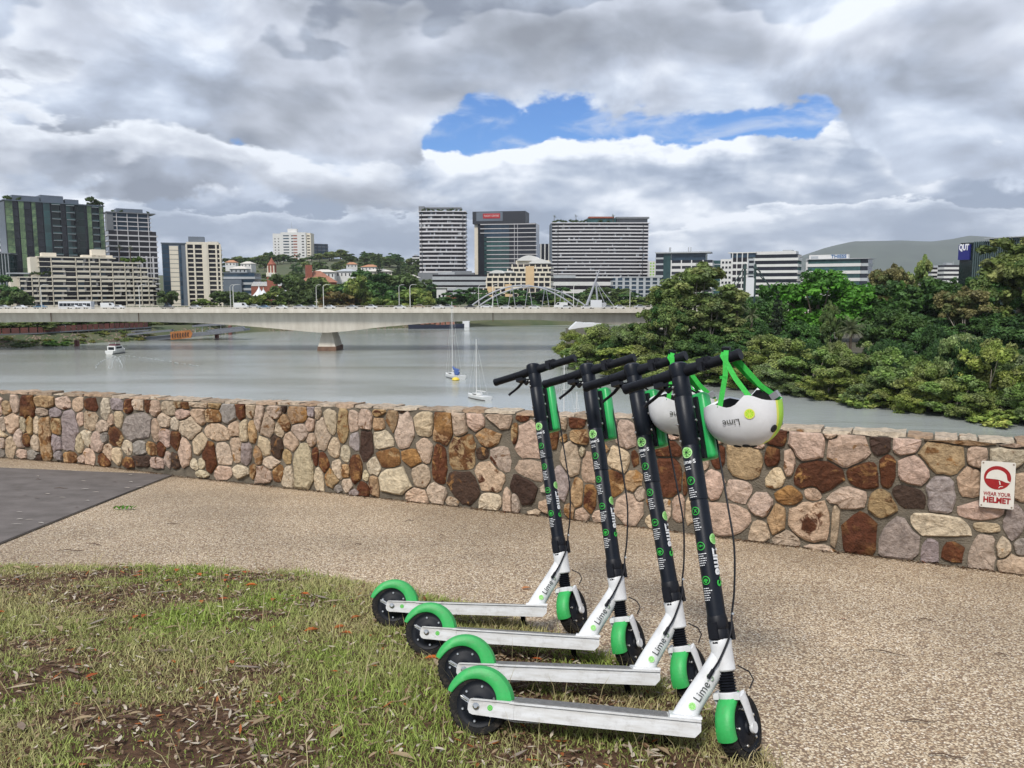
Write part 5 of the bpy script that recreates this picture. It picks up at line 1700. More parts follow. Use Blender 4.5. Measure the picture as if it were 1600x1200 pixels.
# undergrowth between the garden trees
for i in range(46):
    u = 960 + (i % 23) * 30 + rng.uniform(-12, 12)
    if 1285 < u < 1365: continue
    d_ = 14 + (i // 23) * 16 + rng.uniform(-4, 4)
    Y = gard_y(u) + d_
    place_tree(rng.choice(['fig', 'fig_b', 'fig']), 'garden_shrub', u, rng.uniform(522, 560) - (i // 23) * 14, rng.uniform(48, 80), Y, gard_h(d_, u) - .5, 'dark leafy shrub %s behind the mangroves' % ('near the road bridge landing' if u < 1100 else 'below the pointed conifer' if u < 1240 else 'near the date palm' if u < 1400 else 'under the dark fig' if u < 1520 else 'under the tallest gum'), 'shrubs between the garden trees', (.75, .8, .8))

def palm(u, vc, rpx, Y, zb, label, nf=34, group=None, name='palm_tree', seed=1):
    p = at(u, vc, Y)
    root = empty(name, Matrix.Translation((p.x, Y, zb)))
    tag(root, label, 'palm', group)
    Hc = p.z - zb
    MB().tube([(0, 0, -.3), (0, 0, Hc * .5), (0, 0, Hc)], [.35, .28, .3], 10).build('trunk', M_bark, root, smooth=True)
    rs = random.Random(seed); L0 = rpx * Y / F
    for i in range(nf):
        a = rs.uniform(0, 6.28); el = R(rs.uniform(-25, 80)); L = L0 * rs.uniform(.85, 1.15)
        pts = []
        for k in range(8):
            t = k / 7
            ee = el - 1.25 * t * t
            q = (pts[-1] + Vector((math.cos(a) * math.cos(ee), math.sin(a) * math.cos(ee), math.sin(ee))) * (L / 7)) if pts else Vector((0, 0, Hc))
            pts.append(q)
        mb = MB()
        side = Vector((-math.sin(a), math.cos(a), 0))
        for k in range(1, 8):
            for s_ in (-1, 1):
                for j in range(3):
                    o_ = pts[k - 1].lerp(pts[k], j / 3)
                    wd = L * .17 * math.sin(math.pi * min(1, .18 + (k + j / 3) / 8.6))
                    d_ = (pts[k] - pts[k - 1]).normalized()
                    tip = o_ + side * s_ * wd + d_ * wd * .7 + Vector((0, 0, -wd * .35))
                    mb.add([o_, o_ + d_ * .14, tip], [(0, 1, 2)])
        me = bpy.data.meshes.new('frond'); me.from_pydata(mb.v, [], mb.f); me.materials.append(pmat('palm_leaf', (.135, .155, .065), rough=.6, c2=(.07, .09, .035), scale=.8))
        link('frond', me, root)
    return root
palm(1330, 514, 32, 176, gard_h(14, 1330), 'big date palm with arching fronds among the mangroves', 46, seed=4)
palm(1152, 478, 22, 212, gard_h(20, 1150), 'feathery palm standing above the gardens beside the white tower panel', 26, seed=5)
palm(1175, 492, 20, 205, gard_h(20, 1175), 'darker palm next to the pointed conifer', 24, seed=6)

BG = 'trees on the far bank behind the road bridge'
def bank_tree(key, u, vt, wp, Y, lab, grp=BG, tint=(1, 1, 1), nm='bank_tree'):
    place_tree(key, nm, u, vt, wp, Y, far_ground(u, Y) - .5, lab, grp, tint)
def near_what(u):
    return 'beside the cream terraced apartments' if u < 300 else 'below the clock tower' if u < 480 else 'below the red brick institute' if u < 560 else 'between two pairs of lamp posts' if u < 640 else 'under the white banded tower' if u < 745 else 'behind the arched footbridge' if u < 915 else 'behind the leaning mast' if u < 1030 else 'under the white offices'
dark_l = 'dark green round tree on the far bank behind the road bridge'
oliv_l = 'olive green tree on the far bank behind the road bridge'
for u, vt, wp, Y in [(4, 428, 66, 470), (30, 452, 50, 465), (362, 452, 60, 520), (452, 424, 62, 560), (482, 430, 60, 540), (576, 420, 95, 560), (622, 424, 100, 570), (600, 440, 80, 520), (470, 452, 60, 500), (535, 458, 62, 500), (560, 446, 70, 530), (735, 448, 60, 610), (760, 452, 60, 600), (705, 456, 60, 600), (818, 452, 100, 560), (872, 448, 70, 600), (905, 456, 80, 580), (950, 446, 80, 590), (930, 458, 60, 560), (985, 456, 70, 580), (1010, 460, 60, 560), (262, 452, 34, 545), (390, 458, 50, 500), (1190, 452, 60, 560), (1090, 455, 80, 560), (1150, 450, 80, 600)]:
    bank_tree('far_c' if rng.random() < .65 else 'far', u, vt, wp, Y, 'dark round tree behind the bridge %s' % near_what(u))
for u, vt, wp, Y in [(424, 452, 46, 480), (398, 462, 34, 480), (650, 444, 56, 470), (563, 424, 44, 500), (588, 462, 44, 470), (607, 464, 34, 465), (318, 464, 30, 490), (500, 428, 50, 620), (515, 440, 44, 600), (665, 450, 40, 480), (980, 466, 50, 520), (880, 462, 50, 520)]:
    bank_tree('far_b', u, vt, wp, Y, 'olive tree behind the bridge %s' % near_what(u), tint=(1.0, 1.05, .8))
bank_tree('far_b', 527, 452, 56, 490, 'rusty brown tree on the far bank behind the road bridge', None, (1.25, .75, .9))
# thickets under the bridge on the far shore
for i in range(30):
    u = -30 + i * 13.5 + rng.uniform(-6, 6)
    Y = shore_y(u) + rng.uniform(13, 34)
    zb = far_ground(u, Y) - .3
    vt = rng.uniform(493, 507)
    place_tree(rng.choice(['bush', 'far', 'far_b']), 'bank_shrub', u, vt, rng.uniform(24, 50), Y, zb, 'green shrub on the far shore in the shade of the road bridge', 'shrubs under the road bridge')
for i in range(44):
    u = rng.uniform(-30, 240); d_ = rng.uniform(1, 10)
    Y = shore_y(u) + d_
    place_tree('bush', 'bank_scrub', u, rng.uniform(-7, -2) + 450 + 1232 * (CAMZ - far_ground(u, Y)) / Y, rng.uniform(10, 22), Y, far_ground(u, Y) - .3, 'low dry scrub on the bank under the riverside walkway', 'scrub on the far bank', rng.choice([(1.6, 1.25, 1.1), (1.2, 1.2, .9), (1.9, 1.5, 1.3)]))
place_tree('bush', 'waterside_bush', 85, 531, 46, shore_y(85) - 2, WATER - .2, 'bright green bush on the waterline by the riverside walkway', None, (1.2, 1.7, .8))
place_tree('bush', 'waterside_bush', 30, 535, 32, shore_y(30) - 2, WATER - .2, 'small dull bush on the waterline under the walkway deck', None, (.9, 1.0, .8))
# trees on the hill behind
for i in range(190):
    u = rng.uniform(345, 690) if i < 170 else rng.uniform(1010, 1500)
    Y = rng.uniform(720, 1500)
    zb = far_ground(u, Y) - 1
    hh = rng.uniform(9, 19)
    p = at(u, 450, Y)
    vt_ = 600 - F * ((Vector((p.x, Y, zb + hh)) - EYE).dot(UP)) / ((Vector((p.x, Y, zb + hh)) - EYE).dot(FW))
    kd_ = rng.choice(['far', 'far_b', 'far_c', 'far'])
    place_tree(kd_, 'hill_tree', u, vt_, rng.uniform(15, 27) * F / Y, Y, zb, '%s %s tree %s' % ('tall' if hh > 15.5 else 'low' if hh < 12 else 'middling', {'far': 'green', 'far_b': 'olive', 'far_c': 'dark'}[kd_], 'on the slope above the clock tower' if u < 430 else 'around the pale hilltop tower' if u < 520 else 'around the orange roofed hill houses' if u < 600 else 'beside the white banded tower' if u < 700 else 'on the low land before the long hill'), 'trees on the distant hill')
place_tree('conifer', 'hill_pine', 594, 396, 18, 900, far_ground(594, 900), 'tall sparse pine standing up from the distant hill', None, (1.6, 1.6, 1.6))
place_tree('conifer', 'hill_pine', 624, 404, 16, 880, far_ground(624, 880), 'dark pine beside the pale hipped roof on the hill', None)

# ================================================================== THE ROAD BRIDGE
BY = 286.0
M_conc = pmat('bridge_concrete', (.70, .65, .56), rough=.85, c2=(.55, .50, .42), scale=.5, bump=.15, bscale=2, detail=8, aniso=(1, 1, .12))
M_concd = pmat('stained_concrete', (.22, .13, .085), rough=.9, c2=(.12, .07, .05), scale=.5)
def bz(v): return at(800, v, BY).z
def bx_(u): return at(u, 490, BY).x
under = [(-500, 506), (0, 504), (200, 503), (300, 505), (360, 508.5), (420, 513.5), (470, 518.5), (503, 521), (540, 518), (600, 511), (680, 504.5), (760, 500.5), (830, 500), (900, 503), (950, 506), (1010, 512), (1060, 517.5), (1100, 521), (1150, 516), (1300, 506), (1500, 504)]
bridge = empty('road_bridge', Matrix.Identity(4))
tag(bridge, 'long cream concrete road bridge on tapered piers crossing the river', 'bridge')
us = np.linspace(-480, 1480, 120)
mb = MB(); vv, ff = [], []
for u in us:
    x = bx_(u); zt, zb = bz(488.5), bz(interp(u, under))
    vv += [(x, BY + 2.2, zt), (x, BY + 3.0, zb), (x, BY + 21, zb), (x, BY + 22, zt)]
for i in range(len(us) - 1):
    for j in range(3):
        a = i * 4 + j
        ff.append((a, a + 4, a + 5, a + 1))
mb.add(vv, ff).build('girder', M_conc, bridge, smooth=True)
x0, x1 = bx_(-480), bx_(1480)
MB().span((x0, BY, bz(488.8)), (x1, BY + 24, bz(487.2))).build('deck_slab', M_conc, bridge)
MB().span((x0, BY + .5, bz(487.15)), (x1, BY + 23.5, bz(486.9))).build('road_surface', pmat('bridge_asphalt', (.08, .08, .08), rough=.9), bridge)
for y in (BY + .05, BY + 23.6):
    pb = empty  # parapet with a rail on top
    k = (at(0, 481, BY).z)
    par = MB().span((x0, y, bz(487.1)), (x1, y + .35, bz(482.4))).build('parapet', M_conc, bridge)
    MB().span((x0, y + .1, bz(480.6)), (x1, y + .25, bz(480.0))).build('rail', M_conc, par)
    mbp = MB()
    nn = int((x1 - x0) / 2.5)
    for i in range(nn):
        xx = x0 + (x1 - x0) * i / nn
        mbp.span((xx, y + .1, bz(482.4)), (xx + .12, y + .22, bz(480.6)))
    o = mbp.build('rail_posts', M_conc, par); o['kind'] = 'stuff'
for u in (74, 212, 770):
    MB().span((bx_(u) - .12, BY + 2.05, bz(488.9)), (bx_(u) + .12, BY + 2.18, bz(503))).build('joint_strip', M_concd, bridge)
for u in (503, 1100, -330):
    xx = bx_(u); zt, zw = bz(521) + .6, WATER - 2
    def ring(z, wx, wy): return [(xx - wx, BY + 12 - wy, z), (xx + wx, BY + 12 - wy, z), (xx + wx, BY + 12 + wy, z), (xx - wx, BY + 12 + wy, z)]
    V_ = ring(zt, 1.6, 5) + ring(WATER + 1.6, 3.2, 6)
    pier = MB().add(V_, [(0, 1, 5, 4), (1, 2, 6, 5), (2, 3, 7, 6), (3, 0, 4, 7), (0, 3, 2, 1)]).build('pier', M_conc, bridge)
    V_ = ring(WATER + 1.6, 3.4, 6.2) + ring(zw, 3.6, 6.4)
    MB().add(V_, [(0, 1, 5, 4), (1, 2, 6, 5), (2, 3, 7, 6), (3, 0, 4, 7), (0, 3, 2, 1)]).build('pier_foot', M_concd, pier)

M_pole = pmat('lamp_pole', (.66, .65, .60), rough=.5)
def lamp_mesh():
    mb = MB().tube([(0, 0, 0), (0, 0, 8.9), (.3, 0, 9.5), (1.1, 0, 9.75), (1.9, 0, 9.78)], [.16, .11, .09, .08, .07], 8)
    return mb.mesh('pole', M_pole, True)
LP = lamp_mesh()
LH = MB().box((2.1, 0, 9.76), (.8, .3, .14)).mesh('lamp_head', pmat('lamp_grey', (.5, .5, .48), rough=.4))
for u, near, flip in [(66, 1, 1), (219, 1, 1), (361, 0, 0), (365.5, 1, 1), (495, 0, 0), (506, 1, 1), (624, 0, 0), (641, 1, 1), (770, 1, 1), (748, 0, 0), (867, 0, 0), (896, 1, 1), (984, 0, 0), (1017, 1, 1), (-90, 1, 1)]:
    Y = BY + (.7 if near else 23.2)
    p = at(u, 487, Y)
    root = empty('street_lamp', Matrix.Translation((p.x, Y, bz(487.1))) @ Matrix.Rotation(R(90 if near else -90) + R(-70 if near else 70) * .9, 4, 'Z'))
    tag(root, 'slim cream lamp post on the %s parapet of the road bridge' % ('water-facing' if near else 'city-facing'), 'lamp post', 'lamp posts on the road bridge')
    link('pole', LP, root); link('lamp_head', LH, root)

# traffic
def car_mesh(c, name, kind):
    Mc = pmat('car_' + name, c, rough=.25, var=.03, spec=.6)
    Mg = glass('car_glass', (.02, .025, .03), .1)
    body = MB()
    L, W_, H1, H2 = (4.5, 1.8, .85, 1.45) if kind == 'car' else (5.2, 1.95, 1.0, 2.2)
    if kind == 'car':
        pr_ = [(-2.25, .35), (-2.25, .75), (-2.1, .88), (-1.3, .95), (-.75, 1.42), (.55, 1.45), (1.15, .98), (2.05, .85), (2.25, .65), (2.25, .35)]
    else:
        pr_ = [(-2.6, .35), (-2.6, 2.1), (-2.5, 2.2), (1.2, 2.2), (1.9, 1.25), (2.5, 1.1), (2.6, .8), (2.6, .35)]
    body.prism(pr_, -W_ / 2, W_ / 2, Matrix.Rotation(math.pi / 2, 4, 'X'))
    b = body.mesh('body', Mc)
    g = MB()
    if kind == 'car':
        g.prism([(-1.2, .97), (-.78, 1.36), (.48, 1.38), (1.02, .99)], -W_ / 2 - .01, W_ / 2 + .01, Matrix.Rotation(math.pi / 2, 4, 'X'))
    else:
        g.prism([(.6, 1.3), (.6, 2.05), (1.2, 2.05), (1.75, 1.3)], -W_ / 2 - .01, W_ / 2 + .01, Matrix.Rotation(math.pi / 2, 4, 'X'))
    return b, g.mesh('window', Mg)
wheel_me = MB().lathe([(.32, -.11), (.32, .11)], 14, YAX).mesh('wheel', M_rubber)
CARS = {n_: car_mesh(c, n_, k) for n_, c, k in (('white', (.75, .76, .77), 'car'), ('silver', (.48, .49, .5), 'car'), ('dark', (.05, .055, .065), 'car'), ('blue', (.10, .2, .3), 'car'), ('red', (.3, .04, .03), 'car'), ('van', (.78, .78, .76), 'van'), ('tan', (.42, .34, .24), 'car'))}
def put_car(kind, u, lane, label, dirn=1):
    Y = BY + (3.0, 7.0, 15.5, 19.5)[lane]
    p = at(u, 480, Y)
    r = empty('car' if kind != 'van' else 'van', Matrix.Translation((p.x, Y, bz(486.9) + .85)) @ Matrix.Rotation(0 if dirn > 0 else math.pi, 4, 'Z'))
    tag(r, label, 'van' if kind == 'van' else 'car', 'traffic on the road bridge')
    b, g = CARS[kind]
    link('body', b, r); link('window', g, r)
    for sx in (-1.4, 1.4):
        for sy in (-.8, .8):
            link('wheel', wheel_me, r, Matrix.Translation((sx, sy, .32)))
nm_ = {'white': 'white car driving over the road bridge', 'silver': 'silver car driving over the road bridge', 'dark': 'dark car driving over the road bridge', 'blue': 'blue-grey car driving over the road bridge', 'red': 'red car driving over the road bridge', 'van': 'white van driving over the road bridge', 'tan': 'tan car driving over the road bridge'}
for u, k, ln_ in [(5, 'silver', 0), (32, 'white', 0), (63, 'blue', 1), (115, 'white', 0), (128, 'white', 1), (170, 'van', 1), (185, 'white', 0), (262, 'dark', 0), (305, 'silver', 0), (377, 'van', 1), (397, 'silver', 2), (413, 'blue', 0), (440, 'white', 0), (468, 'silver', 1), (487, 'silver', 0), (515, 'white', 0), (550, 'silver', 0), (580, 'white', 1), (625, 'white', 0), (655, 'tan', 2), (684, 'white', 0), (700, 'silver', 1), (735, 'dark', 1), (760, 'white', 2), (790, 'white', 0), (812, 'silver', 0), (835, 'white', 0), (876, 'van', 2), (884, 'white', 0), (917, 'white', 0), (950, 'silver', 0), (968, 'white', 0), (1000, 'silver', 1), (-40, 'dark', 0)]:
    put_car(k, u, ln_, nm_[k], 1 if ln_ < 2 else -1)
# bus and a truck
Y = BY + 11
p0, p1 = at(94, 476, Y), at(145, 476, Y)
bus = empty('bus', Matrix.Translation(((p0.x + p1.x) / 2, Y, bz(486.9) + .35)))
tag(bus, 'white city bus with dark window band driving over the road bridge', 'bus', 'traffic on the road bridge')
L = p1.x - p0.x
MB().span((-L / 2, -1.25, .3), (L / 2, 1.25, 3.15)).build('body', CARS['white'][0].materials[0], bus)
for i in range(8):
    MB().span((-L / 2 + .4 + i * L / 8.4, -1.28, 1.35), (-L / 2 + .25 + (i + 1) * L / 8.4, 1.28, 2.5)).build('window', MATS['car_glass'], bus)
for sx in (-L * .32, L * .34):
    for sy in (-1.1, 1.1): link('wheel', wheel_me, bus, Matrix.Translation((sx, sy, .4)) @ Matrix.Diagonal((1.4, 1, 1.4, 1)))
p0 = at(935, 476, BY + 15)
tr = empty('truck', Matrix.Translation((p0.x, BY + 15, bz(486.9) + .35)))
tag(tr, 'white box truck on the road bridge below the leaning mast', 'truck', 'traffic on the road bridge')
MB().span((-3, -1.2, .6), (1.2, 1.2, 3.6)).build('cargo_box', CARS['white'][0].materials[0], tr)
MB().span((1.3, -1.1, .5), (2.9, 1.1, 2.6)).build('cab', CARS['silver'][0].materials[0], tr)
for sx in (-2, 2.0):
    for sy in (-.9, .9): link('wheel', wheel_me, tr, Matrix.Translation((sx, sy, .4)))

# ================================================================== THE FOOTBRIDGE BEHIND
FY = 470.0
M_arch = pmat('arch_steel', (.36, .37, .40), rough=.5, var=.08)
fb = empty('arched_footbridge', Matrix.Identity(4))
tag(fb, 'grey steel arched footbridge with hangers and a leaning cable mast', 'bridge')
MB().span((at(640, 480, FY).x, FY, at(800, 487, FY).z), (at(1080, 480, FY).x, FY + 6, at(800, 484, FY).z)).build('deck', M_conc, fb)
for (ua, ub, vt, dy) in ((727, 906, 446, 0), (738, 926, 448, 7)):
    pts = []
    for k in range(25):
        t = k / 24
        pts.append(at(ua + (ub - ua) * t, 486 - (486 - vt) * 4 * t * (1 - t), FY + dy))
    MB().tube(pts, .42, 8).build('arch', M_arch, fb, smooth=True)
for i in range(12):
    t = .13 + .74 * i / 11
    ua = 728 + 196 * t
    MB().tube([at(ua + (6 if i % 2 else -6), 486 - 42 * 4 * t * (1 - t), FY + 3), at(ua, 486, FY + 3)], .2, 5).build('hanger', M_arch, fb)
MB().tube([at(915, 482, FY), at(937, 421, FY)], [.9, .35], 8).build('mast', M_arch, fb)
MB().tube([at(931, 441, FY), at(934.5, 482, FY)], [.45, .6], 8).build('mast_strut', M_arch, fb)
for ub in (948, 962): MB().tube([at(931, 440, FY), at(ub, 482, FY)], .2, 5).build('stay', M_arch, fb)
M_bwhite = pmat('painted_white', (.74, .75, .76), rough=.5, var=.05)
def px_prism(poly, Y, dep): return [at(u, v, Y) for u, v in poly], dep
def prism_px(poly, Y, dep, name, mat_, parent):
    P = [at(u, v, Y) for u, v in poly]; n_ = len(P)
    mb = MB().add(P + [q + Vector((0, dep, 0)) for q in P], [tuple(range(n_)), tuple(range(2 * n_ - 1, n_ - 1, -1))] + [(k, (k + 1) % n_, n_ + (k + 1) % n_, n_ + k) for k in range(n_)])
    return mb.build(name, mat_, parent)
prism_px([(721, 496), (735, 496), (733, 504), (733, 511.5), (722, 511.5), (723, 504)], FY - 2, 8, 'pier', M_bwhite, fb)
prism_px([(889, 516), (892, 512), (904, 501), (909, 500.5), (911, 505), (930, 505), (932, 499), (940, 499), (940, 517.5), (890, 517.5)], 430, 9, 'pier_base', M_bwhite, fb)
prism_px([(888, 519), (889, 516.5), (940, 516.5), (940, 519)], 429.5, 10, 'pier_base_foot', pmat('dark_paint2', (.03, .03, .035)), fb)

# ================================================================== BOATS
M_hullw = pmat('hull_white', (.72, .72, .70), rough=.3, var=.06)
M_hulld = pmat('hull_navy', (.02, .025, .05), rough=.4)
M_mast = pmat('mast_alloy', (.62, .62, .60), rough=.4, var=.05)
M_cover = pmat('sail_cover_blue', (.06, .11, .30), rough=.8, var=.2)
M_foam = pmat('foam', (.55, .58, .58), rough=.9, var=.15, scale=2)
def hull(L, W_, H_, dark):
    n = 12; vv = []; mb = MB()
    for i in range(n + 1):
        t = i / n
        w_ = W_ / 2 * (math.sin(math.pi * min(1, .32 + t * .68)) ** .7 if t < 1 else 0.02)
        x = -L / 2 + L * t
        sh = H_ * (.78 + .35 * (t - .35) ** 2 * 2)
        vv += [(x, -w_ * .55, -.35), (x, -w_ * .85, .12), (x, -w_, sh), (x, w_, sh), (x, w_ * .85, .12), (x, w_ * .55, -.35)]
    mb.add(vv, [])
    for i in range(n):
        for j in range(6):
            a, b = i * 6 + j, i * 6 + (j + 1) % 6
            mb.f.append((a, b, b + 6, a + 6)); mb.m.append(1 if j in (0, 4, 5) else 0)
    for i in (0, n):
        mb.f.append(tuple(i * 6 + j for j in range(6))); mb.m.append(0)
    return mb.mesh('hull', [M_hullw, dark], True)
def yacht(u, v, Y, L, W_, mast_v, yaw, label, dark, cover=None, seed=0):
    p = at(u, v, Y)
    r = empty('yacht', Matrix.Translation((p.x, Y, WATER + .1)) @ Matrix.Rotation(yaw, 4, 'Z'))
    tag(r, label, 'yacht', 'yachts moored on the river')
    H_ = L * .13
    link('hull', hull(L, W_, H_, dark), r)
    MB().prism([(-L * .10, H_ * .85), (-L * .06, H_ * 1.5), (L * .14, H_ * 1.4), (L * .26, H_ * .9)], -W_ * .3, W_ * .3, Matrix.Rotation(math.pi / 2, 4, 'X')).build('cabin', M_hullw, r)
    for sy in (-1, 1):
        MB().box((L * .05, sy * W_ * .305, H_ * 1.15), (L * .18, .03, H_ * .22)).build('window', MATS['car_glass'], r)
    zt = at(u, mast_v, Y).z - WATER
    MB().tube([(L * .08, 0, H_), (L * .08, 0, zt)], [.11, .07], 8).build('mast', M_mast, r)
    MB().tube([(L * .08, 0, H_ * 1.9), (-L * .36, 0, H_ * 2.0)], .1, 8).build('boom', M_mast, r)
    for a, b in (((L * .48, 0, H_), (L * .08, 0, zt * .97)), ((-L * .48, 0, H_), (L * .08, 0, zt * .97)), ((L * .06, W_ * .45, H_), (L * .08, 0, zt * .9)), ((L * .06, -W_ * .45, H_), (L * .08, 0, zt * .9))):
        MB().tube([a, b], .016, 4).build('stay', M_mast, r)
    MB().tube([(L * .06, -W_ * .22, zt * .55), (L * .06, W_ * .22, zt * .55)], .04, 5).build('spreader', M_mast, r)
    if cover:
        MB().tube([(L * .06, 0, H_ * 2.9), (-.05 * L, 0, H_ * 2.35), (-L * .34, 0, H_ * 2.2)], [.16, .34, .22], 8).build('sail_cover', cover, r, smooth=True)
        MB().tube([(-L * .1, 0, H_ * 1.5), (-L * .22, 0, H_ * 1.65), (-L * .3, 0, H_ * 1.3)], [W_ * .28, W_ * .3, W_ * .2], 8, flat=.5).build('cockpit_cover', cover, r, smooth=True)
    return r
yacht(709, 585, 203, 7.5, 3.0, 472, R(128), 'yacht with navy lower hull and blue sail cover at a yellow buoy', M_hulld, M_cover)
p = at(712, 593, 198)
buoy = MB().lathe([(.2, -.4), (.8, -.2), (1.0, .15), (.75, .5), (.2, .7)], 14).build('buoy', pmat('buoy_yellow', (.75, .55, .06), rough=.5), None, Matrix.Translation((p.x, 198, WATER + .1)), smooth=True)
tag(buoy, 'yellow mooring buoy floating at the stern of the yacht', 'buoy')
yacht(747, 620, 164, 6.6, 2.5, 531, R(132), 'small white yacht with a cream cabin and a bare mast', pmat('antifoul', (.10, .085, .075)))
yacht(884, 655, 126, 7.0, 2.5, 557, R(120), 'yacht below the wall showing only its mast and rigging above it', M_hulld)
yacht(902, 652, 128, 5.0, 2.0, 614, R(100), 'little yacht below the wall showing only its mast tip', M_hulld)
# motor cruiser and its wake
p = at(183, 549, 281)
r = empty('motor_cruiser', Matrix.Translation((p.x, 281, WATER + .15)) @ Matrix.Rotation(R(82), 4, 'Z'))
tag(r, 'white motor cruiser with flybridge heading towards the road bridge', 'boat')
link('hull', hull(9, 3.6, 1.3, M_hulld), r)
MB().prism([(-3.2, 1.0), (-3.2, 2.7), (.8, 2.7), (2.2, 1.2)], -1.5, 1.5, Matrix.Rotation(math.pi / 2, 4, 'X')).build('cabin', M_hullw, r)
MB().span((-3.25, -1.1, 1.3), (-3.22, 1.1, 2.3)).build('window', MATS['car_glass'], r)
for sy in (-1, 1): MB().span((-2.6, sy * 1.52 - .02, 1.7), (.6, sy * 1.52 + .02, 2.4)).build('window', MATS['car_glass'], r)
MB().span((-2.4, -1.3, 2.72), (.2, 1.3, 3.3)).build('flybridge', pmat('dark_red_canvas', (.13, .05, .06)), r)
MB().span((-2.6, -1.4, 4.2), (.1, 1.4, 4.3)).build('canopy', MATS['dark_red_canvas'], r)
for sx in (-2.4, -.1):
    for sy in (-1.25, 1.25): MB().tube([(sx, sy, 3.3), (sx, sy, 4.2)], .05, 6).build('canopy_post', M_mast, r)
wake = MB()
for pts in ([(178, 555), (168, 560), (157, 567), (147, 575)], [(190, 555), (215, 558), (245, 562), (275, 567), (310, 572)], [(178, 557), (176, 563), (173, 570), (172, 577)], [(186, 557), (188, 563), (190, 570), (189, 578)], [(180, 556), (183, 560), (185, 565)]):
    for k in range(len(pts) - 1):
        a, b = at_z(*pts[k], WATER), at_z(*pts[k + 1], WATER)
        for j in range(6):
            q = a.lerp(b, (j + rng.uniform(0, .6)) / 6)
            d = (b - a).normalized(); s_ = Vector((-d.y, d.x, 0))
            l_, w_ = rng.uniform(.9, 2.2), rng.uniform(.05, .22)
            q = q + s_ * rng.uniform(-.5, .5)
            wake.add([q - d * l_ + Vector((0, 0, .02)), q + s_ * w_ + Vector((0, 0, .12)), q + d * l_ + Vector((0, 0, .02)), q - s_ * w_ + Vector((0, 0, .12))], [(0, 1, 2, 3)])
tag(wake.build('wake_foam', M_foam), 'white foam of the wake spreading behind the motor cruiser', 'wake', kind='stuff')
# old dark vessel at the far bank
p = at(682, 510, 455)
r = empty('old_vessel', Matrix.Translation((p.x, 455, WATER)) @ Matrix.Rotation(R(4), 4, 'Z'))
tag(r, 'long dark hulled vessel with rusty red deck moored under the bridge', 'boat')
link('hull', hull(32, 8, 2.6, M_hulld), r).data.materials[0] = M_hulld
for i in range(7):
    MB().box((-8 + i * 2.9, 0, 3.0 + rng.uniform(-.2, .5)), (2.2, 4, rng.uniform(1.0, 2.4))).build('deck_house', pmat('rust_red', (.24, .07, .04), rough=.9, c2=(.35, .2, .14), scale=.5), r)

# ================================================================== FAR SHORE STRUCTURES
M_rustr = pmat('rust_rail', (.20, .065, .05), rough=.85, c2=(.11, .05, .045), scale=.4)
M_gsteel = pmat('grey_steel', (.16, .17, .19), rough=.6, var=.2, scale=1)
M_wood = pmat('weathered_timber', (.26, .19, .13), rough=.9, c2=(.15, .11, .08), scale=1)
wk = empty('riverside_walkway', Matrix.Identity(4))
tag(wk, 'riverside walkway with rusty red railing on the far shore', 'walkway')
wp = [(-40, 523), (60, 520), (120, 516), (180, 513), (232, 511)]
for (ua, va), (ub, vb) in zip(wp[:-1], wp[1:]):
    Ya, Yb = shore_y(ua) + 11, shore_y(ub) + 11
    a, b = at(ua, va, Ya), at(ub, vb, Yb)
    d = Vector((0, 3, 0))
    MB().add([a, b, b + d, a + d] + [q - Vector((0, 0, .5)) for q in (a, b, b + d, a + d)], [(0, 1, 2, 3), (7, 6, 5, 4), (0, 4, 5, 1), (1, 5, 6, 2), (2, 6, 7, 3), (3, 7, 4, 0)]).build('deck', M_gsteel, wk)
    nseg = 7
    for k in range(nseg):
        q0, q1 = a.lerp(b, k / nseg), a.lerp(b, (k + .86) / nseg)
        h_ = Vector((0, 0, 2.3))
        MB().add([q0, q1, q1 + h_, q0 + h_] + [q + Vector((0, .15, 0)) for q in (q0, q1, q1 + h_, q0 + h_)], [(0, 1, 2, 3), (7, 6, 5, 4), (0, 4, 5, 1), (2, 6, 7, 3), (1, 5, 6, 2), (3, 7, 4, 0)]).build('railing_panel', M_rustr, wk)
        if k % 2 == 0:
            MB().tube([q0 + Vector((0, .5, -.4)), Vector((q0.x, q0.y + .5, WATER - 1))], .22, 7).build('post', M_wood, wk)
# ferry pontoon with its patterned screen
pt = empty('ferry_pontoon', Matrix.Identity(4))
tag(pt, 'grey ferry pontoon and gangways moored at the far shore', 'pontoon')
prism_px([(200, 529), (380, 514), (381, 517), (290, 528), (215, 534)], 352, 9, 'float', M_gsteel, pt)
prism_px([(198, 521.5), (268, 514.5), (268, 517.5), (199, 524.5)], 350, 2.2, 'gangway', M_gsteel, pt)
prism_px([(205, 517), (232, 515), (232, 517), (205, 519)], 356, 3, 'shelter_roof', M_gsteel, pt)
prism_px([(300, 508.5), (352, 505.5), (352, 508), (300, 511)], 360, 6, 'shelter_roof', M_gsteel, pt)
prism_px([(320, 516), (378, 510), (381, 513), (340, 523)], 356, 2.5, 'gangway', M_gsteel, pt)
for u in (305, 316, 328, 345): MB().tube([at(u, 508, 361), at(u, 524, 361)], .14, 6).build('roof_post', M_mast, pt)
for u, va, vb in ((339, 514, 529.5), (120.5, 533, 542), (360, 508, 524)):
    Y = min(shore_y(u) - 3, 350)
    pl = empty('mooring_pile', Matrix.Translation(at_z(u, vb, WATER - .3)))
    tag(pl, 'rust brown mooring pile standing in the water at the far shore', 'pile', 'mooring piles')
    h_ = (vb - va) * Y / F
    MB().tube([(0, 0, -1), (0, 0, h_)], .95, 12).build('shaft', M_rustr, pl)
    MB().lathe([(1.0, h_), (1.0, h_ + .2), (.3, h_ + .6)], 12).build('cap', M_concd, pl)
scn = empty('patterned_screen', Matrix.Identity(4))
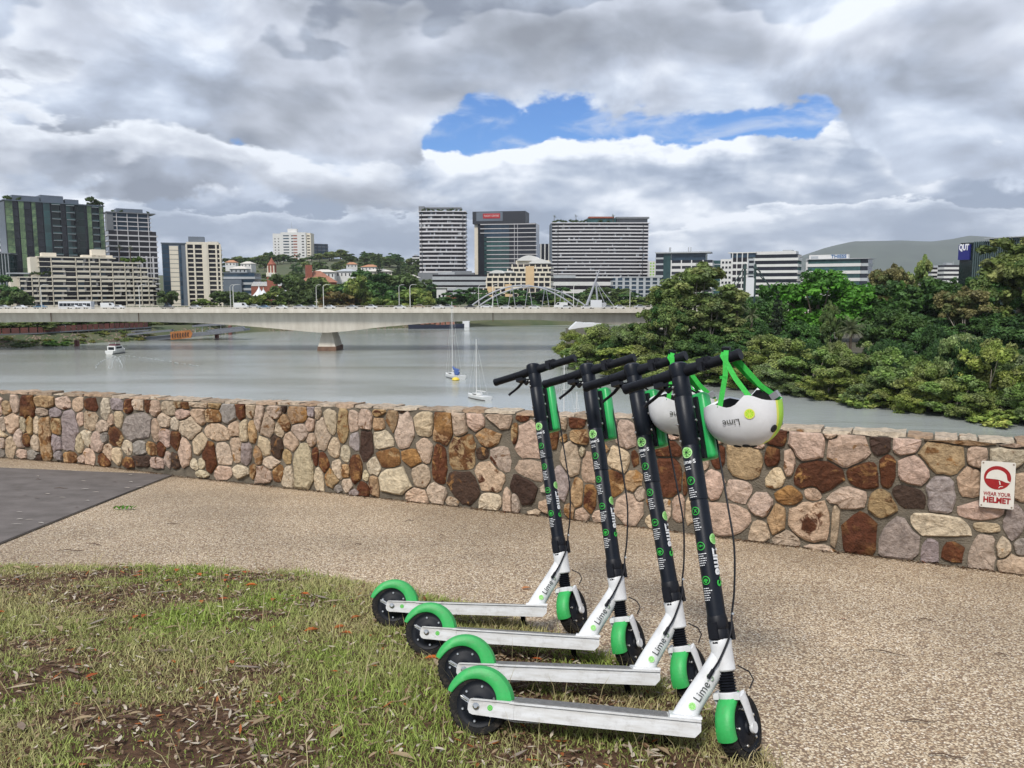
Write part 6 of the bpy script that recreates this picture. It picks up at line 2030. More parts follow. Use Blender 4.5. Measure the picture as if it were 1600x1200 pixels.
tag(scn, 'orange screen with dark leaf-shaped pattern on the ferry pontoon', 'screen')
prism_px([(266, 518.8), (297, 515.6), (300.5, 521), (298, 528), (267, 531)], 348, .4, 'panel', pmat('screen_orange', (.36, .14, .04), rough=.7, var=.25, scale=.6), scn)
for k in range(7):
    u = 269.2 + k * 4.0; v = 525 - k * .42
    prism_px([(u, v - 4), (u + 1.3, v - 2.8), (u + .6, v), (u + 1.4, v + 3), (u + .2, v + 3.8), (u - .9, v + 1), (u - .4, v - 1.6)], 347.8, .15, 'cutout', pmat('screen_dark', (.05, .02, .015)), scn)
# parked cars on the far shore road
for u, v, k in ((63, 508, 'white'), (72, 509, 'silver'), (80, 509.5, 'blue'), (98, 509, 'white')):
    Y = shore_y(u) + 22
    p = at(u, v, Y)
    r = empty('parked_car', Matrix.Translation((p.x, Y, p.z - .8)) @ Matrix.Rotation(.4, 4, 'Z'))
    tag(r, '%s car parked on the far shore under the bridge' % {'white': 'white', 'silver': 'silver', 'blue': 'blue-grey'}[k], 'car', 'cars parked on the far shore')
    link('body', CARS[k][0], r); link('window', CARS[k][1], r)
    for sx in (-1.4, 1.4):
        for sy in (-.8, .8): link('wheel', wheel_me, r, Matrix.Translation((sx, sy, .32)))
    MB().span((p.x - 3, Y - 2, p.z - 3.5), (p.x + 3, Y + 2, p.z - .82)).build('road_shelf', M_bank)['kind'] = 'structure'
# riprap along the far shore
mb = MB(); rr_ = random.Random(7)
for i in range(1900):
    u = rr_.uniform(-60, 720); d = rr_.uniform(-1, 11)
    Y = shore_y(u) + d; p = at(u, 500, Y)
    s_ = rr_.uniform(.25, .8)
    mb.box((p.x, Y, h_far(p.x, Y, d) + s_ * .2), (s_ * 1.4, s_, s_ * .8), Matrix.Rotation(rr_.uniform(0, 3), 3, 'Z') @ Matrix.Rotation(rr_.uniform(-.4, .4), 3, 'X'), 0, .7)
tag(mb.build('shore_rocks', pmat('riprap', (.34, .27, .2), rough=.95, c2=(.18, .13, .1), scale=.7)), 'loose brown rocks lining the far waterline', 'rocks', kind='stuff')

# ================================================================== BUILDINGS
G_black = glass('glass_black', (.018, .020, .028))
G_blue = glass('glass_blue', (.03, .055, .085))
G_teal = glass('glass_teal', (.035, .085, .085))
G_green = pmat('glass_green', (.24, .33, .15), rough=.2, c2=(.05, .10, .06), scale=.35, spec=.4, rnd=.4)
G_dgreen = glass('glass_dark_green', (.008, .02, .018))
G_purple = glass('glass_brown', (.022, .018, .022))
C_cream = pmat('render_cream', (.74, .67, .55), rough=.8, var=.06, scale=.2)
C_white = pmat('render_white', (.68, .67, .65), rough=.75, var=.05, scale=.2)
C_lilac = pmat('render_pale', (.64, .62, .63), rough=.75, var=.05, scale=.2)
C_grey = pmat('render_grey', (.20, .21, .225), rough=.7, var=.1, scale=.2)
C_lgrey = pmat('render_lightgrey', (.42, .44, .46), rough=.7, var=.08, scale=.2)
C_slate = pmat('slate_blue', (.13, .155, .19), rough=.6, var=.1, scale=.2)
C_black = pmat('panel_black', (.022, .024, .032), rough=.5, var=.15)
C_brick = pmat('red_brick', (.30, .10, .065), rough=.85, var=.15, scale=.6)
C_tile = pmat('roof_tile', (.34, .155, .10), rough=.85, var=.15, scale=.6)
C_tan = pmat('render_tan', (.66, .47, .27), rough=.8, var=.08, scale=.2)
C_plant = foliage_mat('leaves')

class Site:
    """a building whose front runs from pixel column uA (YA m away) to uB (YB m away)"""
    def __init__(s, name, label, uA, YA, uB, YB, D, vtop, zb=None, cat='building', vbase=None):
        A, B = at(uA, 440, YA), at(uB, 440, YB)
        a, b = Vector((A.x, A.y)), Vector((B.x, B.y))
        s.W = (b - a).length; s.D = D
        s.zb = zb if zb is not None else min(far_ground((uA + uB) / 2, max(YA, YB)), far_ground((uA + uB) / 2, min(YA, YB))) - 1.5
        s.vA, s.Ym, s.um = vtop, (YA + YB) / 2, (uA + uB) / 2
        s.H = at(s.um, vtop, s.Ym).z - s.zb
        d = (b - a).normalized()
        M = Matrix.Translation((a.x, a.y, s.zb)) @ Matrix.Rotation(math.atan2(d.y, d.x), 4, 'Z')
        s.root = empty(name, M)
        tag(s.root, label, cat)
        s.uA, s.uB = uA, uB
    def z(s, v):
        return at(s.um, v, s.Ym).z - s.zb
    def x(s, u):
        return s.W * (u - s.uA) / (s.uB - s.uA)
    def box(s, name, m, x0, x1, y0, y1, z0, z1, parent=None):
        me = MB().span((0, 0, 0), (x1 - x0, y1 - y0, z1 - z0)).mesh(name, m)
        return link(name, me, parent or s.root, Matrix.Translation((x0, y0, z0)))
    def floors(s, x0, x1, y0, y1, z0, z1, n, gm, sm, t=.35, o=.8, slab='floor_slab', o_side=None):
        """glass floors between projecting slabs, each its own part"""
        fh = (z1 - z0) / n
        os_ = o if o_side is None else o_side
        gme = MB().span((x0, y0, 0), (x1, y1, fh * (1 - t))).mesh('window_band', gm)
        sme = MB().span((x0 - os_, y0 - o, 0), (x1 + os_, y1 + o, fh * t)).mesh(slab, sm)
        for k in range(n):
            link(slab, sme, s.root, Matrix.Translation((0, 0, z0 + k * fh)))
            link('window_band', gme, s.root, Matrix.Translation((0, 0, z0 + k * fh + fh * t)))
    def cols(s, xs_, y0, y1, z0, z1, w_, m, name='pier_column'):
        me = MB().span((-w_ / 2, y0, z0), (w_ / 2, y1, z1)).mesh(name, m)
        for x in xs_:
            link(name, me, s.root, Matrix.Translation((x, 0, 0)))
    def windows(s, xs_, zs, w_, h_, m, y=-.06, dep=.12, name='window', sill=None):
        me = MB().span((-w_ / 2, y, 0), (w_ / 2, y + dep, h_)).mesh(name, m)
        sme = MB().span((-w_ / 2 - .1, y - .12, -.14), (w_ / 2 + .1, y + dep, -.01)).mesh('sill', sill) if sill else None
        for z_ in zs:
            for x in xs_:
                o = link(name, me, s.root, Matrix.Translation((x, 0, z_)))
                if sme: link('sill', sme, o)
    def side_windows(s, ys_, zs, w_, h_, m, x, name='window'):
        me = MB().span((-.08, -w_ / 2, 0), (.08, w_ / 2, h_)).mesh(name, m)
        for z_ in zs:
            for y in ys_:
                link(name, me, s.root, Matrix.Translation((x, y, z_)))
    def roof_plants(s, xs_, y, z, r=1.6, tint=(1, 1, 1)):
        for x in xs_:
            k = r / 2.6 * rng.uniform(.7, 1.3)
            o = link('roof_plant', TREES['bush'][0], s.root, Matrix.Translation((x, y, z - .2)) @ Matrix.Rotation(rng.uniform(0, 6), 4, 'Z') @ Matrix.Diagonal((k, k, k, 1)))
            o.color = (*tint, 1)
lin = lambda a, b, n: [a + (b - a) * (k + .5) / n for k in range(n)]

# the dark green glass tower
b = Site('green_glass_tower', 'dark green glass apartment tower with roof garden', 16, 640, 168, 690, 26, 318)
b.box('core', G_dgreen, 0, b.W, .8, b.D, 0, b.H)
W_ = b.W
for f0, f1, gm in ((0, .075, G_green), (.13, .185, G_green), (.255, .30, G_green), (.37, .44, G_teal), (.60, .645, G_teal), (.70, .79, G_dgreen), (.82, .87, G_green), (.95, 1.0, G_green)):
    nfl = 14
    fh = b.H / nfl
    me = MB().span((W_ * f0, -.4, .12), (W_ * f1, .85, fh - .12)).mesh('window', gm)
    for k in range(nfl): link('window', me, b.root, Matrix.Translation((0, 0, k * fh)))
for f0, f1 in ((.455, .545), (.605, .69), (.875, .945)):
    me = MB().span((W_ * f0, -1.3, 0), (W_ * f1, .85, .35)).mesh('balcony_slab', C_lgrey)
    mg = MB().span((W_ * f0, -1.3, .36), (W_ * f1, -1.2, 1.3)).mesh('balustrade', G_teal)
    for k in range(1, 15):
        o = link('balcony_slab', me, b.root, Matrix.Translation((0, 0, k * b.H / 14.2)))
        link('balustrade', mg, o)
for f0, f1 in ((.075, .13), (.185, .255), (.30, .37), (.44, .455), (.545, .60), (.79, .82)):
    me = MB().span((W_ * f0 + .2, .3, .2), (W_ * f1 - .2, .85, b.H / 14 - .2)).mesh('window', G_black)
    for k in range(14): link('window', me, b.root, Matrix.Translation((0, 0, k * b.H / 14)))
for k in range(1, 14): b.box('floor_line', C_black, 0, W_, -.45, .82, k * b.H / 14 - .14, k * b.H / 14 + .1)
b.cols([W_ * f for f in (.0, .075, .13, .185, .255, .30, .37, .44, .455, .545, .60, .69, .82, .87, .95, 1.0)], -.5, .9, 0, b.H, .35, C_black, 'mullion')
for f0, f1, vt in ((.09, .36, 308), (.37, .60, 305), (.62, .76, 309)):
    b.box('roof_pavilion', C_slate, W_ * f0, W_ * f1, 5, 24, b.H, b.z(vt))
b.box('roof_slab', C_slate, -1, W_ + 1, -1, b.D, b.H, b.H + .8)
b.roof_plants([W_ * f for f in (.03, .06, .85, .9, .94, .98, .15)], 2, b.H + .8, 2.6, (.5, .6, .5))
b.roof_plants([W_ * f for f in (.88, .93)], 3, b.z(312), 3.2, (.5, .6, .5))
# sliver at its left
b = Site('narrow_tower', 'narrow pale tower beside the dark green glass tower', 3, 720, 15, 720, 14, 350)
b.floors(0, b.W, 0, b.D, 0, b.H, 14, G_black, C_lilac, .5, .2)
b.box('roof_block', C_grey, b.W * .4, b.W, 2, 10, b.H, b.z(336)); b.box('roof_block', C_lgrey, b.W * .05, b.W * .35, 2, 10, b.H, b.z(356) if b.z(356) > b.H else b.H + 1.5)
b = Site('low_glass_block', 'low green glass office block beside trees at the bridge end', -60, 560, 18, 570, 20, 396)
b.box('body', G_dgreen, 0, b.W, 0, b.D, 0, b.H)
b.cols(lin(0, b.W, 16), -.5, 0, 0, b.H, .4, C_lgrey, 'fin')
b.box('roof_slab', C_grey, -.5, b.W + .5, -.8, b.D, b.H, b.H + .6)
# the grey stepped tower behind
b = Site('grey_apartment_tower', 'slim grey apartment tower with white balcony slabs', 174, 725, 248, 748, 22, 333)
zm = b.z(361)
b.floors(0, b.W * 1.0, 0, b.D, 0, zm, 13, G_purple, C_lilac, .24, 1.0)
b.floors(b.W * .02, b.W * .88, 1, b.D - 2, zm, b.H - .5, 4, G_blue, C_lilac, .20, 1.2)
b.box('side_wall', C_grey, -.8, b.W * .11, -.8, 10, zm, b.H)
b.box('roof_slab', C_grey, -1.2, b.W, -1.6, b.D, b.H - .4, b.H + .5)
b.box('roof_pavilion', C_slate, b.W * .2, b.W * .75, 3, 16, b.H + .5, b.z(326))
b.cols([b.W * f for f in (.18, .40, .62, .84)], -1.05, 0, 0, b.H, .5, C_lilac, 'divider')
b.cols([b.W * f for f in (.66, .76, .9)], -1.02, 0, 0, b.z(400), 1.4, C_lilac, 'panel')
b.roof_plants([b.W * f for f in (.12, .3, .85)], 2, b.H + .5, 1.6, (.5, .6, .5))

# the cream terraced apartments in front
b = Site('terraced_apartments', 'cream stepped apartment block with long balcony rows behind the bridge', 30, 500, 243, 548, 18, 428)
steps = [(30, 243, 479, 470.5), (30, 243, 470.5, 463), (30, 243, 463, 455.5), (30, 243, 455.5, 448), (30, 243, 448, 440.5), (30, 243, 440.5, 433), (78, 230, 433, 425.5), (78, 230, 425.5, 418), (60, 218, 418, 410.5), (60, 176, 410.5, 403)]
bays = [30, 48, 58, 78, 115, 136, 152, 172, 192, 205, 218, 230, 243]
for i, (ua, ub, va, vb) in enumerate(steps):
    z0, z1 = b.z(va), b.z(vb)
    b.box('floor_slab', C_cream, b.x(ua) - .5, b.x(ub) + .5, -1.7, b.D, z0, z0 + .45)
    b.box('back_wall', G_purple, b.x(ua), b.x(ub), .6, b.D - .2, z0 + .45, z1)
    for k in range(len(bays) - 1):
        xa, xb = b.x(bays[k]), b.x(bays[k + 1])
        if bays[k] < ua - 1 or bays[k + 1] > ub + 1: continue
        hb_ = (z1 - z0) * rng.choice([.32, .36, .42])
        o = b.box('balcony', C_cream, xa + .5, xa + (xb - xa) * rng.choice([.55, .95, .96]), -2.0, -1.72, z0 - .12, z0 + hb_)
        mid = xa + (xb - xa) * rng.uniform(.3, .7)
        b.box('window', G_blue if rng.random() < .35 else G_black, xa + .7, mid, .45, .59, z0 + .5, z1 - .1)
        if rng.random() < .5: b.box('curtain', C_lilac, mid, min(mid + 1.3, xb - .4), .48, .59, z0 + .5, z1 - .2)
        b.box('divider', C_cream, xa - .22, xa + .22, -1.9, .62, z0 + .45, z1)
for (ua, ub, vt, vb2) in ((30, 243, 433, 434.5), (78, 230, 417, 418.5), (60, 176, 402, 403.5), (172, 218, 409, 410.8)):
    b.box('roof_slab', C_cream, b.x(ua) - .8, b.x(ub) + .8, -2.0, b.D, b.z(vb2) - .1, b.z(vt))
b.box('wing_wall', C_cream, b.x(18), b.x(32), 1, b.D, 0, b.z(433)); b.box('wing_roof', C_lgrey, b.x(16), b.x(80), .2, b.D, b.z(429), b.z(427))
b.box('wing_wall', C_cream, b.x(48), b.x(61), .5, b.D, b.z(433), b.z(403))
b.box('roof_house', C_cream, b.x(143), b.x(165), 4, 12, b.z(403), b.z(389)); b.box('roof_house', C_cream, b.x(66), b.x(88), 3, 12, b.z(403), b.z(396)); b.box('roof_house', C_cream, b.x(128), b.x(176), 4, 13, b.z(403), b.z(398))
b.roof_plants([b.x(u) for u in (52, 60, 68, 75)], 0, b.z(430), 1.6, (.6, .7, .5)); b.roof_plants([b.x(u) for u in (194, 205, 214, 224)], 1, b.z(409), 2.6, (.9, 1.1, .6))
for u_ in (186, 203):
    palm(u_, 387, 7, 512, b.zb + b.z(410), 'slim palm growing on the roof terrace of the cream apartments', 16, 'roof terrace palms', seed=u_)

# dark and cream apartment slab
b = Site('dark_cream_apartments', 'apartment slab with dark glass end, cream panels and open balconies', 255, 600, 346, 612, 20, 381)
W_ = b.W
b.box('body', C_slate, 0, W_ * .41, .3, b.D, 0, b.H)
b.floors(W_ * .01, W_ * .12, 0, 4, 0, b.H - 1, 14, G_blue, C_black, .12, .05); b.floors(W_ * .295, W_ * .33, 0, 4, 0, b.H - 1, 14, G_blue, C_black, .12, .05)
zs = [b.H * k / 14.5 + .3 for k in range(14)]
b.windows([W_ * .205], zs, W_ * .15, b.H / 14.5 - .4, C_cream, y=-.1, dep=.3, name='panel')
b.floors(W_ * .42, W_, 1.2, b.D, 0, b.z(383), 14, G_purple, C_cream, .26, 1.0, o_side=.4)
b.cols([W_ * .42, W_ * .55, W_ * .70, W_ * .78, W_ * .93, W_], -.2, 2, 0, b.z(381), 1.2, C_cream, 'column')
b.cols([W_ * .735], -.4, 2, 0, b.z(379), W_ * .075, C_cream, 'stair_panel')
b.box('roof_slab', C_slate, -.4, W_ * .42, -.4, b.D, b.H, b.H + .7); b.box('roof_parapet', C_cream, W_ * .42, W_ * .98, -.2, b.D, b.z(382), b.z(378))
b.box('roof_house', C_slate, W_ * .45, W_ * .72, 5, 14, b.z(379), b.z(369)); b.box('roof_house', C_lgrey, W_ * .78, W_ * .96, 4, 12, b.z(379), b.z(376))

# hill towers
b = Site('hilltop_tower', 'pale apartment tower with blue and brown stripes on the hilltop', 428, 1380, 487, 1380, 26, 363, zb=20)
W_ = b.W
b.box('wall', C_white, 0, W_ * .22, 2, b.D, 0, b.H - 2); b.box('wall', C_white, W_ * .22, W_ * .88, 0, b.D, 0, b.H); b.box('wall', C_cream, W_ * .88, W_, 2, b.D, 0, b.H - 1)
zs = [2 + k * (b.H - 4) / 15 for k in range(15)]
b.windows([W_ * .36], zs, W_ * .15, 2.0, G_blue); b.windows([W_ * .60], zs, W_ * .10, 2.2, C_brick, name='brown_panel'); b.windows([W_ * .80], zs, W_ * .06, 1.8, G_black); b.windows([W_ * .52], zs, W_ * .05, 1.8, G_black); b.windows([W_ * .94], zs, W_ * .07, 1.8, G_purple, y=1.9); b.windows([W_ * f for f in (.06, .15)], zs[:-1], W_ * .03, 1.5, G_purple, y=1.9)
b.box('roof_house', C_white, W_ * .38, W_ * .62, 6, 16, b.H, b.z(357)); MB().tube([(W_ * .48, 8, b.z(357)), (W_ * .48, 8, b.z(346))], .25, 5).build('antenna', C_lgrey, b.root)
b = Site('dark_hill_block', 'dark glass apartment block beside the pale hilltop tower', 487, 1400, 514, 1420, 24, 381, zb=20)
b.floors(0, b.W, 0, b.D, 0, b.H, 10, G_blue, C_slate, .25, .6); b.cols(lin(0, b.W, 4), -.7, 0, 0, b.H, .8, C_black, 'divider')

# Emporium-like white banded tower
def banded(name, label, uA, uB, Y, D, vtop, vbase, n, garden=True, label_cat='building', curve=True):
    b = Site(name, label, uA, Y, uB, Y, D, vtop)
    z0 = b.z(vbase)
    W_ = b.W; fh = (b.H - z0) / n
    prof = []
    for k in range(13):
        t = k / 12
        prof.append((W_ * t, -1.4 + (2.4 * abs(2 * t - 1) ** 3 if curve else 0)))
    poly = prof + [(W_, D), (0, D)]
    ins = [(x * .985 + W_ * .0075, y + 1.5) for x, y in prof] + [(W_ * .99, D - 1), (W_ * .01, D - 1)]
    sme, gme = MB().prism(poly, 0, fh * .36).mesh('balcony_band', C_lilac), MB().prism(ins, 0, fh * .64).mesh('window_band', G_purple)
    for k in range(n):
        link('balcony_band', sme, b.root, Matrix.Translation((0, 0, z0 + k * fh)))
        link('window_band', gme, b.root, Matrix.Translation((0, 0, z0 + k * fh + fh * .36)))
        for j in range(9):                           # curtains, blinds and doors in mixed greys
            x = rng.uniform(.03, .95) * W_
            if rng.random() < .5:
                b.box('blind', rng.choice([C_lgrey, C_grey, C_grey, C_slate]), x, x + rng.uniform(1, 2.6), .0, .12 + 1.6, z0 + k * fh + fh * .36, z0 + k * fh + fh * .93)
    b.cols(lin(0, W_, 8), -.2, 1.6, z0, b.H, .5, C_black, 'divider')
    b.box('podium', C_grey, 0, W_, .5, D, 0, z0)
    b.box('roof_slab', C_lilac, -.5, W_ + .5, -1.2, D, b.H, b.H + 1.0)
    return b
b = banded('white_banded_tower', 'tall tower of white balcony bands beside the black tower', 655.5, 728.5, 1000, 32, 331, 426, 15)
W_ = b.W
b.box('roof_frame', C_grey, 0, W_ * .12, 2, 20, b.H + 1, b.z(322)); b.box('roof_frame', C_grey, W_ * .12, W_ * .9, 6, 20, b.z(325), b.z(323)); b.cols([W_ * f for f in (.2, .4, .6, .8, .9)], 6, 7, b.H, b.z(324), .6, C_grey, 'post')
b.roof_plants([W_ * f for f in (.1, .2, .3, .42, .5, .62, .7, .8, .9)], 2, b.H + 1, 2.6, (.55, .65, .5))
# black tower
b = Site('black_glass_tower', 'black glass office tower with red sign on its dark top', 741, 1090, 841, 1075, 34, 349)
W_ = b.W
b.box('core_wall', C_cream, 0, W_ * .07, 3, 30, 0, b.H)
b.box('body', G_black, W_ * .06, W_ * .96, 1, b.D, 0, b.H)
for k in range(15):
    z = b.H - 1.5 - k * b.H / 15.2
    x0 = W_ * (.10 if k < 3 else .2 if k < 12 else .12)
    b.box('floor_line', C_lilac, x0, W_ * (.955 + .004 * min(k, 8)), -.5, .9, z, z + .9)
    b.box('window_band', G_teal if k > 2 else G_blue, W_ * .16, W_ * .55, .2, .95, z - b.H / 15.2 + 1.2, z - .2)
    b.box('window_band', G_black, W_ * .56, W_ * .95, .2, .95, z - b.H / 15.2 + 1.2, z - .2)
b.cols([W_ * .63, W_ * .68], -.3, .9, b.H * .3, b.H - 1, .4, C_lilac, 'mullion')
b.box('top_block', C_black, -W_ * .02, W_ * .80, -.5, b.D, b.H - .4, b.z(330)); b.box('top_panel', C_slate, W_ * .04, W_ * .45, -.75, -.55, b.z(345), b.z(331))
o = b.box('sign_board', pmat('sign_red', (.42, .02, .025), rough=.5), W_ * .145, W_ * .41, -1.1, -.8, b.z(341), b.z(333.3))
me = text_mesh('FLIGHT CENTRE', 3.6, pmat('sign_pale', (.75, .62, .60)), extrude=.1)
xs_ = [v_.co.x for v_ in me.vertices]; k_ = W_ * .225 / (max(xs_) - min(xs_))
link('lettering', me, o, Matrix.Translation((W_ * .1325, -.1, (b.z(333.3) - b.z(341)) * .5)) @ Matrix.Rotation(math.pi / 2, 4, 'X') @ Matrix.Diagonal((k_, 1, 1, 1)))
# little tower between
b = Site('striped_tower', 'narrow dark tower with white vertical stripes between two towers', 843, 1180, 861, 1180, 20, 381)
b.box('body', G_black, 0, b.W, 0, b.D, 0, b.H); b.cols([b.W * f for f in (.1, .45, .8)], -.4, 0, b.H * .4, b.H, 1.6, C_white, 'stripe')
# wide banded building
b = banded('wide_banded_building', 'wide apartment building of white balcony bands with palms on its roof', 862, 1013, 950, 34, 349, 434, 16)
W_ = b.W
b.box('end_wall', C_slate, -1.6, -.1, 0, b.D, 0, b.H)
b.box('roof_pavilion', G_teal, W_ * .36, W_ * .66, 4, 20, b.H + 1, b.z(341)); b.box('pavilion_roof', C_brick, W_ * .38, W_ * .64, 3, 21, b.z(340.5), b.z(338)); b.box('pavilion_roof', C_grey, W_ * .66, W_ * 1.0, 2, 24, b.z(341), b.z(338.5)); b.box('screen', C_grey, W_ * .67, W_ * .99, 8, 20, b.H + 1, b.z(341))
b.roof_plants([W_ * f for f in (.02, .05, .1, .14, .2, .25, .3, .34, .5, .58)], 2, b.H + 1, 2.8, (.5, .6, .5))
for u_ in (866, 900, 958): palm(u_, 338, 5, 953, b.zb + b.H, 'small palm on the roof of the wide banded building', 12, 'roof garden palms', seed=u_)
# cream stepped building with curved white roofs
b = Site('cream_stepped_hotel', 'cream and tan stepped building with curved white roofs', 746, 700, 861, 690, 22, 425)
W_ = b.W
fl = [(746, 861, 486, 476), (746, 861, 476, 467.5), (746, 861, 467.5, 459), (746, 861, 459, 450.5), (760, 861, 450.5, 442), (760, 861, 442, 434), (762, 861, 434, 427), (793, 861, 427, 420), (800, 861, 420, 413)]
for ua, ub, va, vb in fl:
    z0, z1 = b.z(va), b.z(vb)
    b.box('floor_slab', C_cream, b.x(ua) - .4, b.x(ub), -1.3, b.D, z0, z0 + 1.5)
    b.box('window_band', G_purple, b.x(ua) + .3, b.x(ub) - .3, .2, b.D - .5, z0 + 1.5, z1)
    for u_ in np.arange(ua, ub, 9): b.box('divider', C_cream, b.x(u_), b.x(u_) + .9, -1.1, .3, z0 + 1.5, z1)
b.box('tan_panel', C_tan, b.x(822), b.x(835), -1.6, 1, b.z(450), b.z(416)); b.box('tan_panel', C_tan, b.x(762), b.x(773), -1.6, 1, b.z(486), b.z(448)); b.box('tan_panel', C_tan, b.x(790), b.x(800), -1.6, 1, b.z(480), b.z(444))
b.box('upper_wall', C_cream, b.x(806), b.x(858), 1, 16, b.z(413), b.z(407))
def arch_roof(x0, x1, y0, y1, z0, h_, name='curved_roof'):
    mb = MB(); n = 10; vv = []
    for k in range(n + 1):
        t = k / n; vv += [(x0 + (x1 - x0) * t, y0, z0 + h_ * math.sin(math.pi * t) ** .8), (x0 + (x1 - x0) * t, y1, z0 + h_ * math.sin(math.pi * t) ** .8)]
    base = len(vv)
    fs = [(2 * k, 2 * k + 2, 2 * k + 3, 2 * k + 1) for k in range(n)] + [tuple(2 * k for k in range(n + 1)), tuple(2 * k + 1 for k in range(n, -1, -1)), (0, 1, 2 * n + 1, 2 * n)]
    mb.add(vv, fs).build(name, C_white, b.root)
arch_roof(b.x(808), b.x(846), -1, 18, b.z(407.5), b.z(399) - b.z(407.5)); arch_roof(b.x(826), b.x(861), -2, 14, b.z(412), b.z(405) - b.z(412)); arch_roof(b.x(764), b.x(790), -2, 14, b.z(427), b.z(422) - b.z(427)); arch_roof(b.x(788), b.x(806), -2, 12, b.z(426), b.z(423) - b.z(426))
# podium buildings
b = Site('grey_podium', 'dark grey podium block under the white banded tower', 653, 930, 741, 930, 20, 426)
b.box('body', C_grey, 0, b.W, 0, b.D, 0, b.H); b.box('roof_block', C_grey, b.W * .6, b.W * .95, 3, 12, b.H, b.H + 2)
b = Site('white_podium', 'low white office building with ribbon windows below the towers', 676, 820, 762, 820, 18, 429)
b.floors(0, b.W, 0, b.D, b.z(462), b.H, 4, G_purple, C_lgrey, .62, .3); b.box('body', C_lgrey, 0, b.W, 0, b.D, 0, b.z(462)); b.box('roof_house', C_lgrey, b.W * .1, b.W * .4, 2, 12, b.H, b.z(425))
b = Site('red_white_pavilion', 'small white and red pavilion on the far bank', 682, 640, 712, 640, 10, 450)
b.box('wall', C_white, 0, b.W * .5, 0, b.D, 0, b.H); b.box('wall', C_brick, b.W * .5, b.W, 0, b.D, 0, b.z(462)); b.box('roof', C_white, -.5, b.W + .5, -1, b.D, b.H, b.H + .5); b.windows([b.W * .15, b.W * .35], [b.z(465), b.z(475)], 1.6, 2.2, G_black)
b = Site('long_podium', 'long low white building with ribbon windows under the wide banded building', 862, 860, 960, 860, 18, 430)
b.floors(0, b.W, 0, b.D, b.z(470), b.H - 3, 3, G_purple, C_white, .5, .5); b.box('body', C_lgrey, 0, b.W, 0, b.D, 0, b.z(470)); b.box('roof', C_lgrey, -1, b.W * .38, -1, b.D, b.H - 3, b.H); b.box('roof', C_white, b.W * .38, b.W + 1, -1.5, b.D, b.H - 3, b.H - 2)
b = Site('grey_apartments', 'grey low apartment block with white frames near the gardens end of the bridge', 958, 800, 1034, 800, 18, 434)
b.floors(0, b.W, 0, b.D, 0, b.H, 6, G_blue, C_lgrey, .3, .6); b.cols(lin(0, b.W, 7), -.7, .2, 0, b.H, 2.4, C_lgrey, 'panel'); b.box('roof', C_lgrey, b.W * .2, b.W, -1, b.D, b.H, b.H + 1)
b = Site('lime_striped_tower', 'narrow pale tower with bright lime panels', 1013, 1050, 1024, 1050, 18, 408)
b.box('body', C_white, 0, b.W, 0, b.D, 0, b.H); b.windows([b.W * .3, b.W * .7], lin(b.z(450), b.H - 2, 9), 2.2, 2.0, pmat('lime_panel', (.3, .55, .08)), name='panel')
# offices to the right
b = Site('canopy_office', 'office with teal stair tower and wide thin roof canopy', 1024, 905, 1112, 885, 24, 394)
W_ = b.W
b.floors(0, W_ * .13, 0, b.D, 0, b.H - 1, 8, G_black, C_lgrey, .3, .4); b.box('stair_tower', G_teal, W_ * .14, W_ * .27, -.8, 10, 0, b.H); b.floors(W_ * .28, W_, 0, b.D, 0, b.z(406.5), 7, G_black, C_white, .5, .4); b.box('top_floor', G_blue, W_ * .28, W_ * .88, 1, b.D, b.z(406.5), b.z(396)); b.box('roof_canopy', C_lgrey, -W_ * .01, W_ * .97, -3, b.D, b.z(395.5), b.z(393.5))
for f in (.22, .24, .56, .6): b.box('flue', C_lgrey, W_ * f, W_ * f + .9, 6, 8, b.z(394), b.z(386))
b.cols([W_ * .28, W_ * .46, W_ * .64, W_ * .84], -.5, .5, 0, b.z(406.5), 1.2, C_white, 'panel')
b = Site('glass_sliver', 'narrow glass building between two offices', 1114, 960, 1126, 960, 16, 407)
b.floors(0, b.W, 0, b.D, 0, b.H, 9, G_teal, C_lgrey, .2, .2)
b = Site('ribbon_office', 'wide white office with dark ribbon windows', 1125, 830, 1245, 795, 28, 394)
W_ = b.W
b.box('wall', C_white, 0, W_ * .16, .2, b.D, 0, b.z(404)); b.windows(lin(W_ * .01, W_ * .15, 3), [b.z(v) for v in (411, 419, 427, 435, 443)], 2.2, 2.2, G_black, y=.1, sill=C_lgrey)
b.floors(W_ * .16, W_ * .36, 0, b.D, 0, b.z(402), 7, G_purple, C_white, .34, .5); b.box('upper_glass', G_blue, W_ * .13, W_ * .46, 1, b.D - 2, b.z(402), b.z(395)); b.floors(W_ * .46, W_, -.5, b.D, 0, b.z(398), 8, G_black, C_white, .42, .7); b.box('frame', C_lgrey, W_ * .36, W_ * .46, 0, b.D, 0, b.z(404)); b.windows([W_ * .41], [b.z(v) for v in (411, 419, 427, 435)], 5, 2.6, G_black)
b.box('roof_slab', C_white, W_ * .1, W_ * .47, -.5, b.D, b.z(395), b.z(393.5)); b.box('roof_house', C_white, W_ * .46, W_ * .97, 3, 22, b.z(398), b.z(393)); b.box('roof_house', C_lgrey, W_ * .8, W_ * .92, 4, 14, b.z(393), b.z(391))
b.cols([W_ * f for f in (.16, .22, .29, .36)], -.8, .3, 0, b.z(394), .9, C_white, 'pier')
b = Site('curved_roof_office', 'white office with curved roof and blue lettered sign', 1259, 865, 1357, 828, 24, 405)
W_ = b.W
b.floors(W_ * .02, W_ * .86, 0, b.D, 0, b.H, 6, G_teal, C_white, .42, .6); b.floors(W_ * .86, W_ * .97, 2, b.D, 0, b.H, 6, G_black, C_lgrey, .42, .6)
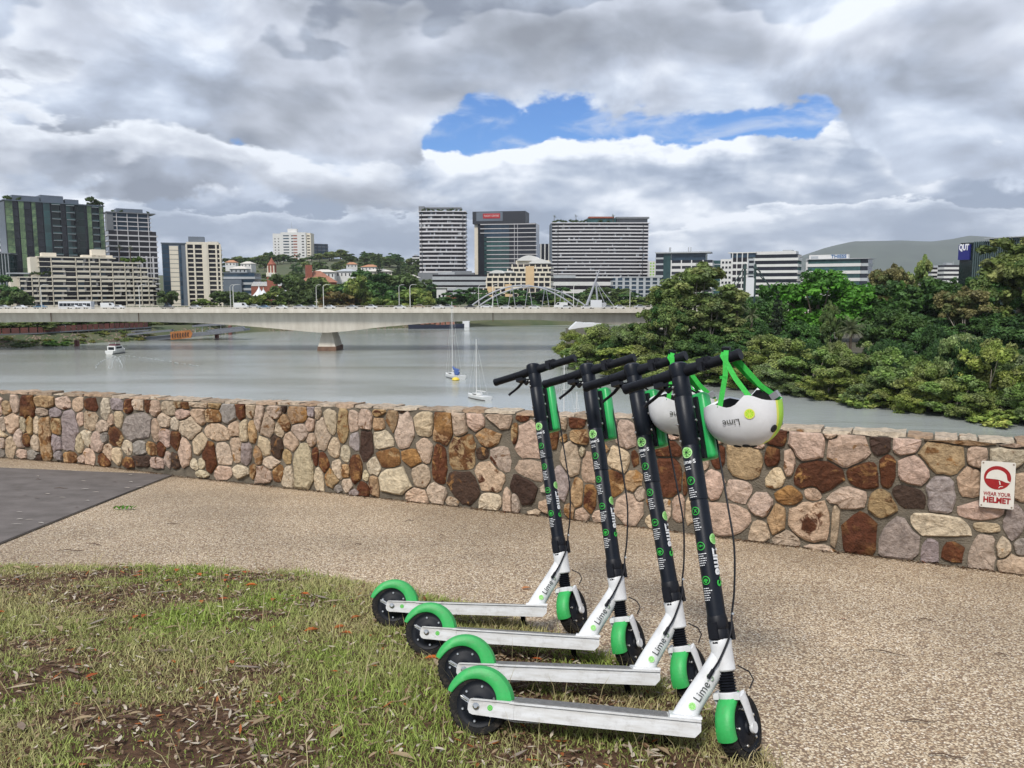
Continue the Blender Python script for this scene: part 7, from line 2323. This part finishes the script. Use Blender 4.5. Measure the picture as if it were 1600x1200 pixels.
b.box('end_wall', C_white, -.6, W_ * .03, 0, b.D, 0, b.H + 1); b.box('roof_slab', C_lgrey, 0, W_ * 1.02, -2, b.D, b.H, b.H + .7)
sb = b.box('sign_wall', C_white, W_ * .03, W_ * .66, 2, 8, b.H + .7, b.z(397.5)); b.box('plant_louvre', C_lgrey, W_ * .06, W_ * .18, 1.8, 2, b.H + 1.2, b.z(399.5))
me = text_mesh('THIESS', 6.0, pmat('sign_blue', (.02, .13, .33), rough=.5), extrude=.15, bold=.12)
xs_ = [v_.co.x for v_ in me.vertices]; k_ = (b.x(1321) - b.x(1297)) / (max(xs_) - min(xs_))
link('lettering', me, sb, Matrix.Translation((b.x(1309) - W_ * .03, -.2, (b.z(397.5) - b.H - .7) * .5)) @ Matrix.Rotation(math.pi / 2, 4, 'X') @ Matrix.Diagonal((k_, .82, 1, 1)))
# the glass building with the blue sign
b = Site('blue_signed_building', 'dark glass building with vertical fins and a blue lettered sign', 1497, 445, 1640, 400, 26, 376, zb=-19)
W_ = b.W
b.box('body', G_dgreen, 0, W_, 0, b.D, 0, b.H); b.cols(lin(W_ * .16, W_, 34), -.8, 0, 2, b.H + .4, .22, pmat('fin_grey', (.10, .145, .15), rough=.4), 'fin')
b.box('roof_slab', C_lgrey, W_ * .3, W_, -2, b.D, b.z(372), b.z(370.5)); b.box('top_floor', G_teal, W_ * .32, W_, 1, b.D, b.H, b.z(372))
sb = b.box('sign_board', pmat('sign_navy', (.012, .014, .16), rough=.5), -.2, W_ * .13, -1.2, -.1, b.z(404), b.z(379))
me = text_mesh('QUT', 4.6, pmat('sign_white', (.8, .8, .82)), extrude=.1, bold=.18)
xs_ = [v_.co.x for v_ in me.vertices]; k_ = W_ * .115 / (max(xs_) - min(xs_))
link('lettering', me, sb, Matrix.Translation((W_ * .066, -.12, (b.z(379) - b.z(404)) * .80)) @ Matrix.Rotation(math.pi / 2, 4, 'X') @ Matrix.Diagonal((k_, 1, 1, 1)))
# small distant blocks
for i, (ua, ub, vt, Y, lab) in enumerate([(1362, 1378, 425, 900, 'small white block with a grey roof tank behind the brownish gum'), (1455, 1475, 418, 820, 'white rooftop block beside the pale feathery tree'), (1474, 1497, 414, 800, 'cluttered white rooftop next to the blue signed building'), (1382, 1420, 428, 880, 'low pale block behind the brownish gum'), (1440, 1456, 422, 870, 'low white block with domes by the feathery tree'), (1246, 1260, 425, 900, 'small grey block between ribbon office and curved roof office'), (645, 656, 400, 1300, 'pale flats beside the white banded tower')]):
    b = Site('rooftop_block', lab, ua, Y, ub, Y, 12, vt)
    b.floors(0, b.W, 0, b.D, 0, b.H, max(4, int(b.H / 4)), G_purple, C_white, .5, .2); b.box('roof_house', C_lgrey, b.W * .2, b.W * .6, 2, 8, b.H, b.H + 2.2); MB().tube([(b.W * .75, 4, b.H), (b.W * .75, 4, b.H + 3.5)], .3, 6).build('vent_pipe', C_lgrey, b.root)
# wire tower with the white panel in the gardens
p = at(1172, 460, 330)
tw = empty('sculpture_tower', Matrix.Translation((p.x, 330, -19)))
tag(tw, 'twin dark steel masts with cables around a tall white panel', 'sculpture')
zz = lambda v: at(1172, v, 330).z + 19
xx = lambda u: at(u, 450, 330).x - p.x
M_dsteel = pmat('dark_green_steel', (.03, .06, .055), rough=.6)
for u in (1163, 1179):
    MB().tube([(xx(u), 0, 0), (xx(u), 0, zz(413))], .5, 7).build('mast', M_dsteel, tw); MB().tube([(xx(u), 0, zz(420)), (xx(u), 0, zz(412))], [.9, .2], 6).build('mast_head', M_dsteel, tw)
for a, b_ in (((1163, 415), (1145, 450)), ((1163, 425), (1150, 452)), ((1179, 415), (1205, 448)), ((1179, 424), (1215, 455)), ((1163, 428), (1179, 428)), ((1179, 418), (1190, 425))):
    MB().tube([(xx(a[0]), 0, zz(a[1])), (xx(b_[0]), 2, zz(b_[1]))], .22, 5).build('cable', M_dsteel, tw)
MB().prism([(xx(1165), zz(463)), (xx(1178), zz(463)), (xx(1178), zz(436)), (xx(1176), zz(433.5)), (xx(1165), zz(433.5))], -.3, .3, Matrix.Rotation(math.pi / 2, 4, 'X')).build('white_panel', M_bwhite, tw)

# hill houses, clock tower and sails
def house(u, v, wpx, Y, wall_, roof_, label, hip=True, hh=6.0, rh=3.0, name='hill_house'):
    p = at(u, v, Y); W_ = wpx * Y / F
    r = empty(name, Matrix.Translation((p.x, Y, p.z - hh)) @ Matrix.Rotation(rng.uniform(-.3, .3), 4, 'Z'))
    tag(r, label, 'house', None)
    MB().span((-W_ / 2, 0, -6), (W_ / 2, W_ * .8, hh)).build('wall', wall_, r)
    e_ = W_ * .06; rx = W_ * (.18 if hip else .5)
    MB().add([(-W_ / 2 - e_, -e_, hh), (W_ / 2 + e_, -e_, hh), (W_ / 2 + e_, W_ * .8 + e_, hh), (-W_ / 2 - e_, W_ * .8 + e_, hh), (-rx, W_ * .4, hh + rh), (rx, W_ * .4, hh + rh)], [(0, 1, 5, 4), (1, 2, 5), (2, 3, 4, 5), (3, 0, 4), (3, 2, 1, 0)]).build('roof', roof_, r)
    for x in lin(-W_ / 2, W_ / 2, max(2, int(W_ / 4))):
        MB().span((x - .6, -.08, hh * .35), (x + .6, .05, hh * .75)).build('window', G_black, r)
    return r
C_wroof = pmat('pale_roof', (.62, .58, .52), rough=.7, var=.08); C_oroof = pmat('orange_roof', (.45, .22, .12), rough=.85, var=.1)
for u, v, wp_, Y, wa, ro, lab in [(592, 424, 40, 900, C_cream, C_wroof, 'pale hipped roof house standing out on the distant hill'), (575, 417, 24, 980, C_white, C_oroof, 'house with orange tiled roof near the sparse hill pine'), (360, 410, 16, 1000, C_white, C_oroof, 'house with orange roof above the clock tower hillside'), (384, 412, 18, 1020, C_white, C_wroof, 'white house beside the orange roofed house on the hill'), (372, 420, 26, 860, C_lgrey, C_wroof, 'white gabled houses over the blue grey office'), (505, 425, 34, 880, C_white, C_wroof, 'long white flats in front of the pale hilltop tower'), (540, 424, 30, 900, C_white, C_lgrey, 'white flats with grey roof below the dark hill block'), (640, 434, 22, 760, C_white, C_wroof, 'white cottage at the foot of the white banded tower'), (550, 413, 16, 1050, C_white, C_oroof, 'small orange roofed house on the hill crest')]:
    house(u, v, wp_, Y, wa, ro, lab, hh=8 if 'flats' in lab else 5)
b = Site('red_brick_institute', 'large red brick institute with tiled roofs behind the trees', 474, 690, 526, 700, 22, 432)
b.box('wall', C_brick, 0, b.W, 0, b.D, 0, b.H - 5); b.box('wall', C_cream, b.W * .25, b.W * .65, -1.5, 1, 0, b.H - 5); b.windows(lin(b.W * .27, b.W * .63, 6), [b.z(446), b.z(455)], 1.5, 3.2, G_black, y=-1.65)
MB().add([(-1, -2, b.H - 5), (b.W + 1, -2, b.H - 5), (b.W + 1, b.D, b.H - 5), (-1, b.D, b.H - 5), (b.W * .35, 8, b.H + 5), (b.W * .55, 8, b.H + 5)], [(0, 1, 5, 4), (1, 2, 5), (2, 3, 4, 5), (3, 0, 4), (3, 2, 1, 0)]).build('roof', C_tile, b.root); b.box('turret', C_brick, b.W * .1, b.W * .28, 2, 10, b.H - 6, b.z(408 + 6))
b = Site('clock_tower', 'red brick clock tower with white clock faces', 417, 640, 430, 640, 7, 416)
b.box('shaft', C_brick, 0, b.W, 0, b.D, 0, b.z(432)); b.box('clock_storey', C_cream, -.3, b.W + .3, -.3, b.D + .3, b.z(432), b.z(426)); b.box('belfry', C_brick, .6, b.W - .6, .6, b.D - .6, b.z(426), b.z(414)); b.cols([.9, b.W / 2, b.W - .9], .3, .7, b.z(426), b.z(415), .8, C_cream, 'belfry_pillar')
MB().lathe([(1.7, -.1), (1.7, .12)], 20, Matrix.Translation((b.W / 2, -.35, b.z(429))) @ Matrix.Rotation(math.pi / 2, 4, 'X')).build('clock_face', C_white, b.root)
MB().lathe([(b.W * .5, b.z(414)), (b.W * .52, b.z(413)), (b.W * .3, b.z(409)), (b.W * .12, b.z(405)), (.1, b.z(402))], 12, Matrix.Translation((b.W / 2, b.D / 2, 0))).build('spire', C_brick, b.root)
b = Site('blue_grey_office', 'low blue grey office with white bands beside the clock tower', 350, 720, 398, 720, 18, 427)
b.floors(0, b.W, 0, b.D, 0, b.H, 5, G_blue, C_lgrey, .4, .4); b.box('roof', C_slate, -.5, b.W * .8, -.8, b.D, b.H, b.H + .8); b.box('block', C_slate, 0, b.W * .6, -3, 0, 0, b.z(437))
for i, (u, v, wp_, vt) in enumerate([(405, 463, 20, 446), (412, 466, 26, 450), (440, 468, 28, 453), (445, 462, 20, 448)]):
    p, t_ = at(u, v, 600), at(u, vt, 600)
    w_ = wp_ * 600 / F / 2
    r = empty('sail_canopy', Matrix.Translation((p.x, 600, p.z)))
    tag(r, 'white peaked fabric sail canopy below the clock tower', 'canopy', 'white sail canopies')
    hz_ = t_.z - p.z; vv = []
    for k in range(8):
        for j in range(16):
            t = k / 7; a = 2 * math.pi * j / 16
            rr2 = w_ * (1 - t) ** 1.6 + .05; rr2 *= 1 + .16 * math.cos(4 * a) * (1 - t)
            vv.append((rr2 * math.cos(a), rr2 * math.sin(a), hz_ * t))
    MB().add(vv, [(k * 16 + j, k * 16 + (j + 1) % 16, (k + 1) * 16 + (j + 1) % 16, (k + 1) * 16 + j) for k in range(7) for j in range(16)]).build('membrane', M_bwhite, r, smooth=True)
    MB().tube([(0, 0, -10), (0, 0, hz_ * 1.05)], .25, 6).build('mast', M_mast, r)
b = Site('white_terrace', 'row of white gabled roofs on brick beside the clock tower', 392, 660, 440, 660, 12, 447)
b.box('wall', C_brick, 0, b.W, 0, b.D, 0, b.H)
for k in range(6):
    x0, x1 = b.W * k / 6, b.W * (k + 1) / 6
    MB().add([(x0, -.4, b.H), (x1, -.4, b.H), ((x0 + x1) / 2, -.4, b.H + 3.6), (x0, b.D, b.H), (x1, b.D, b.H), ((x0 + x1) / 2, b.D, b.H + 3.6)], [(0, 1, 2), (3, 5, 4), (0, 2, 5, 3), (1, 4, 5, 2), (0, 3, 4, 1)]).build('gable_roof', C_white, b.root)

# ================================================================== THE AIR
hz = MB().span((-11000, -120, WATER - 6), (11000, 12200, 760))
hm = bpy.data.materials.new('haze'); hm.use_nodes = True
hn, hl = hm.node_tree.nodes, hm.node_tree.links
hn.clear()
pv = hn.new('ShaderNodeVolumePrincipled')
pv.inputs['Color'].default_value = (.90, .94, 1.0, 1)
pv.inputs['Density'].default_value = 0.000042
pv.inputs['Anisotropy'].default_value = 0.0
ho = hn.new('ShaderNodeOutputMaterial'); hl.new(pv.outputs[0], ho.inputs['Volume'])
tag(hz.build('haze', hm), 'thin pale haze in the air over river and city', 'haze', kind='stuff')
